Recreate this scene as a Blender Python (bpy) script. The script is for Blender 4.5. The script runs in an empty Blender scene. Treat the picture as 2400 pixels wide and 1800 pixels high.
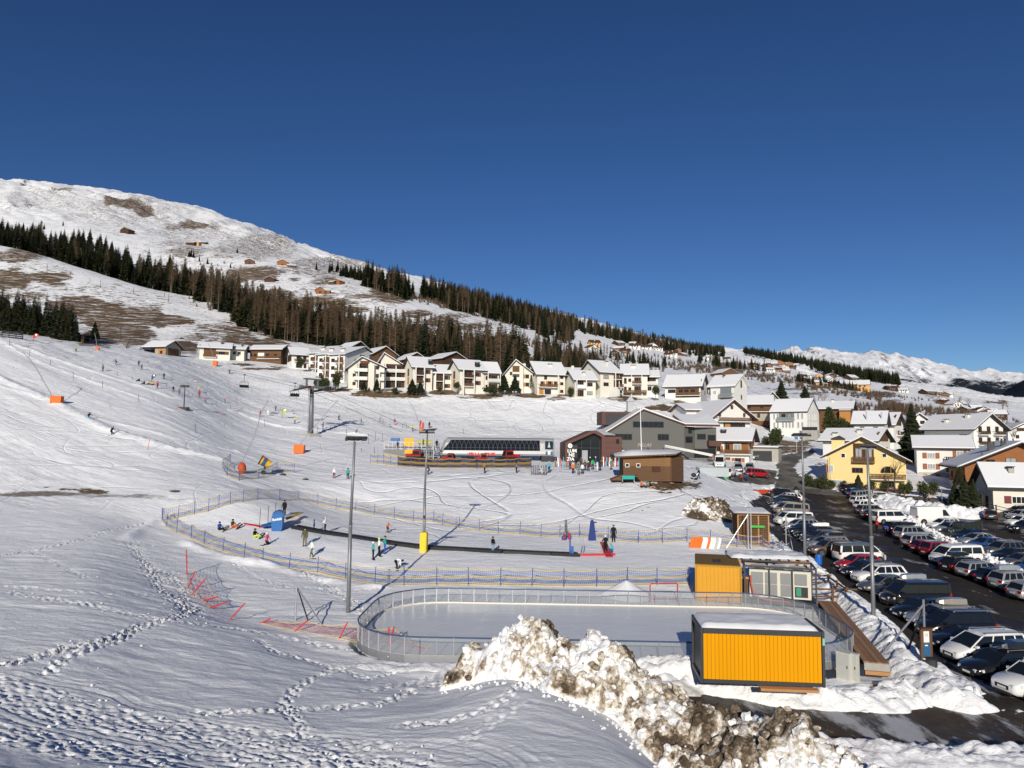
import bpy,bmesh,math,random
import numpy as np
from mathutils import Vector,Matrix
random.seed(7)
SC=bpy.context.scene
COL=SC.collection
FPX=1664.0                      # focal length in photo pixels (2400 wide)
CAM_Z,PITCH,ROLL=12.0,math.radians(4.4),0.0095
cam_data=bpy.data.cameras.new("camera")
cam=bpy.data.objects.new("camera",cam_data)
COL.objects.link(cam)
CROT=Matrix.Rotation(math.pi/2+PITCH,3,'X')@Matrix.Rotation(ROLL,3,'Z')
cam.matrix_world=Matrix.Translation((0,0,CAM_Z))@CROT.to_4x4()
cam_data.sensor_width=36.0
cam_data.lens=36.0*FPX/2400.0
cam_data.clip_start,cam_data.clip_end=0.5,40000.0
SC.camera=cam
SUN_EL=math.radians(20.0)
SHX,SHY=0.14,1.0             # direction shadows run on the ground
_n=math.hypot(SHX,SHY)
SUN_DIR=Vector((SHX/_n*math.cos(SUN_EL),SHY/_n*math.cos(SUN_EL),-math.sin(SUN_EL)))
world=bpy.data.worlds.new("World")
SC.world=world
world.use_nodes=True
_nt=world.node_tree
_bg=_nt.nodes["Background"]
_sky=_nt.nodes.new("ShaderNodeTexSky")
_sky.sky_type='NISHITA'
_sky.sun_disc=False
_sky.sun_elevation=SUN_EL
_sky.sun_rotation=math.atan2(-SHX,-SHY)
_sky.altitude=2400.0
_sky.air_density=1.0
_sky.dust_density=0.05
_sky.ozone_density=3.2
_hsv=_nt.nodes.new("ShaderNodeHueSaturation")
_hsv.inputs["Saturation"].default_value=1.15
_hsv.inputs["Hue"].default_value=.507
_nt.links.new(_sky.outputs[0],_hsv.inputs["Color"])
_gm=_nt.nodes.new("ShaderNodeGamma")
_gm.inputs["Gamma"].default_value=1.12
_nt.links.new(_hsv.outputs[0],_gm.inputs["Color"])
_nt.links.new(_gm.outputs[0],_bg.inputs["Color"])
_bg.inputs["Strength"].default_value=0.056
_sl=bpy.data.lights.new("sun",'SUN')
_sl.energy=4.7
_sl.angle=math.radians(0.53)
_sl.color=(1.0,0.92,0.79)
sun=bpy.data.objects.new("sun",_sl)
sun.rotation_euler=SUN_DIR.to_track_quat('-Z','Y').to_euler()
sun.location=(0,-40,60)
COL.objects.link(sun)
SC.view_settings.view_transform='Standard'
SC.view_settings.look='None'
SC.view_settings.exposure=0.0
SC.view_settings.gamma=1.0
SC.view_settings.use_curve_mapping=False
SC.cycles.max_bounces=6
SC.cycles.transparent_max_bounces=16
def ray(px,py):
 return CROT@Vector(((px-1200.0)/FPX,(900.0-py)/FPX,-1.0))
def P(px,py,d):
 r=ray(px,py)
 return Vector((0,0,CAM_Z))+r*(d/r.y)
_CI=np.array(CROT.inverted())
def project(x,y,z):
 v=_CI@np.stack([x,y,z-CAM_Z])
 return 1200.0+FPX*v[0]/-v[2],900.0-FPX*v[1]/-v[2]
def mpp(d):
 return d/FPX                # metres per photo pixel at distance d
def _hash(ix,iy,seed):
 h=(ix.astype(np.int64)*374761393+iy.astype(np.int64)*668265263+seed*974711)&0xffffffff
 h=((h^(h>>13))*1274126177)&0xffffffff
 return ((h^(h>>16))&0xffff)/65535.0
def vnoise(x,y,seed=0):
 ix,iy=np.floor(x),np.floor(y)
 fx,fy=x-ix,y-iy
 fx,fy=fx*fx*(3-2*fx),fy*fy*(3-2*fy)
 a,b=_hash(ix,iy,seed),_hash(ix+1,iy,seed)
 c,d=_hash(ix,iy+1,seed),_hash(ix+1,iy+1,seed)
 return (a+(b-a)*fx)*(1-fy)+(c+(d-c)*fx)*fy
def fbm(x,y,octv=4,seed=0,gain=0.5):
 s,a,t=0.0,1.0,0.0
 for k in range(octv):
  s=s+a*vnoise(x*2**k+17.3*k,y*2**k-9.1*k,seed+k)
  t+=a
  a*=gain
 return s/t
def sstep(a,b,x):
 t=np.clip((x-a)/(b-a),0,1)
 return t*t*(3-2*t)
def tag(o,label=None,cat=None,group=None,kind=None):
 if label:o['label']=label
 if cat:o['category']=cat
 if group:o['group']=group
 if kind:o['kind']=kind
 return o
def thing(name,label,cat,loc=(0,0,0),rz=0.0,group=None):
 o=bpy.data.objects.new(name,None)
 o.empty_display_size=0.3
 COL.objects.link(o)
 o.location=loc
 o.rotation_euler=(0,0,rz)
 return tag(o,label,cat,group)
def mobj(name,me,parent=None,loc=None):
 o=bpy.data.objects.new(name,me)
 COL.objects.link(o)
 if parent is not None:o.parent=parent
 if loc is not None:o.location=loc
 return o
KIDS={}
def copy_tree(o,parent=None):
 c=o.copy()
 COL.objects.link(c)
 if parent is not None:c.parent=parent
 for ch in list(o.children):
  copy_tree(ch,c)
 return c
class MB:
 def __init__(self):
  self.v,self.f,self.m=[],[],[]
 def add(self,vs,fs,mi=0):
  n=len(self.v)
  self.v+=[tuple(p) for p in vs]
  self.f+=[tuple(i+n for i in q) for q in fs]
  self.m+=[mi]*len(fs)
  return self
 def quad(self,a,b,c,d,mi=0):
  return self.add([a,b,c,d],[(0,1,2,3)],mi)
 def tri(self,a,b,c,mi=0):
  return self.add([a,b,c],[(0,1,2)],mi)
 def box(self,x0,x1,y0,y1,z0,z1,mi=0,M=None):
  vs=[(x0,y0,z0),(x1,y0,z0),(x1,y1,z0),(x0,y1,z0),(x0,y0,z1),(x1,y0,z1),(x1,y1,z1),(x0,y1,z1)]
  if M is not None:vs=[M@Vector(p) for p in vs]
  return self.add(vs,[(0,3,2,1),(4,5,6,7),(0,1,5,4),(1,2,6,5),(2,3,7,6),(3,0,4,7)],mi)
 def hexa(self,pts,mi=0):
  return self.add(pts,[(0,3,2,1),(4,5,6,7),(0,1,5,4),(1,2,6,5),(2,3,7,6),(3,0,4,7)],mi)
 def tube(self,p0,p1,r0,r1=None,n=8,mi=0,caps=True):
  p0,p1=Vector(p0),Vector(p1)
  r1=r0 if r1 is None else r1
  d=p1-p0
  if d.length<1e-6:return self
  d.normalize()
  a=d.orthogonal().normalized()
  b=d.cross(a)
  vs=[]
  for p,r in ((p0,r0),(p1,r1)):
   for k in range(n):
    t=2*math.pi*k/n
    vs.append(p+(a*math.cos(t)+b*math.sin(t))*r)
  fs=[(k,(k+1)%n,n+(k+1)%n,n+k) for k in range(n)]
  if caps:fs+=[tuple(range(n))[::-1],tuple(range(n,2*n))]
  return self.add(vs,fs,mi)
 def path(self,pts,r,n=6,mi=0):
  for a,b in zip(pts[:-1],pts[1:]):self.tube(a,b,r,r,n,mi)
  return self
 def prism(self,poly,axis,a0,a1,mi=0):
  def mk(p,t):
   return {'x':(t,p[0],p[1]),'y':(p[0],t,p[1]),'z':(p[0],p[1],t)}[axis]
  n=len(poly)
  vs=[mk(p,a0) for p in poly]+[mk(p,a1) for p in poly]
  fs=[(k,(k+1)%n,n+(k+1)%n,n+k) for k in range(n)]+[tuple(range(n))[::-1],tuple(range(n,2*n))]
  return self.add(vs,fs,mi)
 def ball(self,c,r,nu=8,nv=6,mi=0,sc=(1,1,1)):
  vs,fs=[],[]
  for j in range(nv+1):
   t=math.pi*j/nv
   for i in range(nu):
    p=2*math.pi*i/nu
    vs.append((c[0]+sc[0]*r*math.sin(t)*math.cos(p),c[1]+sc[1]*r*math.sin(t)*math.sin(p),c[2]+sc[2]*r*math.cos(t)))
  for j in range(nv):
   for i in range(nu):
    fs.append((j*nu+i,(j+1)*nu+i,(j+1)*nu+(i+1)%nu,j*nu+(i+1)%nu))
  return self.add(vs,fs,mi)
 def mesh(self,name,mats,smooth=False,fix=True):
  me=bpy.data.meshes.new(name)
  me.from_pydata(self.v,[],self.f)
  for m in (mats if isinstance(mats,(list,tuple)) else [mats]):me.materials.append(m)
  if any(self.m):me.polygons.foreach_set("material_index",self.m)
  if fix:
   bm=bmesh.new();bm.from_mesh(me)
   bmesh.ops.recalc_face_normals(bm,faces=bm.faces)
   bm.to_mesh(me);bm.free()
  if smooth:me.polygons.foreach_set("use_smooth",[True]*len(me.polygons))
  me.update()
  return me
 def build(self,name,mats,parent=None,smooth=False,loc=None,fix=True):
  return mobj(name,self.mesh(name,mats,smooth,fix),parent,loc)
MATS={}
def mat(name,col,rough=0.7,metal=0.0,var=0.12,scale=3.0,spec=0.4,bump=0.0,coat=0.0,stretch=None):
 if name in MATS:return MATS[name]
 m=bpy.data.materials.new(name)
 m.use_nodes=True
 nt=m.node_tree
 b=nt.nodes["Principled BSDF"]
 b.inputs["Roughness"].default_value=rough
 b.inputs["Metallic"].default_value=metal
 b.inputs["Specular IOR Level"].default_value=spec
 b.inputs["Coat Weight"].default_value=coat
 b.inputs["Coat Roughness"].default_value=0.05
 tc=nt.nodes.new("ShaderNodeTexCoord")
 src=tc.outputs["Object"]
 if stretch:
  mp=nt.nodes.new("ShaderNodeMapping")
  mp.inputs["Scale"].default_value=stretch
  nt.links.new(src,mp.inputs[0]);src=mp.outputs[0]
 nz=nt.nodes.new("ShaderNodeTexNoise")
 nz.inputs["Scale"].default_value=scale
 nz.inputs["Detail"].default_value=5
 nt.links.new(src,nz.inputs["Vector"])
 mx=nt.nodes.new("ShaderNodeMix");mx.data_type='RGBA'
 lo=[max(0,c*(1-var)) for c in col[:3]]+[1]
 hi=[min(1,c*(1+var)) for c in col[:3]]+[1]
 mx.inputs["A"].default_value,mx.inputs["B"].default_value=lo,hi
 nt.links.new(nz.outputs["Fac"],mx.inputs["Factor"])
 nt.links.new(mx.outputs["Result"],b.inputs["Base Color"])
 if bump:
  bp=nt.nodes.new("ShaderNodeBump")
  bp.inputs["Strength"].default_value=bump
  bp.inputs["Distance"].default_value=0.03
  nt.links.new(nz.outputs["Fac"],bp.inputs["Height"])
  nt.links.new(bp.outputs[0],b.inputs["Normal"])
 MATS[name]=m
 return m
ORD="first second third fourth fifth sixth seventh eighth ninth tenth eleventh twelfth thirteenth fourteenth fifteenth sixteenth seventeenth eighteenth nineteenth twentieth".split()+["twenty-"+q for q in "first second third fourth fifth sixth seventh eighth ninth".split()]
Zk=lambda v:('z',v)
PK=lambda d:Zk(-0.9+(d-42)*0.031)
COLS={
 -800:[(8,Zk(6.5)),(19,Zk(3.6)),(40,Zk(2.6)),(60,Zk(2.5)),(80,Zk(3.8)),(100,Zk(7)),(125,Zk(16)),(150,Zk(27)),(180,Zk(40)),(230,Zk(54)),(320,Zk(60)),(400,Zk(90)),(600,Zk(190)),(800,Zk(270)),(1500,Zk(560)),(2300,Zk(900)),(2800,Zk(880)),(3400,Zk(500))],
 0:[(8,Zk(6)),(19,Zk(3.1)),(26,Zk(2.4)),(38,1455),(55,1325),(80,1203),(92,1157),(105,1090),(125,990),(150,900),(175,832),(200,787),(240,786),(320,778),(380,742),(480,660),(600,578),(680,588),(800,575),(1000,530),(1500,470),(2200,425),(2600,440),(3400,Zk(300))],
 200:[(8,Zk(6)),(20,Zk(2.7)),(28,Zk(2.0)),(40,1442),(58,1312),(80,1202),(92,1160),(107,1085),(125,1003),(150,925),(180,860),(215,814),(235,806),(270,806),(320,797),(380,765),(450,705),(560,637),(640,645),(760,600),(950,540),(1500,490),(2100,445),(2600,470),(3400,Zk(250))],
 400:[(8,Zk(5.4)),(21,Zk(2.3)),(30,Zk(1.5)),(42,1452),(55,1362),(77,1243),(88,1160),(105,1092),(125,1020),(150,955),(185,890),(225,843),(240,836),(270,832),(320,815),(380,778),(450,730),(540,692),(620,694),(720,655),(900,580),(1100,555),(1600,505),(2000,480),(2500,500),(3400,Zk(250))],
 600:[(8,Zk(4.8)),(22,Zk(1.8)),(30,Zk(1.2)),(42,Zk(.5)),(50,Zk(-.2)),(58,1372),(68,1302),(77,1240),(86,1172),(110,1112),(135,1060),(165,1010),(200,955),(230,910),(250,873),(264,852),(285,842),(340,822),(400,792),(430,775),(500,735),(600,680),(700,640),(850,604),(1000,590),(1300,568),(1900,541),(2400,560),(3400,Zk(250))],
 800:[(8,Zk(4.3)),(22,Zk(1.8)),(32,Zk(.7)),(42,Zk(-.2)),(48,Zk(-.05)),(56,Zk(-.2)),(64,Zk(-.2)),(67,Zk(.5)),(74,Zk(1.6)),(95,1210),(110,1130),(125,1095),(150,1040),(165,1018),(200,965),(224,924),(232,909),(250,896),(264,880),(300,858),(340,843),(420,808),(520,745),(600,685),(700,655),(760,648),(900,636),(1300,622),(1700,611),(2200,640),(3400,Zk(250))],
 1000:[(8,Zk(4.2)),(22,Zk(2.0)),(28,Zk(1.4)),(33,Zk(.4)),(38,Zk(-.2)),(41,Zk(0)),(56,Zk(0)),(59,Zk(.1)),(70,1298),(88,1224),(100,1165),(112,1113),(125,1090),(140,1076),(170,1030),(200,985),(220,948),(230,919),(242,909),(258,893),(300,880),(340,865),(420,815),(500,770),(560,738),(620,718),(700,705),(900,685),(1500,662),(2000,690),(3400,Zk(250))],
 1200:[(8,Zk(4.2)),(18,Zk(2.7)),(24,Zk(2.1)),(29,Zk(2.0)),(32,Zk(1.5)),(36,Zk(.4)),(39,Zk(0)),(56,Zk(0)),(59,Zk(.1)),(70,1294),(84,1250),(95,1192),(108,1130),(115,1106),(140,1082),(165,1054),(200,1000),(218,955),(229,925),(240,915),(262,905),(300,892),(340,875),(420,838),(520,797),(600,775),(680,760),(750,752),(900,740),(1400,728),(2000,740),(3400,Zk(250))],
 1400:[(8,Zk(4)),(18,Zk(2.7)),(21,Zk(2.2)),(25,Zk(1.8)),(29,Zk(1.2)),(33,Zk(.1)),(37,Zk(-.2)),(39,Zk(0)),(56,Zk(0)),(64,Zk(.4)),(75,1282),(80,1260),(90,1200),(100,1136),(107,1116),(125,1093),(150,1081),(168,1064),(200,1010),(216,963),(225,934),(236,924),(270,908),(320,893),(400,872),(520,845),(650,822),(800,802),(1000,786),(1300,775),(2000,772),(3400,Zk(250))],
 1600:[(8,Zk(3)),(20,Zk(1.4)),(24,Zk(.6)),(28,Zk(-.4)),(36,Zk(-.4)),(39,Zk(-.1)),(56,Zk(0)),(66,Zk(.6)),(75,Zk(1.2)),(80,1242),(90,1178),(100,1131),(107,1113),(125,1090),(150,1075),(160,1068),(200,1010),(222,958),(236,936),(260,926),(300,912),(400,890),(550,870),(750,848),(900,838),(1200,828),(2000,816),(2600,820),(3400,Zk(250))],
 1800:[(8,Zk(2)),(20,Zk(.5)),(24,Zk(-.3)),(36,Zk(-.5)),(42,Zk(-.5)),(60,Zk(0)),(71,Zk(.3)),(85,PK(85)),(100,PK(100)),(115,PK(115)),(130,Zk(2.0)),(145,1116),(165,1080),(180,1056),(200,1030),(230,1004),(260,985),(320,950),(400,925),(600,898),(900,872),(1200,858),(1600,843),(2200,833),(2600,840),(3400,Zk(200))],
 2000:[(8,Zk(1)),(20,Zk(0)),(26,Zk(-.5)),(36,Zk(-.6)),(44,Zk(-.65)),(55,PK(55)),(71,PK(71)),(100,PK(100)),(120,PK(120)),(136,1140),(160,1088),(180,1060),(220,1035),(260,1012),(320,988),(400,962),(520,938),(700,917),(1000,896),(1500,880),(2200,868),(2600,880),(3400,Zk(150))],
 2200:[(8,Zk(.5)),(20,Zk(0)),(26,Zk(-.6)),(42,PK(42)),(71,PK(71)),(100,PK(100)),(112,PK(112)),(125,1152),(140,1130),(160,1088),(200,1048),(240,1024),(320,1002),(420,978),(600,952),(900,928),(1300,912),(1600,907),(2000,925),(3400,Zk(60))],
 2400:[(8,Zk(.5)),(20,Zk(0)),(26,Zk(-.7)),(42,PK(42)),(71,PK(71)),(100,PK(100)),(115,1190),(128,1172),(150,1135),(200,1072),(260,1037),(350,1012),(500,990),(800,965),(1200,950),(1500,942),(1900,965),(3400,Zk(30))],
 3200:[(8,Zk(0)),(42,PK(42)),(71,PK(71)),(115,Zk(1)),(200,Zk(4)),(350,Zk(8)),(800,Zk(20)),(1500,Zk(40)),(1900,Zk(0)),(3400,Zk(-60))],
}
def pchip(xk,yk,x):
 xk,yk=np.asarray(xk,float),np.asarray(yk,float)
 h=np.diff(xk);dl=np.diff(yk)/h
 m=np.zeros_like(yk)
 for i in range(1,len(xk)-1):
  if dl[i-1]*dl[i]>0:
   w1,w2=2*h[i]+h[i-1],h[i]+2*h[i-1]
   m[i]=(w1+w2)/(w1/dl[i-1]+w2/dl[i])
 m[0],m[-1]=dl[0],dl[-1]
 x=np.clip(x,xk[0],xk[-1])
 i=np.clip(np.searchsorted(xk,x)-1,0,len(h)-1)
 t=(x-xk[i])/h[i]
 return (yk[i]*(1+2*t)*(1-t)**2+m[i]*h[i]*t*(1-t)**2
   +yk[i+1]*t*t*(3-2*t)+m[i+1]*h[i]*t*t*(t-1))
NLY,NU=520,420
LY0,LY1=math.log(6.0),math.log(3400.0)
U0,U1=-1.25,1.25
_ly=np.linspace(LY0,LY1,NLY)
_tab=[]
_uc=[]
for c in sorted(COLS):
 k=sorted(COLS[c],key=lambda q:q[0])
 zs=[q[1][1] if isinstance(q[1],tuple) else P(c,q[1],q[0]).z for q in k]
 _tab.append(pchip([math.log(q[0]) for q in k],zs,_ly))
 r=ray(c,1000)
 _uc.append(r.x/r.y)
_tab=np.array(_tab)
_ug=np.linspace(U0,U1,NU)
HT=np.stack([pchip(_uc,_tab[:,j],_ug) for j in range(NLY)],axis=1)      # [u,ly]
_keep=HT.copy()
for _ in range(70):
 HT[1:-1]=0.25*HT[:-2]+0.5*HT[1:-1]+0.25*HT[2:]
_w=sstep(math.log(58),math.log(80),_ly)[None,:]*.8+.2
HT=HT*_w+_keep*(1-_w)
def H(x,y):
 x,y=np.asarray(x,float),np.asarray(y,float)
 y=np.maximum(y,6.01)
 a=np.clip((x/y-U0)/(U1-U0)*(NU-1),0,NU-1.001)
 b=np.clip((np.log(y)-LY0)/(LY1-LY0)*(NLY-1),0,NLY-1.001)
 i,j=a.astype(int),b.astype(int)
 s,t=a-i,b-j
 return (HT[i,j]*(1-s)+HT[i+1,j]*s)*(1-t)+(HT[i,j+1]*(1-s)+HT[i+1,j+1]*s)*t
def gz(x,y):
 return float(H(x,y))
_gd=np.exp(np.linspace(math.log(12.0),math.log(3300.0),3000))
def G(px,py,dmin=12.0,dmax=3300.0):
 r=ray(px,py)
 dd=_gd[(_gd>=dmin)&(_gd<=dmax)]
 xs,zs=r.x/r.y*dd,CAM_Z+r.z/r.y*dd
 below=zs<H(xs,dd)
 k=int(np.argmax(below)) if below.any() else len(dd)-1
 if k>0 and below[k]:
  g0,g1=zs[k-1]-gz(xs[k-1],dd[k-1]),zs[k]-gz(xs[k],dd[k])
  t=g0/(g0-g1) if g0!=g1 else 0
  d=dd[k-1]+t*(dd[k]-dd[k-1])
 else:
  d=dd[k]
 x=r.x/r.y*d
 return Vector((x,d,gz(x,d)))
def at(px,d):
 r=ray(px,1000)
 x=r.x/r.y*d
 return Vector((x,d,gz(x,d)))
def seg_dist(x,y,pts):
 best=np.full(x.shape,1e9)
 for a,b in zip(pts[:-1],pts[1:]):
  dx,dy=b[0]-a[0],b[1]-a[1]
  L=dx*dx+dy*dy+1e-9
  lo=(np.abs(x-(a[0]+b[0])/2)<abs(dx)/2+4)&(np.abs(y-(a[1]+b[1])/2)<abs(dy)/2+4)
  if not lo.any():continue
  xx,yy=x[lo],y[lo]
  t=np.clip(((xx-a[0])*dx+(yy-a[1])*dy)/L,0,1)
  best[lo]=np.minimum(best[lo],np.hypot(xx-a[0]-t*dx,yy-a[1]-t*dy))
 return best
def inpoly(x,y,poly):
 c=np.zeros(x.shape,bool)
 n=len(poly)
 for i in range(n):
  x1,y1=poly[i][0],poly[i][1]
  x2,y2=poly[(i+1)%n][0],poly[(i+1)%n][1]
  if y1==y2:continue
  c^=((y1>y)!=(y2>y))&(x<(x2-x1)*(y-y1)/(y2-y1)+x1)
 return c
def poly_edge(x,y,poly):
 d=np.minimum(seg_dist(x,y,list(poly)+[poly[0]]),4.0)
 return np.where(inpoly(x,y,poly),d,-d)
def gp(*pts):
 return [tuple(G(a,b)[:2]) for a,b in pts]
PARKING=gp((2560,1690),(2330,1640),(2150,1530),(2095,1465),(2010,1400),(1940,1350),(1905,1310),(1850,1290),(1790,1235),(1755,1175),(1790,1150),(1850,1140),(1950,1152),(1990,1150),(2030,1180),(2075,1212),(2130,1230),(2290,1195),(2350,1195),(2480,1200),(2700,1300),(2900,1500))
DRIVE=gp((1530,1625),(1650,1618),(1800,1630),(2000,1655),(2140,1650),(2300,1620),(2560,1660),(2700,1760),(2300,1752),(2100,1748),(1950,1735),(1840,1720),(1700,1700),(1580,1665))
ROAD=[(P(1790,1145,0).x,)] and gp((1800,1152),(1820,1128),(1822,1100),(1818,1082),(1832,1066),(1880,1058),(1905,1052),(1912,1058),(1895,1070),(1872,1078),(1862,1095),(1868,1112),(1900,1128),(1960,1148),(2000,1162),(1960,1160),(1880,1150))
FORECOURT=gp((1700,1122),(1735,1108),(1780,1098),(1822,1102),(1822,1130),(1800,1138),(1760,1132))
FOOTPATH=gp((2010,1158),(2080,1166),(2160,1178),(2230,1188),(2300,1202),(2330,1210),(2300,1192),(2240,1172),(2190,1166),(2120,1160),(2060,1152))
PAVED=[PARKING,DRIVE,ROAD,FORECOURT,FOOTPATH]
RINK_C=(5.55,46.0)
RINK=(28.9,12.4,4.2,-0.034)          # length,width,corner radius,turn
def rink_outline(grow=0.0,n=10):
 L,W,r,a=RINK[0]/2+grow,RINK[1]/2+grow,RINK[2]+grow,RINK[3]
 out=[]
 for cx,cy,a0 in ((L-r,W-r,0),(-L+r,W-r,90),(-L+r,-W+r,180),(L-r,-W+r,270)):
  for k in range(n+1):
   t=math.radians(a0+90*k/n)
   out.append((cx+r*math.cos(t),cy+r*math.sin(t)))
 return [(RINK_C[0]+x*math.cos(a)-y*math.sin(a),RINK_C[1]+x*math.sin(a)+y*math.cos(a)) for x,y in out]
TRAILS=[  # (points,width m,depth)
 ([(0,1560),(120,1530),(250,1500),(330,1470),(420,1445),(470,1425)],.9,.16),
 ([(105,1580),(150,1545),(215,1520),(290,1490),(330,1465)],.6,.13),
 ([(0,1388),(150,1410),(300,1440),(380,1455),(560,1475),(650,1490),(800,1520),(930,1545)],.55,.10),
 ([(0,1372),(120,1383),(250,1394),(400,1398)],.35,.06),
 ([(310,1270),(330,1300),(350,1330),(370,1360),(385,1385),(420,1410),(440,1430)],1.1,.14),
 ([(350,1330),(400,1345),(430,1375),(440,1400),(430,1425)],.9,.12),
 ([(610,1500),(640,1525),(700,1540),(760,1560),(860,1590),(930,1570),(1010,1530)],.5,.11),
 ([(850,1550),(780,1570),(740,1590),(690,1615),(668,1640),(672,1670),(700,1700),(705,1730)],.45,.12),
 ([(450,1672),(560,1672),(670,1670),(760,1660),(900,1648),(980,1615),(1060,1590),(1130,1570)],.55,.13),
 ([(0,1300),(80,1290),(200,1262),(260,1240),(340,1225)],.7,.14),
 ([(80,1295),(130,1320),(200,1355)],.4,.08),
 ([(700,1335),(720,1355),(760,1370),(800,1400),(840,1425),(850,1440)],.9,.15),
 ([(480,1265),(560,1330),(600,1355),(660,1370),(690,1375)],.5,.08),
 ([(930,1700),(1050,1690),(1150,1660),(1300,1600)],.6,.12),
 ([(840,1620),(960,1600),(1050,1570),(1100,1555)],.7,.10),
 ([(640,1375),(760,1380),(830,1385),(900,1380)],.5,.09),
 ([(-80,1600),(60,1640),(250,1690),(450,1720),(700,1750),(900,1775)],2.4,.06),([(0,1720),(200,1760),(420,1785)],1.6,.08),([(520,1775),(760,1790),(1000,1795)],1.5,.06),([(1240,1640),(1150,1690),(1080,1740)],.6,.05),
]
BANDS=[   # churned,ski-tracked strips
 ([(-150,1560),(0,1590),(150,1620),(300,1660),(420,1690),(560,1725),(760,1745),(960,1760),(1150,1800)],2.2,.13),
 ([(-150,1640),(0,1680),(200,1740),(400,1775),(700,1800)],2.0,.16),
]
BERMS=[  # pushed-up edges of the groomed runs
 ([(-60,770),(0,798),(120,838),(240,878),(400,932),(560,965),(640,995),(740,1008),(860,1022)],.8,.35),
 ([(-60,862),(0,888),(120,940),(190,978),(250,1008),(400,1052),(520,1082)],1.1,.40),
 ([(0,800),(100,850),(250,905),(400,960),(600,1000)],.5,.18),([(0,905),(100,935),(260,990),(420,1030),(560,1060)],.5,.15),
 ([(450,1172),(380,1205),(330,1240),(300,1262)],.6,.15),([(600,1315),(700,1345),(800,1366),(900,1378)],.7,.25),([(430,1272),(500,1296),(590,1322)],.6,.25),
]
def trail_pts(t):
 return [tuple(G(a,b)[:2]) for a,b in t]
GRASS=[  # brown grass showing through,in photo pixels:x,y,half width,half height,strength
 (20,655,75,20,1),(100,650,70,12,.8),(40,600,70,14,.55),(130,665,40,6,.6),(60,693,70,8,.5),(200,720,95,24,.9),(255,745,80,26,.9),(330,745,75,22,1),(385,750,60,16,.75),
 (250,790,90,18,.75),(300,780,70,22,.8),(430,815,40,12,.8),(500,770,50,14,.45),(560,790,50,20,.6),(480,790,60,14,.45),(620,805,60,10,.8),(720,790,50,14,.9),(650,780,60,14,.5),
 (610,642,50,16,1),(560,650,30,14,.8),(690,655,20,5,.5),(745,660,24,7,.5),(775,655,16,8,.6),(640,690,60,14,.7),(740,705,60,12,.9),(790,708,50,8,.7),(850,695,40,6,.6),
 (890,680,22,20,.7),(930,700,40,12,.7),(830,725,50,8,.6),(770,690,24,6,.5),(985,735,30,8,.8),(1030,755,50,10,.85),(1080,765,50,9,.7),(1060,740,40,6,.5),(1115,765,30,5,.7),(1180,790,30,5,.6),
 (1230,842,40,6,.7),(1280,832,30,5,.6),(1260,860,70,4,.7),(1390,845,22,8,.8),(1320,840,25,5,.6),(880,918,40,6,1),(925,926,80,6,1),(800,915,30,4,.8),(1130,928,50,5,.9),(1180,918,40,5,.9),(1040,920,40,5,.8),
 (1215,905,20,4,.7),(1330,925,25,5,.8),(1245,928,40,5,.8),(1460,932,35,6,1),(1300,935,25,4,.6),(1560,957,24,5,.8),(1600,942,20,6,.7),(1625,940,25,5,.7),(1540,955,25,6,.8),(1650,960,20,5,.6),
 (1720,862,38,12,1),(1690,870,30,8,.8),(1780,880,40,4,.7),(1640,860,16,8,.6),(1600,862,20,5,.5),(1930,905,40,4,.6),(1900,922,50,3,.5),(1860,912,50,3,.5),(2060,925,40,6,.7),(2080,955,30,8,.9),(2110,968,40,6,.7),(2090,940,25,4,.5),
 (1880,1042,16,10,1),(1830,1045,60,14,.9),(1800,1060,50,10,.8),(2330,944,30,3,.6),(2200,930,40,4,.4),(600,865,40,4,.6),(640,862,30,4,.5),(570,855,40,5,.4),(760,905,12,3,.6),
 (260,470,18,8,.9),(300,477,28,10,1),(335,488,24,9,.9),(395,503,20,7,.7),(455,530,40,8,.6),(420,535,40,8,.45),(490,528,25,5,.5),(70,478,20,6,.4),(150,442,30,3,.5),(160,447,16,5,.5),(58,430,8,3,.7),(500,560,40,8,.3),(430,590,60,16,.45),(400,570,40,10,.4),(520,600,40,6,.4),
 (700,625,30,6,.3),(800,625,30,4,.35),(640,615,30,5,.25),
 (200,730,330,95,.40),(520,780,200,60,.40),(800,690,250,60,.38),(1050,760,200,50,.38),(420,590,160,50,.36),(300,500,220,60,.41),(100,465,150,40,.39),(450,545,150,40,.43),(600,580,120,30,.41),(770,627,150,25,.41),(60,700,120,60,.45),(1260,860,150,50,.36),(1850,905,260,45,.30),(2150,950,250,40,.26),(560,650,200,50,.36),(90,640,120,40,.40),
 (1340,920,40,3,.5),(2080,1148,60,6,.7),(1990,1140,40,5,.6),(1930,1090,30,8,.5),
 (220,1152,45,6,1),(160,1148,30,3,.8),(110,1143,10,2,1),(410,1152,14,3,.9),(1620,1192,0,0,0),(1585,1140,60,10,.9),(1560,1155,26,8,.5),(1455,1178,50,8,.25),(1520,1190,40,8,.3),
]
MUD=[(90,1158,170,8,.85),(280,1163,130,6,.62),(420,1170,90,5,.4),(1660,1205,60,26,.0),(1740,1125,50,10,.6),(1860,1180,60,30,.2),
  (1600,1620,80,10,.5),(2075,1618,60,8,.9),(2140,1655,30,6,.9),(1930,1500,0,0,0),(2060,1470,30,18,.5)]
FIXGZ=[]
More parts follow.
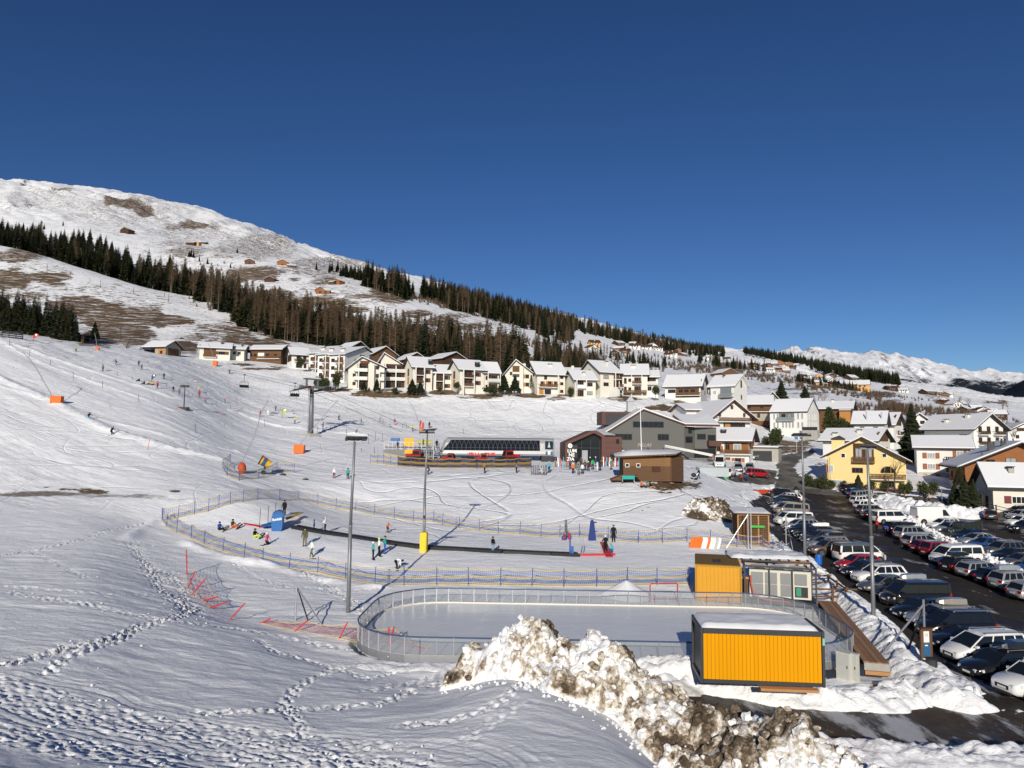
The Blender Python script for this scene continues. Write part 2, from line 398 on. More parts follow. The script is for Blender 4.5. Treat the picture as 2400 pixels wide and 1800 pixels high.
def ground_relief(x,y,near):
 z=H(x,y)
 d=y
 px,py=project(x,y,z)
 if near:
  cut=np.zeros(x.shape)
  for poly in PAVED:
   e=poly_edge(x,y,poly)+(fbm(x*1.3,y*1.3,3,5)-.5)*1.6
   cut=np.maximum(cut,sstep(-0.15,0.55,e))
  e=poly_edge(x,y,rink_outline(0.5))
  cut=np.maximum(cut,sstep(-0.3,0.2,e))
  groom=sstep(60,72,y)*sstep(0.0,1.5,poly_edge(x,y,LOOPZONE)+1)
  wind=(1-sstep(45,110,y))*(.30+.70*sstep(17,40,y))
  r1=fbm(x*.32+.25*y,y*.95,3,11)-.5
  r2=fbm(x*1.1,y*2.6,3,12)-.5
  z=z+wind*(r1*.15+(fbm(x*.8+.2*y,y*2.1,3,15)-.5)*.085+r2*.03)*(1-.7*groom)
  al,ac=x*.83-y*.55,x*.55+y*.83
  z=z+sstep(78,100,y)*sstep(-8,-25,x)*((fbm(al/18,ac/1.3,4,16)-.5)*.13+(fbm(al/60,ac/5,3,17)-.5)*.5)
  z=z+sstep(95,120,y)*sstep(-25,-8,x)*(fbm(x/9,y/1.4,4,18)-.5)*.14
  z=z+(1-wind)*(fbm(x*.5+.3*y,y*.6,4,13)-.5)*.22
  z=z+(fbm(x*3.2,y*3.2,3,14)-.5)*.05*sstep(70,90,y)
  for pts,w,dep in TRAIL_W:
   s=seg_dist(x,y,pts)
   wob=w*(.7+.8*vnoise(x*.9,y*.9,31))
   m=1-sstep(wob*.3,wob*.9,s)
   z=z+m*(-dep*.22+(vnoise(x*7,y*7,22)-.5)*dep*.5)
  for pts,w,hgt in BERM_W:
   s=seg_dist(x,y,pts)
   z=z+hgt*np.exp(-(s/w)**2)*(.5+vnoise(x*.35,y*.35,44)+.5*(vnoise(x*1.7,y*1.7,45)-.5))
  for pts,w,dep in BAND_W:
   s=seg_dist(x,y,pts)
   m=1-sstep(w*.6,w*1.1,s+(vnoise(x,y,3)-.5)*.8)
   along=(s*3.2+vnoise(x*.5,y*.5,77)*2)
   z=z+m*((np.sin(along*4.2)*.15+np.sin(along*9.1+1)*.10+(fbm(x*1.6+.35*y,y*3.2,4,8,.65)-.5)*.42)*dep*.7)
  edge=np.zeros(x.shape)
  for poly in (PARKING,DRIVE):
   e=poly_edge(x,y,poly)
   edge=np.maximum(edge,sstep(-3.2,-1.0,e)*(1-sstep(-.4,.3,e)))
  z=z+edge*(fbm(x*1.4,y*1.4,4,41)*.75-.08)
  z=z-cut*.55
 else:
  amp=np.clip(d/500,.25,3.5)
  z=z+(fbm(x/26,y/26,5,51)-.5)*2.2*amp*sstep(300,800,d)+(fbm(x/7,y/7,4,53)-.5)*.6
  big=sstep(900,1500,d)
  ridged=1-np.abs(fbm(x/160+y/800,y/420,5,55)*2-1)
  z=z+big*(ridged-.84)*34
  q=x*.7-y*.7
  z=z+sstep(900,1300,d)*(1-np.abs(fbm(x/60+y/60,q/420,4,57)*2-1)-.82)*18
  al,ac=x*.83-y*.55,x*.55+y*.83
  z=z+sstep(300,240,d)*sstep(-8,-25,x)*((fbm(al/18,ac/1.3,4,16)-.5)*.13+(fbm(al/60,ac/5,3,17)-.5)*.5)
  for pts,w,hgt in BERM_W:
   s=seg_dist(x,y,pts)
   z=z+hgt*np.exp(-(s/w)**2)*(.5+vnoise(x*.35,y*.35,44)+.5*(vnoise(x*1.7,y*1.7,45)-.5))
  z=z+sstep(240,200,d)*sstep(-25,-8,x)*(fbm(x/9,y/1.4,4,18)-.5)*.14
 return z,px,py
def paint(px,py,blobs,x,y):
 g=np.zeros(px.shape)
 wob=fbm(px/40,py/13,5,61)*1.2+.4
 for bx,by,rx,ry,s in blobs:
  if rx==0:continue
  if ry<36 and s>.35 and by<1060:s,rx,ry=min(1,s*1.3),rx*1.15,ry*1.25
  k=np.sqrt(((px-bx)/rx)**2+((py-by)/ry)**2)*wob
  g=np.maximum(g,s*(1-sstep(.35,1.5,k)))
 return g
LOOPZONE=gp((385,1245),(480,1200),(654,1171),(800,1208),(1000,1224),(1218,1252),(1437,1268),(1620,1270),(1560,1372),(1200,1372),(1000,1371),(800,1341),(600,1312),(500,1285))
TRAIL_W=[(trail_pts(t),w,dep) for t,w,dep in TRAILS]
BAND_W=[(trail_pts(t),w,dep) for t,w,dep in BANDS]
BERM_W=[(trail_pts(t),w,dep) for t,w,dep in BERMS]
def footprints(us,ys,Z):
 rnd=random.Random(12)
 for pts,w,dep in TRAIL_W:
  for lane in range(max(1,round(w/.30))):
   off=rnd.uniform(-.5,.5)*w if w>.5 else rnd.uniform(-.1,.1)
   k,rest=0,rnd.uniform(0,.4)
   for a,b in zip(pts[:-1],pts[1:]):
    dx,dy=b[0]-a[0],b[1]-a[1];L=math.hypot(dx,dy)+1e-6;dx/=L;dy/=L
    t=rest
    while t<L:
     k+=1
     sd=off+(.13 if k%2 else-.13)+rnd.gauss(0,.05)
     fx,fy=a[0]+dx*t-dy*sd,a[1]+dy*t+dx*sd
     t+=rnd.uniform(.32,.5)
     j0,j1=np.searchsorted(ys,(fy-.5,fy+.5));i0,i1=np.searchsorted(us,((fx-.5)/fy,(fx+.5)/fy))
     if j1-j0<2 or i1-i0<2:continue
     yy=ys[j0:j1,None];xx=us[None,i0:i1]*yy
     p,q=(xx-fx)*dx+(yy-fy)*dy,-(xx-fx)*dy+(yy-fy)*dx
     r=np.sqrt((p/.19)**2+(q/.11)**2)
     D=dep*rnd.uniform(.45,.95)
     Z[j0:j1,i0:i1]+=-D*(1-sstep(.6,1.15,r))+D*.45*np.exp(-((r-1.5)/.35)**2)*(.4+.6*(p>0))
    rest=t-L
def snow_material(name,near):
 m=bpy.data.materials.new(name)
 m.use_nodes=True
 nt=m.node_tree;N=nt.nodes;L=nt.links
 b=N["Principled BSDF"]
 b.inputs["Roughness"].default_value=.55
 b.inputs["Specular IOR Level"].default_value=.25
 geo=N.new("ShaderNodeNewGeometry")
 pos=geo.outputs["Position"]
 def noise(scale,detail=5,stretch=None,rough=.55):
  n=N.new("ShaderNodeTexNoise")
  n.inputs["Scale"].default_value=scale;n.inputs["Detail"].default_value=detail
  n.inputs["Roughness"].default_value=rough
  if stretch:
   mp=N.new("ShaderNodeMapping");mp.inputs["Scale"].default_value=stretch
   L.new(pos,mp.inputs[0]);L.new(mp.outputs[0],n.inputs["Vector"])
  else:
   L.new(pos,n.inputs["Vector"])
  return n.outputs["Fac"]
 def math_(op,a,bb,clamp=False):
  n=N.new("ShaderNodeMath");n.operation=op;n.use_clamp=clamp
  for i,v in enumerate((a,bb)):
   if isinstance(v,(int,float)):n.inputs[i].default_value=v
   else:L.new(v,n.inputs[i])
  return n.outputs[0]
 def ramp(fac,lo,hi):
  n=N.new("ShaderNodeMapRange");n.interpolation_type='SMOOTHSTEP'
  n.inputs["From Min"].default_value=lo;n.inputs["From Max"].default_value=hi
  L.new(fac,n.inputs["Value"])
  return n.outputs["Result"]
 def mix(fac,a,c):
  n=N.new("ShaderNodeMix");n.data_type='RGBA'
  L.new(fac,n.inputs["Factor"]) if not isinstance(fac,float) else None
  for key,v in (("A",a),("B",c)):
   if isinstance(v,tuple):n.inputs[key].default_value=(*v,1)
   else:L.new(v,n.inputs[key])
  return n.outputs["Result"]
 sp=N.new("ShaderNodeSeparateXYZ");L.new(pos,sp.inputs[0])
 ag=N.new("ShaderNodeAttribute");ag.attribute_name="grass"
 am=N.new("ShaderNodeAttribute");am.attribute_name="mud"
 snow=mix(noise(.35,4),(.80,.82,.86),(.90,.91,.93))
 st=noise(.9 if near else .16,6,(1,1,5.0),.65)
 fine=noise(2.5 if near else .5,4)
 k=math_('ADD',math_('MULTIPLY',st,.8),math_('MULTIPLY',fine,.35))
 gmask=ramp(math_('ADD',ag.outputs["Fac"],math_('MULTIPLY',math_('SUBTRACT',k,.575),2.4)),.42,.60)
 gmask=math_('MULTIPLY',gmask,ramp(ag.outputs["Fac"],.03,.15))
 gmask=math_('MULTIPLY',gmask,math_('SUBTRACT',1.0,math_('MULTIPLY',ramp(noise(.55 if near else .17,7,(.55,.55,7.0),.7),.54,.62),.92)))
 gcol=mix(noise(.25 if near else .05,5),(.075,.046,.024),(.19,.125,.062))
 gcol=mix(ramp(noise(1.7 if near else .35,4),.5,.75),gcol,(.07,.05,.03))
 mmask=ramp(math_('ADD',am.outputs["Fac"],math_('SUBTRACT',noise(.8,6,(1,2.5,1)),.5)),.3,.8)
 mcol=mix(noise(3.0,5),(.10,.075,.05),(.34,.31,.28))
 if not near:
  sn=N.new("ShaderNodeSeparateXYZ");L.new(geo.outputs["Normal"],sn.inputs[0])
  steep=N.new("ShaderNodeMapRange");steep.inputs["From Min"].default_value=.90;steep.inputs["From Max"].default_value=.78;L.new(sn.outputs["Z"],steep.inputs["Value"])
  rk=math_('MULTIPLY',math_('MULTIPLY',steep.outputs["Result"],ramp(noise(.03,8,None,.75),.50,.62)),ramp(sp.outputs["Y"],800,1100))
  snow=mix(rk,snow,(.10,.085,.07))
 c=mix(gmask,snow,gcol)
 c=mix(mmask,c,mcol)
 L.new(c,b.inputs["Base Color"])
 def streak(ang,sc,det=5):
  m1=N.new("ShaderNodeMapping");m1.inputs["Rotation"].default_value=(0,0,ang)
  m2=N.new("ShaderNodeMapping");m2.inputs["Scale"].default_value=sc
  n=N.new("ShaderNodeTexNoise");n.inputs["Scale"].default_value=1.0;n.inputs["Detail"].default_value=det;n.inputs["Roughness"].default_value=.7
  L.new(pos,m1.inputs[0]);L.new(m1.outputs[0],m2.inputs[0]);L.new(m2.outputs[0],n.inputs["Vector"])
  return n.outputs["Fac"]
 def tracks():
  far_w=math_('MULTIPLY',ramp(sp.outputs["Y"],62,100),ramp(sp.outputs["Y"],420,240))
  left=ramp(sp.outputs["X"],-8,-26)
  t1=math_('ADD',math_('MULTIPLY',streak(.585,(.05,1.4,.3)),.16),math_('MULTIPLY',streak(.46,(.09,3.2,.3)),.06))
  t2=math_('ADD',math_('MULTIPLY',streak(-.12,(.10,1.6,.3)),.12),math_('MULTIPLY',streak(.5,(.12,2.6,.3)),.09))
  lines=None
  for sc,wd in (((.030,.075,.05),.010),((.055,.030,.05),.008),((.022,.10,.05),.008),((.06,.05,.05),.006)):
   m1=N.new("ShaderNodeMapping");m1.inputs["Scale"].default_value=sc;m1.inputs["Location"].default_value=(sc[0]*300,sc[1]*500,0)
   n=N.new("ShaderNodeTexNoise");n.inputs["Scale"].default_value=1.0;n.inputs["Detail"].default_value=0.6
   L.new(pos,m1.inputs[0]);L.new(m1.outputs[0],n.inputs["Vector"])
   a=math_('ABSOLUTE',math_('SUBTRACT',n.outputs["Fac"],.5),0.0)
   q=ramp(a,0.0,wd)
   lines=q if lines is None else math_('ADD',lines,q)
  t2=math_('ADD',t2,math_('MULTIPLY',lines,.16))
  t1=math_('ADD',t1,math_('MULTIPLY',lines,.05))
  mixed=math_('ADD',math_('MULTIPLY',t1,left),math_('MULTIPLY',t2,math_('SUBTRACT',1.0,left)))
  return math_('MULTIPLY',mixed,far_w)
 bp=N.new("ShaderNodeBump")
 bp.inputs["Strength"].default_value=1.0
 if near:
  bp.inputs["Distance"].default_value=1.0
  h=math_('ADD',math_('MULTIPLY',noise(3.2,7,(1,1.5,1),.72),.075),math_('MULTIPLY',noise(.9,4,(1,2.2,1)),.06))
  L.new(math_('ADD',h,tracks()),bp.inputs["Height"])
 else:
  bp.inputs["Distance"].default_value=1.0
  h=math_('ADD',math_('MULTIPLY',noise(.5,8,(1,.5,1),.7),.5),math_('MULTIPLY',noise(.05,6,(1,.6,1)),3.0))
  L.new(math_('ADD',h,tracks()),bp.inputs["Height"])
 L.new(bp.outputs[0],b.inputs["Normal"])
 return m
MAT_SNOW_NEAR=snow_material("snow_near",True)
MAT_SNOW_FAR=snow_material("snow_far",False)
def grid_mesh(name,us,ys,near,material):
 U,Y=np.meshgrid(us,ys)
 X=U*Y
 x,y=X.ravel(),Y.ravel()
 z,px,py=ground_relief(x,y,near)
 n,k=len(us),len(ys)
 if near:
  footprints(us,ys,z.reshape(k,n))
 me=bpy.data.meshes.new(name)
 me.vertices.add(n*k)
 me.vertices.foreach_set("co",np.stack([x,y,z],1).ravel())
 idx=np.arange(n*k).reshape(k,n)
 q=np.stack([idx[:-1,:-1],idx[:-1,1:],idx[1:,1:],idx[1:,:-1]],-1).reshape(-1,4)
 me.loops.add(q.size)
 me.loops.foreach_set("vertex_index",q.ravel().astype(np.int32))
 me.polygons.add(len(q))
 me.polygons.foreach_set("loop_start",np.arange(0,q.size,4,dtype=np.int32))
 me.polygons.foreach_set("loop_total",np.full(len(q),4,np.int32))
 me.polygons.foreach_set("use_smooth",np.ones(len(q),bool))
 me.materials.append(material)
 for nm,bl in (("grass",GRASS),("mud",MUD)):
  a=me.attributes.new(nm,'FLOAT','POINT')
  a.data.foreach_set("value",paint(px,py,bl,x,y).astype(np.float32))
 me.update()
 o=mobj(name,me)
 return o
def lsp(a,b,n):
 return np.exp(np.linspace(math.log(a),math.log(b),n))
UF=np.linspace(-.98,.98,1000)
tag(grid_mesh("snow_ground",UF,np.concatenate([lsp(9,18,60)[:-1],lsp(18,186,640)]),True,MAT_SNOW_NEAR),"trampled and groomed snow of the ski area floor",kind='structure')
UM=np.linspace(-1.02,1.02,720)
tag(grid_mesh("ski_slope_hill",UM,lsp(185.8,720,260),False,MAT_SNOW_FAR),"snowy ski slope and grassy hillside",kind='structure')
UFAR=np.linspace(-1.1,1.1,520)
tag(grid_mesh("mountain",UFAR,lsp(716,3300,190),False,MAT_SNOW_FAR),"snow covered mountain flank with bare patches",kind='structure')
_mb=MB()
for a,b in ((-40,0),(0,40)):
 _mb.quad((a,-40,6.2),(b,-40,6.2),(b,9.1,gz(b/4,9.1)-.1),(a,9.1,gz(a/4,9.1)-.1))
tag(_mb.build("snow_bank_ground",MAT_SNOW_NEAR),kind='structure')
def tarmac(name,base,wet,ice):
 m=bpy.data.materials.new(name);m.use_nodes=True
 nt=m.node_tree;N=nt.nodes;L=nt.links
 b=N["Principled BSDF"]
 pos=N.new("ShaderNodeNewGeometry").outputs["Position"]
 def noise(scale,stretch=(1,1,1),det=6):
  mp=N.new("ShaderNodeMapping");mp.inputs["Scale"].default_value=stretch
  n=N.new("ShaderNodeTexNoise");n.inputs["Scale"].default_value=scale;n.inputs["Detail"].default_value=det
  n.inputs["Roughness"].default_value=.65
  L.new(pos,mp.inputs[0]);L.new(mp.outputs[0],n.inputs["Vector"])
  return n.outputs["Fac"]
 def ramp(f,lo,hi,a=0.0,c=1.0):
  n=N.new("ShaderNodeMapRange");n.inputs["From Min"].default_value=lo;n.inputs["From Max"].default_value=hi
  n.inputs["To Min"].default_value=a;n.inputs["To Max"].default_value=c
  L.new(f,n.inputs["Value"]);return n.outputs["Result"]
 def mix(f,a,c):
  n=N.new("ShaderNodeMix");n.data_type='RGBA';L.new(f,n.inputs["Factor"])
  for key,v in (("A",a),("B",c)):
   if isinstance(v,tuple):n.inputs[key].default_value=(*v,1)
   else:L.new(v,n.inputs[key])
  return n.outputs["Result"]
 n1,n2,n3=noise(.25),noise(2.2),noise(.5,(1.0,.35,1))
 dry=tuple(min(1,c*2.6+.03) for c in base)
 c=mix(ramp(n1,.42,.62),base,dry if wet<.5 else tuple(v*1.5 for v in base))
 c=mix(ramp(n2,.35,.75),c,tuple(v*.7 for v in base))
 c=mix(ramp(n3,1.0-ice,1.08-ice),c,(.42,.43,.45))
 L.new(c,b.inputs["Base Color"])
 L.new(ramp(n1,.4,.6,.38 if wet>.5 else .7,.85 if wet>.5 else .9),b.inputs["Roughness"])
 b.inputs["Specular IOR Level"].default_value=.18 if wet>.5 else .2
 bp=N.new("ShaderNodeBump");bp.inputs["Strength"].default_value=.5;bp.inputs["Distance"].default_value=.05
 L.new(n2,bp.inputs["Height"]);L.new(bp.outputs[0],b.inputs["Normal"])
 return m
def sheet(name,poly,material,drop,step,grow=1.1,lift=0.0):
 xs=[p[0] for p in poly];ys=[p[1] for p in poly]
 nx,ny=int((max(xs)-min(xs)+2*grow)/step)+2,int((max(ys)-min(ys)+2*grow)/step)+2
 gx=min(xs)-grow+step*np.arange(nx);gy=min(ys)-grow+step*np.arange(ny)
 X,Y=np.meshgrid(gx,gy)
 Z=H(X,Y)-drop+lift
 e=poly_edge(X.ravel(),Y.ravel(),poly).reshape(X.shape)
 keep=(e>-grow)
 mb=MB();idx={}
 def vid(j,i):
  if (j,i) not in idx:
   idx[(j,i)]=len(mb.v);mb.v.append((X[j,i],Y[j,i],Z[j,i]))
  return idx[(j,i)]
 for j in range(ny-1):
  for i in range(nx-1):
   if keep[j,i] and keep[j,i+1] and keep[j+1,i] and keep[j+1,i+1]:
    mb.f.append((vid(j,i),vid(j,i+1),vid(j+1,i+1),vid(j+1,i)));mb.m.append(0)
 return mb.build(name,material,smooth=True,fix=False)
MAT_WET=tarmac("wet_tarmac",(.030,.026,.023),.8,.43)
MAT_DIRT=tarmac("wet_dirt_drive",(.050,.037,.026),.8,.47)
MAT_ROAD=tarmac("dry_tarmac",(.085,.080,.072),.2,.30)
tag(sheet("parking_lot",PARKING,MAT_WET,.13,.8),kind='structure')
tag(sheet("driveway",DRIVE,MAT_DIRT,.135,.5),kind='structure')
tag(sheet("road",ROAD,MAT_ROAD,.09,.7),kind='structure')
tag(sheet("forecourt",FORECOURT,MAT_ROAD,.10,.8),kind='structure')
tag(sheet("footpath",FOOTPATH,MAT_ROAD,.11,.7),kind='structure')
_m=mat("rink_ice",(.66,.685,.72),rough=.35,var=.16,scale=.9,spec=.3,stretch=(.35,2.4,1))
_nt2=_m.node_tree;_N=_nt2.nodes;_L=_nt2.links;_b=_N["Principled BSDF"]
_src=_b.inputs["Base Color"].links[0].from_socket
for _sc in ((.16,.30,1),(.33,.2,1),(.25,.5,1)):
 _mp=_N.new("ShaderNodeMapping");_mp.inputs["Scale"].default_value=_sc;_mp.inputs["Location"].default_value=(_sc[1]*90,0,0)
 _nz=_N.new("ShaderNodeTexNoise");_nz.inputs["Scale"].default_value=1.0;_nz.inputs["Detail"].default_value=.4
 _L.new(_N.new("ShaderNodeTexCoord").outputs["Object"],_mp.inputs[0]);_L.new(_mp.outputs[0],_nz.inputs["Vector"])
 _s=_N.new("ShaderNodeMath");_s.operation='SUBTRACT';_s.inputs[1].default_value=.5;_L.new(_nz.outputs["Fac"],_s.inputs[0])
 _a=_N.new("ShaderNodeMath");_a.operation='ABSOLUTE';_L.new(_s.outputs[0],_a.inputs[0])
 _r=_N.new("ShaderNodeMapRange");_r.inputs["From Max"].default_value=.006;_r.inputs["To Min"].default_value=.55;_r.inputs["To Max"].default_value=0.0;_L.new(_a.outputs[0],_r.inputs["Value"])
 _x=_N.new("ShaderNodeMix");_x.data_type='RGBA';_L.new(_r.outputs["Result"],_x.inputs["Factor"]);_L.new(_src,_x.inputs["A"]);_x.inputs["B"].default_value=(.84,.86,.88,1)
 _src=_x.outputs["Result"]
_L.new(_src,_b.inputs["Base Color"])
_mb=MB()
_o=rink_outline(0.12)
_mb.add([(x,y,.03) for x,y in _o],[tuple(range(len(_o)))])
tag(_mb.build("ice_rink",_m),kind='structure')
def worley(x,y,seed):
 ix,iy=np.floor(x),np.floor(y)
 best=np.full(x.shape,9.0);val=np.zeros(x.shape)
 for a in (-1,0,1):
  for b in (-1,0,1):
   cx,cy=ix+a,iy+b
   dx=cx+_hash(cx,cy,seed)-x;dy=cy+_hash(cx,cy,seed+5)-y
   d=np.hypot(dx,dy);v=_hash(cx,cy,seed+9)
   m=d<best
   best=np.where(m,d,best);val=np.where(m,v,val)
 return best,val
def heap_material(name,dirty):
 m=bpy.data.materials.new(name);m.use_nodes=True
 nt=m.node_tree;N=nt.nodes;L=nt.links;b=N["Principled BSDF"]
 b.inputs["Roughness"].default_value=.7;b.inputs["Specular IOR Level"].default_value=.2
 pos=N.new("ShaderNodeNewGeometry").outputs["Position"]
 def noise(s,d=6,r=.6):
  n=N.new("ShaderNodeTexNoise");n.inputs["Scale"].default_value=s;n.inputs["Detail"].default_value=d;n.inputs["Roughness"].default_value=r
  L.new(pos,n.inputs["Vector"]);return n.outputs["Fac"]
 at_=N.new("ShaderNodeAttribute");at_.attribute_name="dirt"
 rp=N.new("ShaderNodeValToRGB")
 e=rp.color_ramp.elements
 e[0].position,e[0].color=.30,(.86,.87,.89,1)
 e[1].position,e[1].color=.78,(.085,.063,.042,1)
 for p,c in ((.40,(.66,.62,.55,1)),(.52,(.42,.355,.275,1)),(.64,(.20,.155,.11,1))):
  q=e.new(p);q.color=c
 s1=N.new("ShaderNodeMath");s1.operation='MULTIPLY_ADD';s1.inputs[1].default_value=1.5 if dirty else .4;s1.inputs[2].default_value=-.75 if dirty else-.25
 L.new(noise(4.2,9,.74),s1.inputs[0])
 s2=N.new("ShaderNodeMath");s2.operation='ADD';L.new(at_.outputs["Fac"],s2.inputs[0]);L.new(s1.outputs[0],s2.inputs[1])
 L.new(s2.outputs[0],rp.inputs["Fac"]);L.new(rp.outputs["Color"],b.inputs["Base Color"])
 bp=N.new("ShaderNodeBump");bp.inputs["Strength"].default_value=.9;bp.inputs["Distance"].default_value=.12
 L.new(noise(5.0,7,.65),bp.inputs["Height"]);L.new(bp.outputs[0],b.inputs["Normal"])
 return m
M_DIRTY=heap_material("dirty_snow",True)
M_PLOUGH=heap_material("ploughed_snow",False)
def heap(name,label,ridge,res,material,lump,dirtf,seed,sink=.12):
 r=np.array(ridge,float)
 x0,x1=r[:,0].min()-r[:,3].max()-.5,r[:,0].max()+r[:,3].max()+.5
 y0,y1=r[:,1].min()-r[:,3].max()-.5,r[:,1].max()+r[:,3].max()+.5
 gx,gy=np.arange(x0,x1,res),np.arange(y0,y1,res)
 X,Y=np.meshgrid(gx,gy)
 hh=np.zeros(X.shape)
 wx=X+(fbm(X*.7,Y*.7,3,seed)-.5)*1.0;wy=Y+(fbm(X*.7+40,Y*.7,3,seed+1)-.5)*1.0
 for a,b in zip(r[:-1],r[1:]):
  dx,dy=b[0]-a[0],b[1]-a[1];LL=dx*dx+dy*dy+1e-9
  t=np.clip(((wx-a[0])*dx+(wy-a[1])*dy)/LL,0,1)
  d=np.hypot(wx-a[0]-t*dx,wy-a[1]-t*dy)
  h=a[2]+(b[2]-a[2])*t;w=a[3]+(b[3]-a[3])*t
  hh=np.maximum(hh,h*(1-np.clip(d/w,0,1)**1.6))
 c1,v1=worley(X*1.15,Y*1.15,seed+3);c2,v2=worley(X*3.1,Y*3.1,seed+4);c3,v3=worley(X*7,Y*7,seed+6)
 k=np.clip(hh/.5,0,1)
 hh2=hh+k*lump*((v1-.5)*.55+(.4-c1*c1)*.55+(.35-c2*c2)*.30*(.4+v2)+(.3-c3*c3)*.11+(fbm(X*1.6,Y*1.6,4,seed+7)-.5)*.5)
 Z=H(X,Y)+hh2-sink
 dirt=dirtf(X,Y,hh,fbm(X*.55,Y*.55,4,seed+8),v2)
 keep=hh>.0005
 for _ in range(2):keep=keep|np.roll(keep,1,0)|np.roll(keep,-1,0)|np.roll(keep,1,1)|np.roll(keep,-1,1)
 Z=Z-.10*(1-np.clip(hh/.08,0,1))
 mb=MB();idx=-np.ones(X.shape,int);dv=[]
 q=keep[:-1,:-1]&keep[1:,:-1]&keep[:-1,1:]&keep[1:,1:]
 for j,i in zip(*np.nonzero(q)):
  f=[]
  for jj,ii in ((j,i),(j,i+1),(j+1,i+1),(j+1,i)):
   if idx[jj,ii]<0:
    idx[jj,ii]=len(mb.v);mb.v.append((X[jj,ii],Y[jj,ii],Z[jj,ii]));dv.append(dirt[jj,ii])
   f.append(int(idx[jj,ii]))
  mb.f.append(tuple(f));mb.m.append(0)
 o=mb.build(name,material,smooth=True,fix=False)
 a=o.data.attributes.new("dirt",'FLOAT','POINT');a.data.foreach_set("value",np.array(dv,np.float32))
 tag(o,label,None,kind='structure')
 if lump>.5 and dirtf is not _cl:
  rnd=random.Random(seed);cb=MB();cd=[]
  js,is_=np.nonzero(hh>.25)
  for k in range(int(len(js)*res*res*9)):
   q=rnd.randrange(len(js));j,i=js[q],is_[q]
   s=rnd.choice((.06,.09,.12,.17,.24))*rnd.uniform(.7,1.3)
   c=Vector((X[j,i],Y[j,i],Z[j,i]+s*.25));n0=len(cb.v)
   cb.ball((0,0,0),s,7,5)
   ax=Vector((rnd.gauss(0,1),rnd.gauss(0,1),rnd.gauss(0,1))).normalized();R=Matrix.Rotation(rnd.uniform(0,6),3,ax);sc=Vector((rnd.uniform(.7,1.4),rnd.uniform(.6,1.1),rnd.uniform(.5,.9)))
   for t in range(n0,len(cb.v)):
    v=Vector(cb.v[t]);h=_hash(np.array([round(v.x*900)]),np.array([round(v.y*900+v.z*500)]),k)[0]
    v=v*(.72+.5*h);cb.v[t]=tuple(c+R@Vector((v.x*sc.x,v.y*sc.y,v.z*sc.z)))
   e=min(1,max(0,dirt[j,i]+rnd.uniform(-.35,.2)))
   cd+=[e]*(len(cb.v)-n0)
  b=cb.build("snow_block",material,o,fix=False);b["kind"]='stuff'
  a=b.data.attributes.new("dirt",'FLOAT','POINT');a.data.foreach_set("value",np.array(cd,np.float32))
 return o
_cl=lambda X,Y,hh,n,v:np.clip((n-.5)*.8,0,.25)
def xy(px,d):p=at(px,d);return p.x,p.y
def rz_(px,py,d,w):
 p=P(px,py+8,d);return (p.x,p.y,p.z-gz(p.x,p.y)+.05,w)
big=[rz_(1085,1540,34.5,1.4),rz_(1150,1508,34.6,2.0),rz_(1215,1468,34.4,2.4),rz_(1262,1444,34.0,2.6),rz_(1300,1500,33.5,2.4),rz_(1345,1512,32.8,2.6),rz_(1395,1482,32.0,2.8),rz_(1445,1500,31.6,2.8),rz_(1500,1570,30.8,2.6),rz_(1560,1612,30.0,2.6),
  rz_(1640,1648,28.6,2.8),rz_(1720,1680,27.4,2.8),rz_(1790,1680,26.4,2.6),rz_(1850,1662,25.6,2.4),rz_(1880,1706,25.3,2.3),rz_(1960,1752,24.6,2.1),rz_(2040,1782,24.0,1.8),rz_(2120,1815,23.5,1.2)]
def _df(X,Y,hh,n,v):
 return np.clip((n-.5)*1.5+(v-.5)*.35+.54,.1,.80)*sstep(.05,.45,hh)
heap("dirty_snow_heap","long heap of ploughed snow stained brown with earth",big,.085,M_DIRTY,.72,_df,11)
def gr(px,py,h,w):p=G(px,py);return (p.x,p.y,h,w)
heap("snow_bank","bank of clean ploughed snow between the driveway and the container",[gr(1480,1566,.35,1.2),gr(1540,1572,.6,1.4),gr(1620,1585,1.1,1.6),gr(1690,1598,.95,1.5),gr(1760,1620,.7,1.3),gr(1850,1634,.55,1.2),gr(1950,1640,.6,1.3),gr(2040,1642,.55,1.2),gr(2110,1632,.7,1.3)],.10,M_PLOUGH,.55,_cl,31)
heap("snow_bank","bank of ploughed snow along the noses of the near car row",[gr(1800,1262,.6,1.3),gr(1860,1312,.6,1.4),gr(1930,1362,.7,1.5),gr(1990,1412,.8,1.6),gr(2040,1462,.8,1.6),gr(2090,1520,.9,1.7),gr(2150,1590,.9,1.7),gr(2230,1640,.8,1.6),gr(2290,1650,.4,1.0)],.12,M_PLOUGH,.42,_cl,32)
heap("snow_bank","wall of ploughed snow behind the white panel van",[gr(2075,1172,.9,2.0),gr(2110,1186,1.2,2.3),gr(2160,1198,1.5,2.5),gr(2210,1206,1.5,2.5),gr(2260,1210,1.4,2.4),gr(2290,1208,1.0,1.8)],.22,M_PLOUGH,.9,_cl,33)
heap("snow_strip","strip of dirty snow between the two inner car rows",[gr(2060,1196,.5,1.2),gr(2110,1215,.6,1.3),gr(2165,1248,.6,1.3),gr(2230,1282,.6,1.3),gr(2290,1312,.6,1.3),gr(2360,1344,.6,1.3),gr(2440,1380,.5,1.3)],.2,M_PLOUGH,.7,lambda X,Y,hh,n,v:np.clip((n-.38)*1.3,0,.5),34)
heap("snow_bank","rough snow bank outside the near boards of the rink",[(-8.5,38.5,.2,.9),(0,38.7,.22,.9),(6,38.3,.2,.9),(10,38.2,.2,.8)],.12,M_PLOUGH,.45,_cl,35)
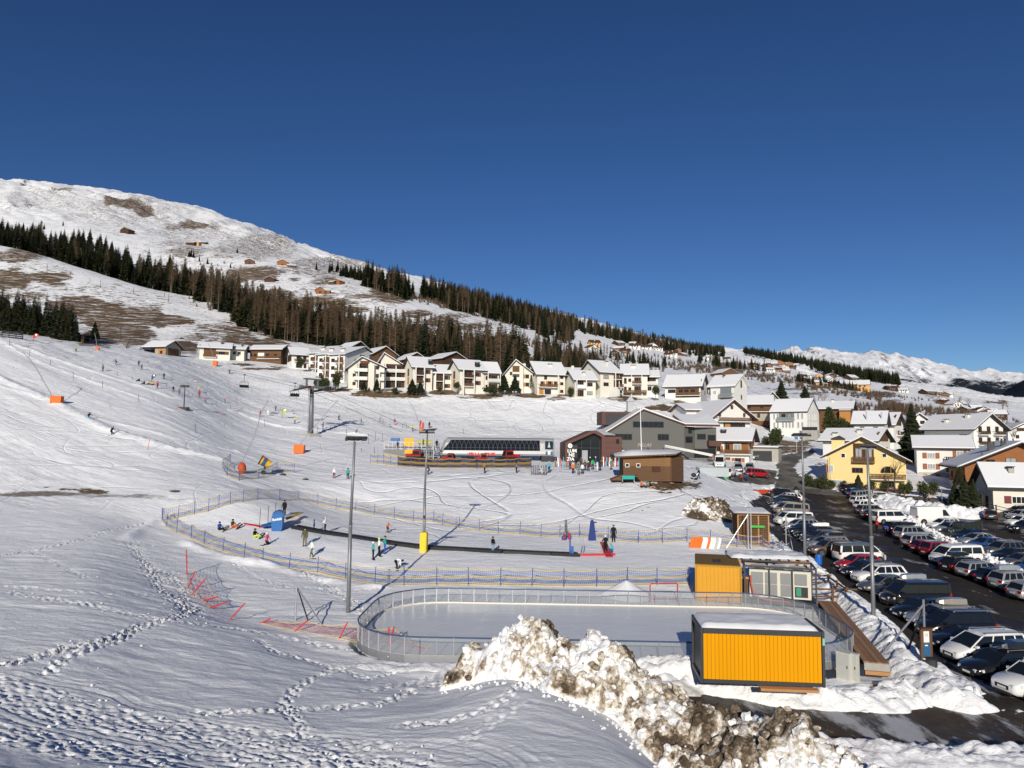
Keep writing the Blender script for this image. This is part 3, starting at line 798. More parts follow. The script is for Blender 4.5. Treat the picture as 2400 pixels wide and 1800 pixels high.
heap("earth_mound","brown earth mound with melting snow on the slope below the hut",[gr(1630,1208,.9,1.8),gr(1655,1204,1.4,2.6),gr(1690,1200,1.5,2.6),gr(1712,1206,.8,1.8)],.16,M_DIRTY,.7,lambda X,Y,hh,n,v:np.clip((n-.25)*2.3+(v-.5)*.3,0,1),36)
def clods():
 rnd=random.Random(8);mb=MB()
 def clod(x,y,z,s):
  n=len(mb.v)
  for k in range(6):
   t=[(1,0,0),(-1,0,0),(0,1,0),(0,-1,0),(0,0,1),(0,0,-1)][k]
   mb.v.append(tuple(c+q*s*rnd.uniform(.6,1.1) for c,q in zip((x,y,z),t)))
  for f in ((0,2,4),(2,1,4),(1,3,4),(3,0,4),(2,0,5),(1,2,5),(3,1,5),(0,3,5)):mb.f.append(tuple(n+i for i in f));mb.m.append(0)
 for pts,w,dep in TRAIL_W:
  for a,b in zip(pts[:-1],pts[1:]):
   L=math.hypot(b[0]-a[0],b[1]-a[1])
   for k in range(int(L*w*1.6)):
    t=rnd.random();x=a[0]+(b[0]-a[0])*t+rnd.gauss(0,w*.8);y=a[1]+(b[1]-a[1])*t+rnd.gauss(0,w*.8)
    clod(x,y,gz(x,y)+.02,rnd.uniform(.02,.075))
 for q in range(len(big)-1):
  a,b=big[q],big[q+1]
  for k in range(26):
   t=rnd.random();s=rnd.choice((-1,1));e=rnd.uniform(.85,1.5)*a[3]
   x=a[0]+(b[0]-a[0])*t+s*e*.5;y=a[1]+(b[1]-a[1])*t+s*e
   clod(x,y,gz(x,y)+.03,rnd.uniform(.03,.13))
 tag(mb.build("snow_clods",M_SNOWCLOD,fix=False),"loose snow clods lying beside tracks and heaps","snow clods",kind='stuff')
M_SNOWCLOD=mat("snow_clod",(.84,.85,.88),rough=.6,var=.04)
clods()
def far_range(name,label,ridge,d0,d1,base,amp,material,pxs,nu=300,nv=70,seed=1):
 ks=sorted(ridge);us=np.linspace(pxs[0],pxs[1],nu)
 rp=np.interp(us,ks,[ridge[k] for k in ks])
 X=np.zeros((nv,nu));Y=X.copy();Z=X.copy();A=X.copy()
 for j in range(nv):
  t=j/(nv-11);tt=min(t,1)
  d=d0+(d1-d0)*t
  for i in range(nu):
   a=P(us[i],base,d0).z;b=P(us[i],rp[i],d1).z
   r=ray(us[i],900);X[j,i]=r.x/r.y*d;Y[j,i]=d
   Z[j,i]=a+(b-a)*(tt**1.1)-max(0,t-1)*3500
   A[j,i]=900+(base-900)*(1-tt)
 n=(1-np.abs(fbm(X/420,Y/1300,6,seed,.55)*2-1))-.62+(fbm(X/120,Y/300,5,seed+3,.6)-.5)*.5
 prof=np.array([min(1,j/(nv-11)) for j in range(nv)])[:,None]
 Z=Z+n*amp*(.25+.75*np.sin(np.clip(prof,0,1)*2.4))
 mb=MB();mb.v=list(map(tuple,np.stack([X,Y,Z],-1).reshape(-1,3)))
 mb.f=[(j*nu+i,j*nu+i+1,(j+1)*nu+i+1,(j+1)*nu+i) for j in range(nv-1) for i in range(nu-1)];mb.m=[0]*len(mb.f)
 o=mb.build(name,material,smooth=True,fix=False)
 return tag(o,label,None,kind='structure')
def range_material(name,line,soft,forest=(.016,.022,.032)):
 m=bpy.data.materials.new(name);m.use_nodes=True
 nt=m.node_tree;N=nt.nodes;L=nt.links;b=N["Principled BSDF"];b.inputs["Roughness"].default_value=.8;b.inputs["Specular IOR Level"].default_value=.1
 g=N.new("ShaderNodeNewGeometry");sx=N.new("ShaderNodeSeparateXYZ");L.new(g.outputs["Position"],sx.inputs[0])
 def noise(s,d=6):
  n=N.new("ShaderNodeTexNoise");n.inputs["Scale"].default_value=s;n.inputs["Detail"].default_value=d;n.inputs["Roughness"].default_value=.65;L.new(g.outputs["Position"],n.inputs["Vector"]);return n.outputs["Fac"]
 def ma(op,a,c):
  n=N.new("ShaderNodeMath");n.operation=op
  for i,v in enumerate((a,c)):
   if isinstance(v,(int,float)):n.inputs[i].default_value=v
   else:L.new(v,n.inputs[i])
  return n.outputs[0]
 def ramp(f,lo,hi):
  n=N.new("ShaderNodeMapRange");n.inputs["From Min"].default_value=lo;n.inputs["From Max"].default_value=hi;L.new(f,n.inputs["Value"]);return n.outputs["Result"]
 def mix(f,a,c):
  n=N.new("ShaderNodeMix");n.data_type='RGBA';L.new(f,n.inputs["Factor"])
  for k,v in (("A",a),("B",c)):
   if isinstance(v,tuple):n.inputs[k].default_value=(*v,1)
   else:L.new(v,n.inputs[k])
  return n.outputs["Result"]
 sn=N.new("ShaderNodeSeparateXYZ");L.new(g.outputs["Normal"],sn.inputs[0])
 rock_shade=ma('MULTIPLY',ramp(sn.outputs["Z"],.95,.80),ramp(noise(.010,9),.44,.60))  # grey on steeper slopes: bare rock plus slope shading put into the colour
 c=mix(rock_shade,(.74,.77,.82),(.15,.15,.17))
 h=ma('ADD',sx.outputs["Z"],ma('MULTIPLY',ma('SUBTRACT',noise(.004),.5),soft*5));h=ma('ADD',h,ma('MULTIPLY',ma('SUBTRACT',noise(.02,3),.5),soft*2.4))
 c=mix(ramp(h,line+soft*.4,line-soft*.4),c,forest)
 L.new(c,b.inputs["Base Color"])
 return m
far_range("mountain_range","jagged snowy mountain range on the far right horizon",{1600:835,1740:828,1800:824,1830:818,1852:814,1858:810,1864:815,1880:822,1910:824,1945:826,1958:822,1985:831,2010:829,2050:821,2062:818,2085:829,2130:840,2180:852,2230:863,2270:872,2310:874,2340:871,2370:879,2400:884,2600:905,3100:930},6200,9000,975,190,range_material("range_snow",700,120),(1560,3100),420,90,5)
far_range("forested_hill","dark forested valley side at the far right edge",{2200:985,2300:955,2345:928,2400:893,2500:868,2700:850,3100:850},3300,4600,1000,60,range_material("valley_forest",900,60,(.010,.015,.022)),(2220,3100),120,40,9)
M_SPRUCE=[mat("spruce_needles",(.030,.040,.018),rough=.8,var=.45,scale=.9,spec=.2),
   mat("spruce_needles_brown",(.046,.046,.022),rough=.8,var=.45,scale=.9,spec=.2)]
M_BARK=mat("bark",(.10,.075,.055),rough=.9,var=.3,scale=4,stretch=(1,1,.2))
M_LARCH=mat("larch_twigs",(.088,.061,.038),rough=.9,var=.4,scale=1.2,spec=.1)
M_SCRUB=mat("scrub_twigs",(.065,.048,.036),rough=.9,var=.35,scale=2,spec=.1)
M_TWIG=mat("bare_twigs",(.17,.13,.10),rough=.9,var=.3,scale=2,spec=.1)
M_BUSH=mat("evergreen_leaves",(.045,.055,.018),rough=.7,var=.5,scale=2.5,spec=.25)
M_HEDGE_RED=mat("russet_twigs",(.16,.08,.05),rough=.9,var=.4,scale=3)
def spruce_crown(mb,rnd,h,r,z0,whorls,per,mi=0,gap=0.0):
 for w in range(whorls):
  t=w/whorls
  z=z0+(h-z0)*(t**.92)
  rad=r*((1-t)**.85)*(.75+.4*rnd.random())+.12
  n=max(4,int(per*(1-.45*t)))
  a0=rnd.random()*6.28
  for k in range(n):
   if rnd.random()<gap:continue
   a=a0+6.283*k/n+rnd.uniform(-.25,.25)
   L=rad*rnd.uniform(.65,1.12)
   drop=L*rnd.uniform(.18,.5)
   wd=L*rnd.uniform(.24,.40)+.1
   ca,sa=math.cos(a),math.sin(a)
   up=rnd.uniform(.0,.14)*L
   base=(0,0,z+up)
   mid1=(ca*L*.55-sa*wd,sa*L*.55+ca*wd,z-drop*.45)
   mid2=(ca*L*.55+sa*wd,sa*L*.55-ca*wd,z-drop*.45-wd*.25)
   tip=(ca*L,sa*L,z-drop)
   mb.add([base,mid1,tip,mid2],[(0,1,2),(0,2,3)],mi)
   mb.tri((ca*L*.3,sa*L*.3,z-drop*.1),(ca*L*.92,sa*L*.92,z-drop*.9),
     (ca*L*.62+sa*wd*.2,sa*L*.62,z-drop-L*.25-.15),mi)
 mb.add([(0.1,0,h-.9),(-.08,.1,h-.9),(-.05,-.1,h-.9),(0,0,h)],[(0,1,3),(1,2,3),(2,0,3)],mi)
def spruce_mesh(seed,h=24.0,r=3.6,bare=.06,whorls=30,per=9,needle=0,gap=0.0):
 rnd=random.Random(seed);mb=MB()
 mb.tube((0,0,-1.0),(0,0,h*.9),h*.012+.05,.03,5,1,False)
 spruce_crown(mb,rnd,h,r,h*bare,whorls,per,0,gap)
 return mb.mesh("spruce_tree",[M_SPRUCE[needle],M_BARK],fix=False)
def larch_mesh(seed,h=25.0,r=3.2,dens=1.0):
 rnd=random.Random(seed);mb=MB()
 mb.tube((0,0,-1),(0,0,h*.55),h*.011+.04,h*.007+.02,5,1,False)
 mb.tube((0,0,h*.55),(0,0,h),h*.007+.02,.02,4,1,False)
 for k in range(int(300*dens)):
  t=rnd.random()**.8
  z=h*(.26+.73*t)
  L=r*(1-t)**.7*rnd.uniform(.45,1.1)+.25
  a=rnd.random()*6.283
  ca,sa=math.cos(a),math.sin(a)
  dz=rnd.uniform(-.16,.22)*L
  wd=rnd.uniform(.05,.13)
  tip=(ca*L,sa*L,z+dz)
  mb.tri((0,0,z+wd),(0,0,z-wd),tip,0)
  for s in (.45,.65,.85):
   q=(ca*L*s,sa*L*s,z+dz*s)
   b=rnd.uniform(-1,1)
   l2=L*rnd.uniform(.2,.4)
   mb.tri(q,(q[0]+ca*.12,q[1]+sa*.12,q[2]-.10),(q[0]-sa*b*l2+ca*l2*.4,q[1]+ca*b*l2+sa*l2*.4,q[2]-rnd.uniform(.1,.55)),0)
 return mb.mesh("larch_tree",[M_LARCH,M_BARK],fix=False)
def twig_parts(seed,h=8.0,spread=.55,depth=5,trunk_r=.16,mb=None,multi=1):
 rnd=random.Random(seed)
 trunk,twigs=MB(),MB()
 def grow(p,d,L,r,lev):
  q=p+d*L
  tgt=trunk if lev<2 else twigs
  if lev<3:tgt.tube(p,q,r,r*.68,5 if lev<2 else 3,0,False)
  else:
   s=d.orthogonal().normalized()*max(r,.022)
   tgt.tri(p-s,p+s,q)
  if lev>=depth:return
  for k in range(rnd.choice((2,3,3)) if lev else 4):
   e=Vector((rnd.gauss(0,1),rnd.gauss(0,1),rnd.gauss(.25,.6)))
   nd=(d+e*spread).normalized()
   grow(p+d*L*rnd.uniform(.6,1.0),nd,L*rnd.uniform(.6,.82),r*.6,lev+1)
 for m in range(multi):
  d=Vector((rnd.gauss(0,.25) if multi>1 else 0,rnd.gauss(0,.25) if multi>1 else 0,1)).normalized()
  grow(Vector((rnd.gauss(0,.2)*(multi>1),rnd.gauss(0,.2)*(multi>1),-.3)),d,h*.34,trunk_r,0)
 return trunk,twigs
def bare_mesh(seed,**kw):
 a,b=twig_parts(seed,**kw)
 mb=MB();mb.add(a.v,a.f,1);mb.add(b.v,b.f,0)
 return mb.mesh("bare_tree",[M_TWIG,M_BARK],fix=False)
def leafy(mb,rnd,c,rx,ry,rz,n,size,mi=0):
 for k in range(n):
  a,b=rnd.random()*6.283,math.acos(rnd.uniform(-1,1))
  q=rnd.random()**.4*(1+.18*math.sin(3*a+5*b))
  p=Vector((c[0]+rx*q*math.sin(b)*math.cos(a),c[1]+ry*q*math.sin(b)*math.sin(a),c[2]+rz*q*math.cos(b)))
  u=Vector((rnd.gauss(0,1),rnd.gauss(0,1),rnd.gauss(0,1))).normalized()*size*rnd.uniform(.5,1.2)
  v=u.orthogonal().normalized()*size*rnd.uniform(.4,.9)
  mb.quad(p-u,p-v,p+u,p+v,mi)
SPR=[spruce_mesh(1),spruce_mesh(2,r=3.1,whorls=32),spruce_mesh(3,r=4.0,bare=.12,needle=1),spruce_mesh(4,r=2.8,bare=.2,whorls=26),spruce_mesh(5,r=3.4,needle=1)]
SPR_THIN=[spruce_mesh(11,r=2.3,bare=.38,whorls=22,per=8),spruce_mesh(12,r=2.6,bare=.45,whorls=20,per=8)]
LAR=[larch_mesh(21),larch_mesh(22,r=2.7),larch_mesh(23,r=3.7,dens=1.2),larch_mesh(24,r=3.0,dens=.9)]
BARE=[bare_mesh(31),bare_mesh(32,spread=.45),bare_mesh(33,spread=.7,multi=3)]
def along(table,px):
 ks=sorted(table)
 px=min(max(px,ks[0]),ks[-1])
 for a,b in zip(ks[:-1],ks[1:]):
  if a<=px<=b:
   t=(px-a)/(b-a)
   return tuple(u*(1-t)+v*t for u,v in zip(table[a],table[b]))
FOREST=[]       # (apparent size,mesh,x,y,z,scale,rot,kind)
def plant_band(table,count,pick,hmin,hmax,seed,bias=1.0):
 rnd=random.Random(seed)
 ks=sorted(table)
 n=0
 count=int(count*1.45)
 while n<count:
  px=rnd.uniform(ks[0],ks[-1])
  d0,d1=along(table,px)
  if d1-d0<2:n+=1;continue
  d=d0+(d1-d0)*rnd.random()**bias
  p=at(px,d)
  kind,me,base=pick(rnd,px,d)
  s=rnd.uniform(hmin,hmax)/base
  FOREST.append((s*base/d,me,p.x,p.y,p.z-.4,s*rnd.uniform(.68,1.14),rnd.random()*6.28,kind))
  n+=1
def pk_spruce(rnd,px,d):return 'spruce',rnd.choice(SPR),24.0
def pk_tall(rnd,px,d):
 return ('spruce',rnd.choice(SPR_THIN+SPR[:4]),24.0) if rnd.random()<.75 else ('larch',rnd.choice(LAR),25.0)
def pk_mixed(rnd,px,d):
 f=.10 if px<380 else .42 if px<470 else .66
 if rnd.random()<f:return 'larch',rnd.choice(LAR),25.0
 return 'spruce',rnd.choice(SPR),24.0
def pk_larchy(rnd,px,d):
 if rnd.random()<.60:return 'larch',rnd.choice(LAR),25.0
 return 'spruce',rnd.choice(SPR),24.0
def pk_right(rnd,px,d):
 f=.25 if px<1250 else .45
 if rnd.random()<f:return 'larch',rnd.choice(LAR),25.0
 return 'spruce',rnd.choice(SPR),24.0
plant_band({-420:(700,900),0:(640,880),100:(610,860),200:(575,815),300:(560,730),380:(552,672),430:(540,625)},620,pk_mixed,19,28,101)
plant_band({425:(535,620),500:(470,575),560:(430,505),600:(412,462),700:(408,440),800:(400,432)},270,pk_mixed,19,27,102)
plant_band({640:(405,430),800:(396,428),900:(372,415),1000:(345,392),1100:(322,375),1180:(312,345),1230:(300,316)},290,pk_larchy,16,25,103)
plant_band({845:(640,690),900:(640,690),965:(625,690)},45,pk_tall,21,27,104)
plant_band({760:(770,850),860:(720,800)},40,pk_spruce,10,16,105)
plant_band({985:(690,720),1050:(690,730)},26,pk_tall,22,27,106)
plant_band({1040:(640,840),1100:(640,900),1200:(655,1100),1260:(620,1150),1330:(560,1150),1345:(700,1150)},560,pk_right,17,25,107,.8)
plant_band({1330:(900,1200),1450:(950,1250),1600:(1100,1400),1700:(1400,1700)},320,pk_right,17,24,108)
plant_band({1250:(370,560),1330:(350,520),1350:(380,480),1400:(380,440)},95,pk_right,9,15,109)
plant_band({1390:(300,360),1480:(285,335),1530:(270,300)},44,pk_spruce,8,13,110)
plant_band({1400:(560,600),1520:(520,560),1560:(560,590)},18,pk_right,8,14,111)
plant_band({-300:(330,400),0:(318,372),100:(300,345),165:(270,300)},120,pk_spruce,13,19,112)
plant_band({1530:(1750,1950),1640:(1800,2000),1700:(1950,2200)},130,pk_spruce,18,24,113)
plant_band({1745:(2050,2260),1850:(1500,1900),1950:(1350,1750),2050:(1250,1500),2110:(1200,1300)},620,pk_spruce,18,25,114)
plant_band({1640:(800,860),1760:(800,900),1800:(900,950)},40,pk_right,9,16,115)
plant_band({1870:(720,760),2010:(700,730)},26,pk_spruce,9,15,116)
for _k,(px,d,h) in enumerate(((25,960,12),(62,930,15),(75,960,9),(380,770,16),(425,830,10),(430,830,12),(436,828,11),(450,810,7),(470,790,9),(525,760,7),(120,1010,8),(540,905,8),(730,790,10))):
 p=at(px,d)
 FOREST.append((h/d,SPR[int(px)%3],p.x,p.y,p.z-.3,h/24.0,px,'lone'))
FOREST.sort(key=lambda t:-t[0])
_cnt={'spruce':0,'larch':0,'lone':0}
_rest=[]
_lab={'spruce':("spruce_tree","dark evergreen spruce in the wood across the mountainside","spruces of the mountain wood"),
  'larch':("larch_tree","leafless brown larch in the wood on the slope","bare larches of the mountain wood")}
for ap,me,x,y,z,s,rz,kind in FOREST:
 if kind=='lone':
  _cnt[kind]+=1;o=mobj("lone_spruce",me);tag(o,"lone small spruce, %s by size of those on the bare upper mountainside"%ORD[_cnt[kind]-1],"tree","scattered spruces on the open mountainside")
 elif _cnt[kind]<290 and abs(x/y)<.78:
  _cnt[kind]+=1
  nm,lb,gr=_lab[kind]
  o=mobj(nm,me);tag(o,lb,"tree",gr)
 else:
  _rest.append((me,x,y,z,s,rz));continue
 o.location=(x,y,z);o.rotation_euler=(0,0,rz);o.scale=(s*random.uniform(1.1,1.6),)*2+(s,)
def forest_stuff(name,items,label):
 kinds=[]
 for it in items:
  if it[0] not in kinds:kinds.append(it[0])
 hid=bpy.data.collections.new(name+"_kinds")
 me=bpy.data.meshes.new(name)
 me.vertices.add(len(items))
 me.vertices.foreach_set("co",np.array([it[1:4] for it in items],np.float32).ravel())
 for nm,tp,vals in (("s",'FLOAT',[it[4] for it in items]),("r",'FLOAT',[it[5] for it in items]),("k",'INT',[kinds.index(it[0]) for it in items])):
  a=me.attributes.new(nm,tp,'POINT');a.data.foreach_set("value",np.array(vals,np.int32 if tp=='INT' else np.float32))
 o=mobj(name,me)
 for i,k in enumerate(kinds):
  t=bpy.data.objects.new("%s_kind_%02d"%(name,i),k);hid.objects.link(t)
 ng=bpy.data.node_groups.new(name,'GeometryNodeTree')
 ng.interface.new_socket("Geometry",in_out='INPUT',socket_type='NodeSocketGeometry')
 ng.interface.new_socket("Geometry",in_out='OUTPUT',socket_type='NodeSocketGeometry')
 N,L=ng.nodes,ng.links
 gi,go=N.new("NodeGroupInput"),N.new("NodeGroupOutput")
 ci=N.new("GeometryNodeCollectionInfo");ci.inputs["Collection"].default_value=hid
 ci.inputs["Separate Children"].default_value=True;ci.inputs["Reset Children"].default_value=True
 ip=N.new("GeometryNodeInstanceOnPoints");ip.inputs["Pick Instance"].default_value=True
 def attr(n,t):
  a=N.new("GeometryNodeInputNamedAttribute");a.data_type=t;a.inputs["Name"].default_value=n
  return a.outputs["Attribute"]
 cx=N.new("ShaderNodeCombineXYZ");L.new(attr("r",'FLOAT'),cx.inputs["Z"])
 L.new(gi.outputs[0],ip.inputs["Points"]);L.new(ci.outputs[0],ip.inputs["Instance"])
 L.new(attr("k",'INT'),ip.inputs["Instance Index"]);L.new(cx.outputs[0],ip.inputs["Rotation"])
 cs=N.new("ShaderNodeCombineXYZ");w3=N.new("ShaderNodeMath");w3.operation='MULTIPLY';w3.inputs[1].default_value=1.35;L.new(attr("s",'FLOAT'),w3.inputs[0]);L.new(w3.outputs[0],cs.inputs[0]);L.new(w3.outputs[0],cs.inputs[1]);L.new(attr("s",'FLOAT'),cs.inputs[2]);L.new(cs.outputs[0],ip.inputs["Scale"]);L.new(ip.outputs[0],go.inputs[0])
 md=o.modifiers.new("trees",'NODES');md.node_group=ng
 return tag(o,label,"wood",kind='stuff')
forest_stuff("far_forest",_rest,"dense wood covering the mountain flank behind the separate trees")
W_CREAM=mat("render_cream",(.66,.63,.555),rough=.9,var=.05,scale=.8,spec=.1)
W_WHITE=mat("render_white",(.68,.675,.65),rough=.9,var=.05,scale=.8,spec=.1)
W_YELLOW=mat("render_yellow",(.72,.56,.26),rough=.9,var=.05,scale=.7,spec=.1)
W_GREY=mat("render_grey",(.128,.126,.121),rough=.9,var=.05,scale=.6,spec=.1)
W_BROWN=mat("wood_brown",(.13,.068,.035),rough=.8,var=.3,scale=2.5,stretch=(.4,.4,3),spec=.15)
W_DARK=mat("wood_dark",(.065,.036,.022),rough=.8,var=.3,scale=2.5,stretch=(.4,.4,3),spec=.15)
W_LOG=mat("wood_log",(.26,.105,.038),rough=.7,var=.3,scale=2.0,stretch=(.4,.4,4),spec=.2)
W_ORANGE=mat("wood_orange",(.42,.19,.055),rough=.8,var=.22,scale=2.0,stretch=(4,4,.3),spec=.2)
W_OCHRE=mat("render_ochre",(.62,.34,.12),rough=.9,var=.06,spec=.1)
W_STONE=mat("wall_stone",(.33,.30,.26),rough=.95,var=.4,scale=3,bump=.6,spec=.1)
W_CONC=mat("concrete",(.36,.35,.32),rough=.9,var=.15,scale=1.2,spec=.1)
M_ROOF=mat("roof_dark",(.045,.038,.036),rough=.7,var=.25,scale=2,spec=.2)
M_ROOFB=mat("roof_fascia_brown",(.085,.045,.030),rough=.7,var=.2,scale=2,spec=.2)
M_RUST=mat("cladding_russet",(.105,.048,.040),rough=.6,var=.12,scale=1.5,spec=.25)
M_SNOWCAP=mat("roof_snow",(.71,.72,.75),rough=.55,var=.03,scale=.7,spec=.2,bump=.25)
M_PANE=mat("window_glass",(.016,.019,.024),rough=.06,var=.2,scale=.4,spec=.25)
M_CURT=mat("curtained_glass",(.30,.32,.34),rough=.25,var=.25,scale=2,stretch=(3,3,.2),spec=.5)
M_FRAMEW=mat("frame_white",(.74,.73,.70),rough=.5,var=.04)
M_FRAMEB=mat("frame_brown",(.13,.062,.032),rough=.6,var=.15,stretch=(3,3,.4))
M_FRAMEK=mat("frame_black",(.025,.026,.030),rough=.5,var=.1)
M_SHUT=mat("shutter_red_brown",(.30,.10,.045),rough=.7,var=.15)
M_METAL=mat("galvanised",(.42,.43,.45),rough=.42,metal=.7,var=.12,scale=3)
M_BLACK=mat("black_metal",(.018,.018,.02),rough=.5,var=.2)
M_RAILG=mat("balcony_glass",(.20,.24,.25),rough=.15,var=.05,spec=.5)
_winmesh={}
def window_mesh(w,h,frame,mull,t=.09):
 k=(round(w,2),round(h,2),frame.name,mull)
 if k not in _winmesh:
  mb=MB();b=min(.10,w*.12)
  mb.box(-w/2,w/2,-t,.05,h-b,h).box(-w/2,w/2,-t-.03,.05,0,b)
  mb.box(-w/2,-w/2+b,-t,.05,b,h-b).box(w/2-b,w/2,-t,.05,b,h-b)
  for i in range(mull):
   x=-w/2+w*(i+1)/(mull+1)
   mb.box(x-b*.35,x+b*.35,-t+.02,.05,b,h-b)
  p=MB();p.box(-w/2+b*.9,w/2-b*.9,-.035,.04,b*.9,h-b*.9)
  _winmesh[k]=(mb.mesh("window",frame),{})
  _winmesh[k][1]['g']=p
 return _winmesh[k]
_panes={}
def put_window(root,M,w,h,frame,glass,mull,name="window"):
 me,dct=window_mesh(w,h,frame,mull)
 if glass.name not in dct:
  dct[glass.name]=dct['g'].mesh("pane",glass)
 o=mobj(name,me,root);o.matrix_local=M
 mobj("pane",dct[glass.name],o)
 return o
_shut={}
def put_panel(root,M,w,h,m,name,t=.06):
 k=(round(w,2),round(h,2),m.name,name,t)
 if k not in _shut:
  mb=MB();mb.box(-w/2,w/2,-t,.02,0,h)
  if name=="shutter":
   for i in range(4):mb.box(-w/2+.05,w/2-.05,-t-.02,-t+.005,h*(.08+i*.23),h*(.24+i*.23))
  _shut[k]=mb.mesh(name,m)
 o=mobj(name,_shut[k],root);o.matrix_local=M
 return o
class House:
 def __init__(s,name,label,px,pybase,d,w,l,hf,hr,ridge='x',rpos=.5,hb=None,yaw=0.0,wall=W_CREAM,ov=.9,trim=M_ROOF,snow=.3,cat="house",group=None,base=3.0,ovs=None,facing=False,snowin=.12,rsub=None):
  p=P(px,pybase,d)
  s.yaw=math.radians(yaw)-(math.atan2(p.x,p.y) if facing else 0)
  s.root=thing(name,label,cat,p,s.yaw,group)
  s.w,s.l,s.hf,s.hr,s.ridge=w,l,hf,hr,ridge
  hb=hf if hb is None else hb
  s.hb,s.rpos=hb,rpos
  ovs=ov if ovs is None else ovs
  mb=MB()
  if ridge=='x':
   cr=l*rpos
   mb.prism([(0,-base),(l,-base),(l,hb),(cr,hr),(0,hf)],'x',-w/2,w/2)
   prof,a0,a1,ax=[(0,hf),(cr,hr),(l,hb)],-w/2-ovs,w/2+ovs,'x'
  else:
   cr=-w/2+w*rpos
   mb.prism([(-w/2,-base),(w/2,-base),(w/2,hb),(cr,hr),(-w/2,hf)],'y',0,l)
   prof,a0,a1,ax=[(-w/2,hf),(cr,hr),(w/2,hb)],-ovs,l+ovs,'y'
  mb.build("wall",wall,s.root)
  roof,cap=MB(),MB()
  th=.24
  for (c0,z0),(c1,z1),sg in ((prof[0],prof[1],0),(prof[2],prof[1],1)):
   g=(z1-z0)/(c1-c0)
   e=c0-ov if c0<c1 else c0+ov
   ze=z0+g*(e-c0)
   up=.03
   roof.prism([(e,ze+up),(c1,z1+up),(c1,z1+th+up),(e,ze+th+up)],ax,a0,a1)
   if snow:
    q=e+(snowin if e<c1 else-snowin)
    zq=z0+g*(q-c0)
    cap.prism([(q,zq+th+up+.012),(c1,z1+th+up+.012),(c1,z1+th+up+snow),(q+(.10 if e<c1 else-.10),zq+th+up+snow*.9),(q,zq+th+up+snow*.5)],ax,a0+snowin,a1-snowin)
  roof.build("roof",trim,s.root)
  if snow:
   o=cap.build("roof_snow",M_SNOWCAP,s.root)
 def fm(s,face,u,z,out=0.0):
  if face=='F':return Matrix.Translation((u,-out,z))
  if face=='R':return Matrix.Translation((s.w/2+out,s.l/2+u,z))@Matrix.Rotation(math.pi/2,4,'Z')
  if face=='L':return Matrix.Translation((-s.w/2-out,s.l/2-u,z))@Matrix.Rotation(-math.pi/2,4,'Z')
 def win(s,u,z,w=1.1,h=1.2,face='F',frame=M_FRAMEB,glass=M_PANE,mull=1,shut=None,sm=M_SHUT,out=0.0,name="window"):
  put_window(s.root,s.fm(face,u,z,out),w,h,frame,glass,mull,name)
  if shut:
   for k in shut:
    put_panel(s.root,s.fm(face,u+k*(w/2+w*.25+.04),z,out),w*.48,h,sm,"shutter")
  return s
 def panel(s,u,z,w,h,m=W_BROWN,face='F',name="cladding_or_shade",t=.05,out=0.0):  # real boarding, and dark panels painting the shade of loggias and openings
  put_panel(s.root,s.fm(face,u,z,out),w,h,m,name,t)
  return s
 def door(s,u,z=0,w=1.0,h=2.05,m=W_BROWN,face='F'):
  put_panel(s.root,s.fm(face,u,z),w,h,m,"door",.07)
  return s
 def balcony(s,u,z,w,dep=1.3,face='F',m=W_WHITE,rail=W_BROWN,style='bars',posts=0,hgt=.95,slab=.18):
  M=s.fm(face,u,z)
  mb=MB();mb.box(-w/2,w/2,-dep,-.002,-slab,0)
  o=mb.build("balcony",m,s.root);o.matrix_local=M
  r=MB()
  y=-dep+.04
  if style=='solid':
   r.box(-w/2,w/2,y-.06,y+.04,.004,hgt).box(-w/2,-w/2+.08,y+.04,-.02,.004,hgt).box(w/2-.08,w/2,y+.04,-.02,.004,hgt)
  else:
   r.box(-w/2,w/2,y-.04,y+.04,hgt-.1,hgt).box(-w/2,w/2,y-.03,y+.03,.08,.18)
   for sx in (-1,1):
    r.box(sx*(w/2-.04)-.03,sx*(w/2-.04)+.03,y+.04,-.02,hgt-.1,hgt)
   n=max(3,int(w/(.22 if style=='bars' else .34)))
   bw=(w/n)*(.36 if style=='bars' else .40)
   for i in range(n):
    x=-w/2+w*(i+.5)/n
    r.box(x-bw,x+bw,y-.02,y+.02,.18,hgt-.1)
  r.build("railing",rail,o)
  if posts:
   q=MB()
   q.box(-w/2-.12,-w/2+.14,-dep-.02,-dep+.24,-z-1.5,posts)
   if w>3:q.box(w/2-.14,w/2+.12,-dep-.02,-dep+.24,-z-1.5,posts)
   q.build("post",m,o)
  return s
 def post(s,u,h,dep,w=.32,m=W_WHITE,z=-2.0):
  mb=MB();mb.box(u-w/2,u+w/2,-dep,-dep+w,z,h)
  mb.build("pillar",m,s.root)
  return s
 def fin(s,u,dep,h,w=.3,m=W_WHITE,z=-2.0):
  mb=MB();mb.box(u-w/2,u+w/2,-dep,-.003,z,h)
  mb.build("wing_wall",m,s.root)
  return s
 def roofz(s,c):
  if s.ridge=='x':
   cr=s.l*s.rpos;c0,c1=0,s.l
  else:
   cr=-s.w/2+s.w*s.rpos;c0,c1=-s.w/2,s.w/2
  return s.hf+(s.hr-s.hf)*(c-c0)/(cr-c0) if c<cr else s.hb+(s.hr-s.hb)*(c1-c)/(c1-cr)
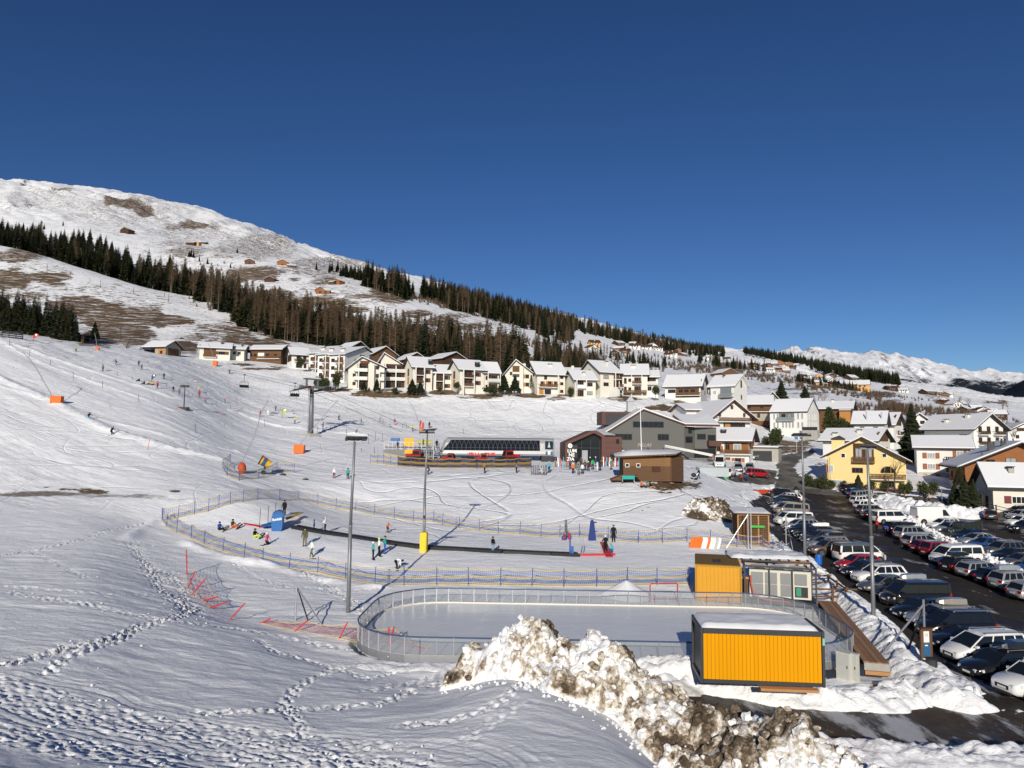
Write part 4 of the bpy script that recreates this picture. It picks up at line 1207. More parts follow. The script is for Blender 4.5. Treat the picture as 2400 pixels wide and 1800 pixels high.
 def chimney(s,x,y,w=1.0,h=1.3,m=W_CREAM,cap=M_BLACK,dpt=.8):
  z=s.roofz(y if s.ridge=='x' else x)
  mb=MB();mb.box(x-w/2,x+w/2,y-dpt/2,y+dpt/2,z-.4,z+h)
  o=mb.build("chimney",m,s.root)
  c=MB()
  c.box(x-w/2-.1,x+w/2+.1,y-dpt/2-.1,y+dpt/2+.1,z+h+.22,z+h+.32)
  for sx in (-1,1):
   for sy in (-1,1):c.box(x+sx*w*.38-.06,x+sx*w*.38+.06,y+sy*dpt*.38-.06,y+sy*dpt*.38+.06,z+h+.004,z+h+.22)
  c.build("chimney_cap",cap,o)
  return s
GA="apartment chalets in the row above the piste"
def apt(label,px,py,d,w,l,hf,hr,**kw):
 kw.setdefault('wall',W_CREAM);kw.setdefault('cat',"apartment house");kw.setdefault('group',GA)
 return House("apartment_chalet",label,px,py,d,w,l,hf,hr,**kw)
h=apt("low brown gabled chalet at the left end of the apartment row, behind a dark bush",703,866,266,6.2,9,5.6,8.4,yaw=28,wall=W_WHITE)
h.panel(0,3.2,7.5,2.6,W_DARK,'L');h.win(-.6,3.2,1.6,1.9,glass=M_PANE).win(1.6,3.2,1.2,1.9).win(-.4,.6,2.2,1.7).win(1.8,.6,1,1.7);h.balcony(.3,2.9,5.2,1.0,style='wide')
def stepped(label,px,py,d,w,chim):
 h=apt(label,px,py,d,w,15,8.8,12.6,yaw=-24,rpos=.75,hb=11.4,ov=.7,wall=W_WHITE)
 for z in (.6,3.3,6.0):
  h.win(-w/2+1.5,z+.3,1.5,1.3)
  h.panel(w/2-2.0,z,2.6,2.0,W_BROWN);h.win(w/2-2.5,z+.1,1.1,1.8,out=.06)
  h.balcony(w/2-1.9,z-.1,3.4,1.2,style='wide',m=W_WHITE)
 h.post(w/2-1.6,8.6,1.2)
 h.win(-1.5,6.2,.9,1.5,'R').panel(2.6,6.6,2.4,3.2,W_DARK,'R')
 h.chimney(chim,4.0,1.7,1.1)
 return h
stepped("white stepped apartment chalet, leftmost of three sharing a staggered snowy roof",737,884,264,5.6,.6)
stepped("white stepped apartment chalet, middle of three sharing a staggered snowy roof",759,888,257,6.0,0)
stepped("white stepped apartment chalet with grey shaded end wall beside the dark shrubs",789,890,250,6.6,-.6)
h=apt("cream apartment chalet with a broad brown gable, white pier and two white balconies",858,910,232,11.6,12,6.6,10.0,ridge='y',rpos=.36,hb=6.9,facing=True,yaw=4)
for z in (0,2.75,5.5):
 if z<5:h.win(-3.9,z+.9,1.0,1.1)
 h.panel(-1.2,z+.05,3.4,2.6,W_DARK);h.win(-1.0,z+.1,1.9,1.9,out=.06)  # dark panel paints the loggia's shade onto the flat wall
 h.win(3.6,z+.8,1.1,1.3)
 if z:h.balcony(-1.9,z,4.3,1.4,m=W_WHITE,rail=W_WHITE,style='solid');h.balcony(4.9,z,1.6,1.3,m=W_WHITE,rail=W_WHITE,style='solid')
h.panel(-.6,7.6,3.0,1.4,W_BROWN);h.post(-2.6,8.2,1.45);h.fin(1.45,1.45,8.0,1.9,W_CREAM);h.post(4.1,6.7,1.3)
h.chimney(1.4,1.2,.9,2.0,M_BLACK);h.chimney(-.3,6,.9,1.2)
h=apt("cream apartment chalet with brown boarded front and white balconies beside a dark gap",920,910,240,8.2,12,9.9,11.6,ridge='y',rpos=.12,hb=7.4,facing=True,yaw=6)
for z in (0,2.75,5.5):
 h.panel(.6,z+.02,6.9,2.7,W_DARK);h.win(-1.2,z+.1,1.7,2.0,out=.06);h.win(2.0,z+.1,1.9,2.0,out=.06)  # brown boarding with the loggia shade put into its dark colour
 if z:h.balcony(.8,z,6.6,1.4,m=W_WHITE,rail=W_WHITE,style='wide')
h.post(.9,7.6,1.45);h.post(-2.6,8.6,1.45);h.chimney(1.0,2.0,1.2,1.2,M_BLACK)
def broad(label,px,py,d,w,l,hf,hr,chim,yaw,side=True,**kw):
 h=apt(label,px,py,d,w,l,hf,hr,yaw=yaw,**kw)
 nz=int(hf/2.7)
 for i in range(nz):
  z=hf-2.75*(nz-i)
  h.panel(-w*.18,z+.05,w*.40,2.5,W_DARK)  # flat dark panel stands in for a deep shaded loggia
  h.win(-w*.25,z+.1,w*.13,1.9,out=.06).win(-w*.1,z+.1,w*.12,1.9,out=.06)
  if i or nz<3:h.balcony(-w*.18,z,w*.42,1.3,m=W_WHITE,rail=W_DARK if i%2 else W_BROWN,style='wide')
  h.win(w*.2,z+.55,1.3,1.35,shut=(1,) if i!=1 else (-1,1),sm=W_BROWN)
  if side:
   h.panel(0,z,1.9,2.5,W_BROWN if i%2 else W_ORANGE,'L')
 h.post(-w*.4,hf,1.3);h.post(w*.04,hf,1.3)
 if chim is not None:h.chimney(chim,1.2,1.5,1.7,M_BLACK)
 return h
broad("cream apartment chalet with black chimney at its right eave and a conifer at its corner",990,915,233,6.6,11,7.7,11.2,3.0,24)
h=broad("lower cream apartment chalet with one white balcony between two taller chalets",1037,913,236,6.0,10,5.5,8.4,None,10,side=False)
h=broad("cream apartment chalet with black chimney amid its long roof and a broad bush",1106,921,230,8.4,11,7.6,10.9,2.2,24)
p=P(1150,919,231)
h=apt("narrow cream annex joined right of the chalet with black chimney and broad bush",1152,917,233,5.0,9,6.2,9.7,yaw=18)
for z in (.3,3.2):h.panel(.3,z,3.4,2.1,W_DARK);h.win(-1.5,z+.5,1.2,1.3).win(.6,z+.1,1.6,1.9,out=.06)
h.balcony(.5,3.1,4.2,1.4,m=W_WHITE,rail=W_WHITE,style='wide',posts=2.9)
h=apt("cream apartment chalet with steep dark gable behind two small conifers",1215,912,234,9.4,12,4.9,9.4,ridge='y',rpos=.40,hb=5.2,facing=True,yaw=3)
for z in (.3,3.0,5.7):
 h.panel(-.8,z,2.4,2.0,W_BROWN if z>5 else M_FRAMEK)
 if z<5:h.balcony(-.8,z-.1,2.7,1.1,m=W_WHITE,rail=W_WHITE,style='solid')
 if z<5:h.win(2.9,z+.6,1.2,1.3,shut=(-1,),sm=W_ORANGE)
h.win(-2.5,4.6,.8,1.1);h.fin(.9,1.1,7.4,1.3,W_CREAM);h.chimney(2.0,2.0,.9,1.5)
h=apt("cream apartment chalet with big tilted snowy roof, wide balcony and twin chimney",1292,923,231,9.6,12,6.4,10.6,yaw=16)
h.panel(0,5.9,6.0,2.6,W_DARK,'L');h.win(-2.0,6.6-2,1.0,1.2).win(-3.2,2.5,1.0,1.5,sm=W_ORANGE,shut=(1,)).win(-.6,2.3,1.2,1.8,shut=(-1,1),sm=W_ORANGE).win(1.4,2.3,1.0,1.8,shut=(1,),sm=W_ORANGE)
for z in (.4,2.9,5.0):h.win(3.6,z,1.1,1.0)
h.balcony(-1.2,2.1,6.6,1.6,style='wide',m=W_WHITE);h.post(1.9,6.0,1.6);h.door(-3.4,-.2,1.5,1.8,W_ORANGE);h.win(-1.2,-.2,2.2,1.7,mull=2);h.chimney(.8,3.6,1.4,1.0)
h=apt("smaller cream apartment chalet with stairs in shade at its right side",1372,931,226,7.0,10,5.6,8.6,yaw=14)
for z in (.2,3.0):h.panel(-1.9,z,2.6,2.1,W_DARK);h.win(-1.4,z+.1,1.3,1.9,out=.06).win(1.5,z+.5,1.8,1.2,mull=2,glass=M_CURT if z<1 else M_PANE)
h.balcony(-1.7,2.9,3.2,1.3,m=W_WHITE,rail=W_WHITE,style='solid',posts=2.6);h.chimney(.2,2.0,.8,1.2)
h=apt("tall cream apartment chalet with grey gable end and outdoor stair by its door",1430,924,232,7.6,13,7.2,11.2,yaw=26)
for z in (2.8,5.2):h.win(-1.6,z-.2,2.0,1.2,mull=2,glass=M_PANE if z<4 else M_CURT)
h.panel(2.4,2.4,2.0,2.3,W_DARK).panel(2.4,5.0,2.0,2.2,W_BROWN);h.win(2.5,2.5,1.2,2.0,out=.06);h.balcony(2.6,5.0,2.4,1.2,style='bars',posts=2.2)
h.balcony(3.6,2.4,1.6,1.4,style='bars');h.chimney(.9,3.4,.9,1.6);h.win(0,7.6,.8,.9,'L')
_st=MB()
for i in range(8):_st.box(1.4-i*.32,1.75-i*.32,-1.4,-.3,-1,2.3-i*.3)
_st.build("stair",W_WHITE,h.root)
h=apt("cream apartment chalet with twin chimney and deck, second from the row's right end",1488,924,234,8.2,12,6.6,10.2,yaw=-8)
for z in (.6,3.5):h.win(-1.6,z+.6,1.1,1.1).panel(.9,z,2.2,2.1,W_DARK);h.win(.6,z,1.3,2.0,out=.06).win(-3.1,z,.9,1.9,glass=M_PANE)
h.balcony(.6,3.4,3.4,1.3,m=W_WHITE,style='wide',posts=2.8);h.balcony(0,.3,7.6,1.5,m=W_DARK,style='wide');h.chimney(-.4,3.6,1.5,1.0)
h=apt("low white annex with balcony at the very right end of the apartment row",1526,921,238,4.6,8,5.4,7.6,yaw=-6,wall=W_WHITE)
h.panel(0,3.2,3.2,1.9,W_DARK).win(-.5,.8,1.3,1.4);h.balcony(.2,2.9,4.0,1.2,m=W_WHITE,rail=W_WHITE,style='wide')
GB="brown roofed chalets just behind the apartment row"
def back(label,px,py,d,w,l,hf,hr,**kw):
 kw.setdefault('wall',W_DARK)
 return House("brown_chalet",label,px,py,d,w,l,hf,hr,cat="house",group=GB,**kw)
h=back("dark chalet under the trees, highest roof behind the apartment row",842,838,296,10,9,3.6,6.4,ridge='y',facing=True,yaw=38)
h.win(-1.5,1.6,1.2,1.1).win(1.8,1.6,1.2,1.1).win(0,1.4,1,1,'L');h.balcony(0,.6,8,1.2)
h=back("red brown gabled chalet with pale blue side wall behind the white piers",902,858,276,10.5,10,4.4,7.4,ridge='y',rpos=.5,facing=True,yaw=30,wall=W_BROWN)
h.win(-2,3.4,1.3,1.2).win(1.2,3.4,1.3,1.2).panel(0,.5,8.5,3.0,mat("render_pale_blue",(.32,.40,.55),var=.05),'L');h.win(2,1.5,.9,1.1,'L').win(-2,1.5,.9,1.1,'L')
h=back("dark gabled chalet peeping over the roofs left of the conifers",975,866,272,9.5,10,3.6,6.2,ridge='y',facing=True,yaw=26,wall=W_BROWN)
h.win(-1,2.6,1.4,1.3).win(1.4,2.6,1,1.3)
h=back("long dark chalet with low wide snowy roof behind the pair of cream chalets",1066,868,276,12.5,10,4.2,6.8,ridge='y',facing=True,yaw=40,wall=W_DARK)
h.win(-2,2.6,1.4,1.2).win(2,2.6,1.4,1.2)
h=back("white chimneyed chalet roof between the twin chimneys at the right of the row",1342,905,252,9,9,4.6,6.6,yaw=10,wall=W_CREAM);h.chimney(1.0,4.0,.9,1.3);h.win(2.5,2.6,1,1)
h=House("timber_house","small timber house with lean-to and dark solar roof behind the bare tree",362,836,252,9.0,8,3.6,5.8,yaw=-14,wall=W_STONE,cat="house")
h.panel(-2.0,0,4.2,2.6,M_FRAMEK);h.panel(2.8,.6,2.6,2.2,W_ORANGE);h.win(2.8,1.0,1.0,1.1,out=.06);h.panel(0,.3,5.5,3.0,W_BROWN,'R')
_mb=MB();_mb.hexa([(-4.6,-2.2,2.35),(.2,-2.2,2.35),(.2,.1,3.25),(-4.6,.1,3.25),(-4.6,-2.2,2.5),(.2,-2.2,2.5),(.2,.1,3.4),(-4.6,.1,3.4)])
_mb.build("lean_to_roof",mat("solar_blue",(.03,.04,.07),rough=.2,var=.1),h.root)
_mb=MB()
for x in (-4.4,-2.2,0):_mb.tube((x,-2.1,-1),(x,-2.1,2.4),.1)
_mb.build("post",W_DARK,h.root)
h=House("low_chalet","low cream chalet with brown gable and shuttered window above the piste",503,838,262,10.5,8,3.6,5.6,yaw=18,wall=W_CREAM,cat="house")
h.panel(-1.7,0,4.2,3.2,W_BROWN);h.win(2.4,1.2,2.4,1.2,mull=2,shut=(-1,1),sm=W_BROWN);h.panel(0,2.6,7.6,2.2,W_DARK,'L');h.win(1.5,.8,.9,1.2,'L');h.balcony(-1.7,.1,4.4,1.1);h.chimney(2.2,3,.8,1.0,M_BLACK)
h=House("low_chalet","long low chalet with even snowy roof just behind the snow mound",622,842,272,12.5,8,3.8,5.6,yaw=-6,wall=W_BROWN,cat="house")
h.panel(-1.8,.3,2.5,2.2,W_WHITE).win(-4.2,1,1.3,1.2).win(.8,.8,1.6,1.5,mull=2).win(4.0,1,1.3,1.2);h.balcony(1.5,.2,9,1.1)
h=House("low_chalet","small snow roofed link building between the low cream chalet and the long low one",554,837,268,5.5,7,3.0,4.6,yaw=10,wall=W_CREAM,cat="house");h.win(-.8,1,1,1.1).win(1,1,1,1.1);h.chimney(1.6,2,.6,1.0,M_BLACK)
def hotel():
 d=150
 s=mpp(d)
 h=House("mountain_hotel","large grey gabled hotel with russet roof edge and three rows of dark windows",1510,1080,d,17.2,16,5.4,10.6,ridge='y',rpos=.49,hb=7.6,yaw=4,wall=W_GREY,trim=M_RUST,cat="hotel",ov=.5,ovs=.45)
 h.win(.9,7.0,6.6,1.25,frame=M_FRAMEK,mull=5,glass=M_PANE).win(-4.9,4.35,4.6,1.25,frame=M_FRAMEK,mull=4).win(4.1,4.35,2.4,1.3,frame=M_FRAMEK,mull=2,glass=M_PANE)
 h.win(-2.4,.3,4.6,1.9,frame=M_FRAMEK,mull=4).win(5.8,.3,4.4,1.9,frame=M_FRAMEK,mull=4).win(-6.6,.2,1.6,1.8,frame=M_FRAMEK,mull=0).win(2.5,.1,1.6,1.9,frame=M_FRAMEB,mull=2)
 for u in (-4.7,.8,4.2):
  q=MB();q.box(u-.12,u+.12,-.22,-.003,2.1,2.7).build("wall_lamp",M_BLACK,h.root)
 y0=0
 w1=MB();w1.prism([(8.61,.4),(11.6,2.6),(11.6,15),(8.61,15)],'z',-3,7.3);w1.prism([(11.6,2.3),(16.4,2.3),(16.4,15),(11.6,15)],'z',-3.0,7.2)
 w1.build("wing",W_GREY,h.root)
 r=MB();r.hexa([(8.7,-.3,7.36),(17.0,1.6,7.36),(17.0,8.5,9.6),(8.7,8.5,9.6),(8.7,-.3,7.75),(17.0,1.6,7.75),(17.0,8.5,10.0),(8.7,8.5,10.0)])
 o=r.build("wing_roof",M_RUST,h.root)
 r=MB();r.hexa([(8.8,-.1,7.77),(16.9,1.8,7.77),(16.9,8.5,10.02),(8.8,8.5,10.02),(8.8,-.1,8.0),(16.9,1.8,8.0),(16.9,8.5,10.25),(8.8,8.5,10.25)])
 r.build("roof_snow",M_SNOWCAP,o)
 put_window(h.root,Matrix.Translation((10.1,1.5,3.9))@Matrix.Rotation(.635,4,'Z'),2.4,1.3,M_FRAMEK,M_PANE,2)
 put_window(h.root,Matrix.Translation((10.4,1.7,5.9))@Matrix.Rotation(.635,4,'Z'),1.2,1.3,M_FRAMEK,M_PANE,1)
 h.win(13.1,4.6,1.9,1.2,frame=M_FRAMEK,out=-2.3,mull=2)
 h.win(13.0,.6,3.0,2.0,frame=M_FRAMEK,out=-2.3,mull=3)
 for z in (.3,3.2):
  m=MB();m.box(14.3,17.0,1.0,2.296,z,z+1.15)
  m.build("balcony",M_RUST,h.root)
  m=MB();m.box(14.5,16.2,2.22,2.297,z+1.16,z+2.4);m.build("balcony_door",M_PANE,h.root)
 m=MB();m.box(-7.8,1.2,6.0,12,7.6,10.5);m.build("rooftop_box",M_RUST,h.root)
 m=MB();m.box(-7.0,1.2,5.93,5.996,7.6,10.1);m.build("rooftop_glazing",M_FRAMEK,h.root)
 m=MB();m.box(-1.6,-.3,8.0,9.3,10.5,13.0);m.prism([(-2.0,12.9),(.1,12.9),(-.95,14.1)],'y',7.8,9.5);m.build("vent_tower",M_METAL,h.root)
 m=MB();m.box(8.0,13.6,-5.0,-.4,-3.0,-.4);m.build("terrace_plinth",mat("dark_boards",(.05,.052,.055),var=.15,scale=2,stretch=(.3,.3,5)),h.root)
 m=MB()
 for k in range(15):m.tube((8.1+k*.39,-4.9,-.4),(8.1+k*.39,-4.9,.7),.025,n=4)
 m.tube((8.0,-4.9,.72),(13.6,-4.9,.72),.035,n=4);m.build("terrace_railing",M_METAL,h.root)
 m=MB();m.tube((3.8,-2.2,-.4),(3.8,-2.2,3.4),.06);m.tube((13.2,-4.4,.3),(13.2,-4.4,1.6),.06);m.build("awning_pole",M_METAL,h.root)
 m=MB();m.add([(3.8,-2.2,3.3),(13.2,-4.4,1.5),(13.0,-4.2,1.1),(3.9,-1.9,2.9)],[(0,1,2,3)]);m.tube((3.8,-2.2,3.35),(13.2,-4.4,1.55),.07,n=6);m.build("rolled_awning",W_WHITE,h.root)
 cu=bpy.data.curves.new("hotel_lettering",'FONT');cu.body="PELLAS";cu.size=.95;cu.shear=.25;cu.extrude=.02;cu.align_x='CENTER'
 t=bpy.data.objects.new("tmp_text",cu);COL.objects.link(t)
 me=bpy.data.meshes.new_from_object(t.evaluated_get(bpy.context.evaluated_depsgraph_get()));bpy.data.objects.remove(t)
 me.materials.clear();me.materials.append(mat("lettering_grey",(.40,.36,.33),var=.02))
 t=mobj("lettering",me,h.root);t.matrix_local=Matrix.Translation((.0,-.03,3.0))@Matrix.Rotation(math.pi/2,4,'X')
 return h
hotel()
def text_mesh(body,size,m,extrude=.03,offset=0.0,align='LEFT',spacing=1.0):
 cu=bpy.data.curves.new("lettering",'FONT');cu.body=body;cu.size=size;cu.extrude=extrude;cu.offset=offset;cu.align_x=align;cu.space_character=spacing
 cu.resolution_u=3
 t=bpy.data.objects.new("tmp_text",cu);COL.objects.link(t)
 me=bpy.data.meshes.new_from_object(t.evaluated_get(bpy.context.evaluated_depsgraph_get()));bpy.data.objects.remove(t)
 me.materials.clear();me.materials.append(m)
 return me
RX90=Matrix.Rotation(math.pi/2,4,'X')
M_SIGNW=mat("sign_white",(.82,.82,.80),rough=.5,var=.02)
def ticket_house():
 p=P(1376,1081.5,143);s=mpp(143)
 r=thing("visitor_centre","russet clad visitor centre with glass gable and big white LUM NE ZIA lettering","visitor centre",p,math.radians(3))
 poly=[(-4.2,0),(-4.2,3.6),(.4,6.0),(1.5,6.05),(4.0,5.0),(4.0,0)]
 def rim(o,i,y0,y1):
  m=MB()
  n=len(o)
  for k in range(n-1):
   m.hexa([(o[k][0],y0,o[k][1]),(o[k+1][0],y0,o[k+1][1]),(i[k+1][0],y0,i[k+1][1]),(i[k][0],y0,i[k][1]),
     (o[k][0],y1,o[k][1]),(o[k+1][0],y1,o[k+1][1]),(i[k+1][0],y1,i[k+1][1]),(i[k][0],y1,i[k][1])])
  return m
 outer=[(-4.4,-1),(-4.4,3.7),(1.1,6.2),(1.9,6.2),(3.6,5.3),(3.6,-1)]
 inner=[(-4.0,-1),(-4.0,3.3),(1.1,5.6),(1.6,5.6),(2.95,4.85),(2.95,-1)]
 rim(outer,inner,0,9).build("cladding_shell",M_RUST,r)
 m=MB();m.prism([(-4.0,-1),(-4.0,3.3),(1.1,5.6),(1.6,5.6),(2.95,4.85),(2.95,-1)],'y',1.3,1.5);m.build("glass_front",M_PANE,r)
 m=MB();m.box(-3.98,-1.9,.25,1.29,-1,3.25);m.build("sign_wall",M_RUST if False else mat("sign_dark",(.03,.03,.032),var=.1),r)
 m=MB()
 for x in (-2.6,-.9,.9,2.8):m.box(x-.05,x+.05,1.18,1.298,-1,4.4 if x>-2 else 3.8)
 m.box(-2.6,2.8,1.17,1.297,2.6,2.72);m.build("glazing_bars",M_FRAMEK,r)
 m=MB();m.box(-.85,.3,1.12,1.296,-.5,2.2);m.build("door",M_CURT,r)
 m=MB();m.prism([(3.61,-1),(7.2,-1),(7.2,5.0),(3.61,5.0)],'y',.6,8)
 w=m.build("side_wing",M_RUST,r)
 for z in (1.6,2.7,3.8):
  q=MB();q.box(3.62,7.2,.56,.598,z,z+.05);q.build("cladding_joint",mat("joint_dark",(.05,.025,.02)),w)
 q=MB();q.box(4.7,7.0,.52,.597,-.6,1.4);q.build("service_opening",M_PANE,w)
 q=MB();q.box(6.0,6.6,.52,.597,3.6,4.5);q.build("window",M_PANE,w)
 q=MB();q.hexa([(1.7,.3,6.05),(3.5,.3,5.3),(6.9,6,5.3),(4.5,6,6.05),(1.7,.3,6.2),(3.5,.3,5.45),(6.9,6,5.45),(4.5,6,6.2)]);q.build("roof_snow",M_SNOWCAP,r)
 y=.6
 for body,x,z,sz in (("LUM",-4.0,1.78,.95),("NE",-3.75,.96,.95),("ZIA",-4.1,.14,.95)):
  t=mobj("lettering",text_mesh(body,sz,M_SIGNW,.06,.022),r);t.matrix_local=Matrix.Translation((x,-.12,z))@RX90
 q=MB();q.tube((-3.45,-.16,3.1),(-3.45,-.06,3.1),.46,n=20);q.build("round_logo",M_SIGNW,r)
 q=MB();q.tube((-3.38,-.19,3.13),(-3.38,-.161,3.13),.27,n=14);q.build("logo_ring",mat("logo_grey",(.45,.45,.45)),r)
 q=MB();q.box(-4.3,-1.6,-.05,.3,-2.0,.08);q.build("sign_plinth",M_RUST,r)
ticket_house()
def hut():
 p=P(1516,1128,101)
 r=thing("timber_hut","weathered timber hut on stilts with a snowy pent roof and two small white windows","hut",p,math.radians(-3))
 wood=mat("weathered_boards",(.20,.105,.045),rough=.85,var=.45,scale=1.6,stretch=(.35,.35,3))
 wood2=mat("weathered_boards_dark",(.115,.060,.030),rough=.85,var=.4,scale=1.6,stretch=(.35,.35,3))
 n=13
 bm_=[MB().box(-3.3,3.32,-.04,.08,0,.25).mesh("plank",wood),MB().box(-3.3,3.32,-.04,.08,0,.25).mesh("plank",wood2)]
 sm_=MB().box(-.04,.08,0,5.6,0,.25).mesh("plank",wood2)
 c=MB();c.box(-3.3,5.16,.09,5.6,.0,3.45);c.build("wall",W_DARK,r)
 for k in range(n):
  z=.02+k*.265
  o=mobj("plank",bm_[0 if k>7 else 1],r);o.matrix_local=Matrix.Translation((0,random.uniform(-.012,.012),z))
  o=mobj("plank",sm_,r)
  o.matrix_local=Matrix.Translation((3.42,.05,z))@Matrix.Rotation(-math.atan2(1.9,5.6),4,'Z') if True else None
 q=MB();q.prism([(3.3,.09),(5.18,5.65),(3.3,5.65)],'z',.0,3.45);q.build("side_wall",wood2,r)
 q=MB();q.hexa([(-4.6,-1.0,3.28),(4.0,-1.0,3.75),(6.2,6.5,4.0),(-4.2,6.5,3.6),(-4.6,-1.0,3.45),(4.0,-1.0,3.9),(6.2,6.5,4.15),(-4.2,6.5,3.75)]);q.build("roof",W_BROWN,r)
 q=MB();vs=[];nx,ny=14,10
 for j in range(ny+1):
  for i in range(nx+1):
   u,v=i/nx,j/ny
   x0,x1=-4.55+.4*v,3.95+2.2*v
   edge=min(u,1-u,v,1-v)
   z=3.45+.45*u+.27*v+(.02+.30*min(1,edge*6))+.12*vnoise(np.array([u*6.]),np.array([v*5.]),3)[0]*min(1,edge*8)+.25*math.exp(-((u-.3)/.2)**2)*min(1,edge*4)
   vs.append((x0+(x1-x0)*u,-.95+7.4*v,z))
 fs=[(j*(nx+1)+i,j*(nx+1)+i+1,(j+1)*(nx+1)+i+1,(j+1)*(nx+1)+i) for j in range(ny) for i in range(nx)]
 q.add(vs,fs);q.build("roof_snow",M_SNOWCAP,r,smooth=True)
 for u in (-2.75,-1.2):put_window(r,Matrix.Translation((u,-.05,1.95)),.55,.55,M_FRAMEW,M_PANE,0)
 q=MB();q.box(.7,1.9,-.09,-.045,1.3,2.1)
 for k in range(5):q.box(.7,1.9,-.12,-.089,1.33+k*.15,1.42+k*.15)
 q.build("vent_grille",W_DARK,r)
 q=MB()
 for x,y in ((-3,.4),(0,.4),(3.1,.5),(4.9,5.2),(-3,5.2),(1.5,.4)):q.box(x-.12,x+.12,y-.12,y+.12,-3,.0)
 q.build("stilt",W_BROWN,r)
 q=MB()
 for k in range(12):q.box(3.7+k*.2,3.78+k*.2,-.3+k*.55,-.2+k*.55,3.5,3.72)
 q.build("rafter_end",W_DARK,r)
 q=MB();q.tube((-.4,2.5,3.6),(-.55,2.5,10.6),.07,.04,6);q.build("flagpole",M_SIGNW,r)
 q=MB();q.add([(3.75,.5,.9),(3.95,1.2,.9),(3.9,.95,2.6)],[(0,1,2)]);q.build("pennant_board",M_SIGNW,r)
 q=MB();q.hexa([(-5.0,-.6,.1),(-3.35,-.6,.1),(-3.35,2,.1),(-5.0,2,.1),(-5.0,-.6,.25),(-3.35,-.6,.9),(-3.35,2,.9),(-5.0,2,.25)]);q.build("ramp",W_BROWN,r)
hut()
GV="village houses around the car park"
def vil(label,px,py,d,w,l,hf,hr,**kw):
 kw.setdefault('cat',"house");kw.setdefault('group',GV)
 return House(kw.pop('nm',"village_house"),label,px,py,d,w,l,hf,hr,**kw)
h=vil("wide white and brown timber chalet with long snowy roof above the hotel",1600,934,236,11.8,11,4.2,8.0,yaw=-26,wall=W_WHITE)
h.panel(1.6,.3,7.6,3.2,W_BROWN);h.win(-3.6,1.9,2.6,1.2,mull=3,frame=M_FRAMEB,sm=W_ORANGE)
for u in (-.6,1.3,3.4):h.win(u,1.9,1.5,1.2,out=.06,frame=M_FRAMEB)
h.balcony(2.0,1.0,8.0,1.4,rail=W_BROWN);h.win(1.5,1.6,.9,1.3,'R').panel(-2.2,3.0,4.0,3.5,W_BROWN,'R')
h=vil("white three storey house with grey balcony recess left of the red gabled one",1693,962,214,7.6,8.5,7.7,10.6,yaw=-44,wall=W_WHITE,trim=W_WHITE)
for z in (1.6,5.0):h.win(-2.4,z,1.1,1.1,frame=M_FRAMEW,glass=M_CURT)
for z in (1.2,4.2):h.panel(1.2,z,3.6,2.5,mat("recess_grey",(.17,.19,.21),rough=.4,var=.1));h.balcony(1.6,z-.1,4.4,1.2,m=W_CONC,rail=M_METAL,style='bars')
h.win(.5,7.0,.9,2.2,'R').win(.5,3.4,.7,1.4,'R').win(.5,.6,.7,1.2,'R');h.chimney(-1,3.2,.5,.8,M_METAL)
h=vil("large white house with red brown scalloped gable and wooden balcony behind the hotel",1715,1014,184,11.0,15,4.2,8.2,ridge='y',yaw=16,wall=W_WHITE,trim=M_RUST,ov=1.5,ovs=1.6)
h.win(-1.9,4.0,2.0,1.7,frame=M_FRAMEW,glass=mat("blind_white",(.68,.68,.66)),mull=0).win(2.4,4.0,2.0,1.7,frame=M_FRAMEW,glass=MATS["blind_white"],mull=0)
h.balcony(.2,2.9,9.6,1.5,rail=W_BROWN,style='bars');h.panel(.8,.3,6.4,2.2,M_FRAMEK);h.door(-1.2,.2,1.6,2.2,W_ORANGE);h.win(2.5,.3,1.4,2.1,out=.06,mull=1)
for u in (-3.6,0,3.6):h.panel(u,6.2-abs(u)*.55,.5,.9,M_RUST,name="bracket",t=.5)
h=vil("white wing with small red gable left of the scalloped gable",1640,1012,192,7.5,10,5.8,7.4,ridge='x',yaw=10,wall=W_WHITE,trim=M_RUST);h.win(-1,3.5,1.2,1.2).win(1.6,3.5,1.2,1.2)
h=vil("log walled chalet over a white ground floor with black chimney beside the hotel",1716,1094,160,7.2,9,6.0,8.4,yaw=-27,wall=W_WHITE,ov=1.1,nm="log_chalet")
for k in range(9):h.panel(1.0,3.0+k*.325,5.2,.30,W_LOG,name="log",t=.10+.02*(k%2))
h.win(1.2,3.7,1.7,1.4,frame=M_FRAMEW,glass=M_CURT,out=.12);h.win(-.9,3.7,.9,1.4,out=.12,frame=M_FRAMEB);h.balcony(1.0,2.9,6.6,1.3,rail=W_BROWN)
h.win(-2.9,3.4,.9,1.2,shut=(1,)).door(-1.0,0,1.3,2.1).win(1.3,.7,1.4,1.3,shut=(-1,1));h.panel(0,4,7,3.0,W_LOG,'R');h.chimney(-2.2,2.2,1.2,.9,M_BLACK)
h=vil("brown timbered house with wide snowy roof behind the white three storey house",1772,982,228,9.5,9,4.8,7.4,yaw=-20,wall=W_BROWN)
h.panel(0,-.6,9.4,2.3,W_STONE);h.win(-2,3,1.2,1.1).win(1.8,3,1.2,1.1).win(-2,.4,.9,1.3,out=.06).win(.8,.4,.9,1.3,out=.06);h.balcony(0,2.4,8.4,1.2,rail=W_BROWN)
h=vil("long white house with tall windows, roof balcony and bare gable on the slope",1848,1004,213,11.3,9,4.9,8.6,yaw=-44,wall=W_WHITE,ov=.35,ovs=.3)
for u in (-4.3,-3.2,3.0,4.2):h.win(u,2.7,.75,1.8,frame=M_FRAMEW,glass=M_CURT,mull=0).win(u,.1,.75,1.8,frame=M_FRAMEW,glass=M_CURT,mull=0)
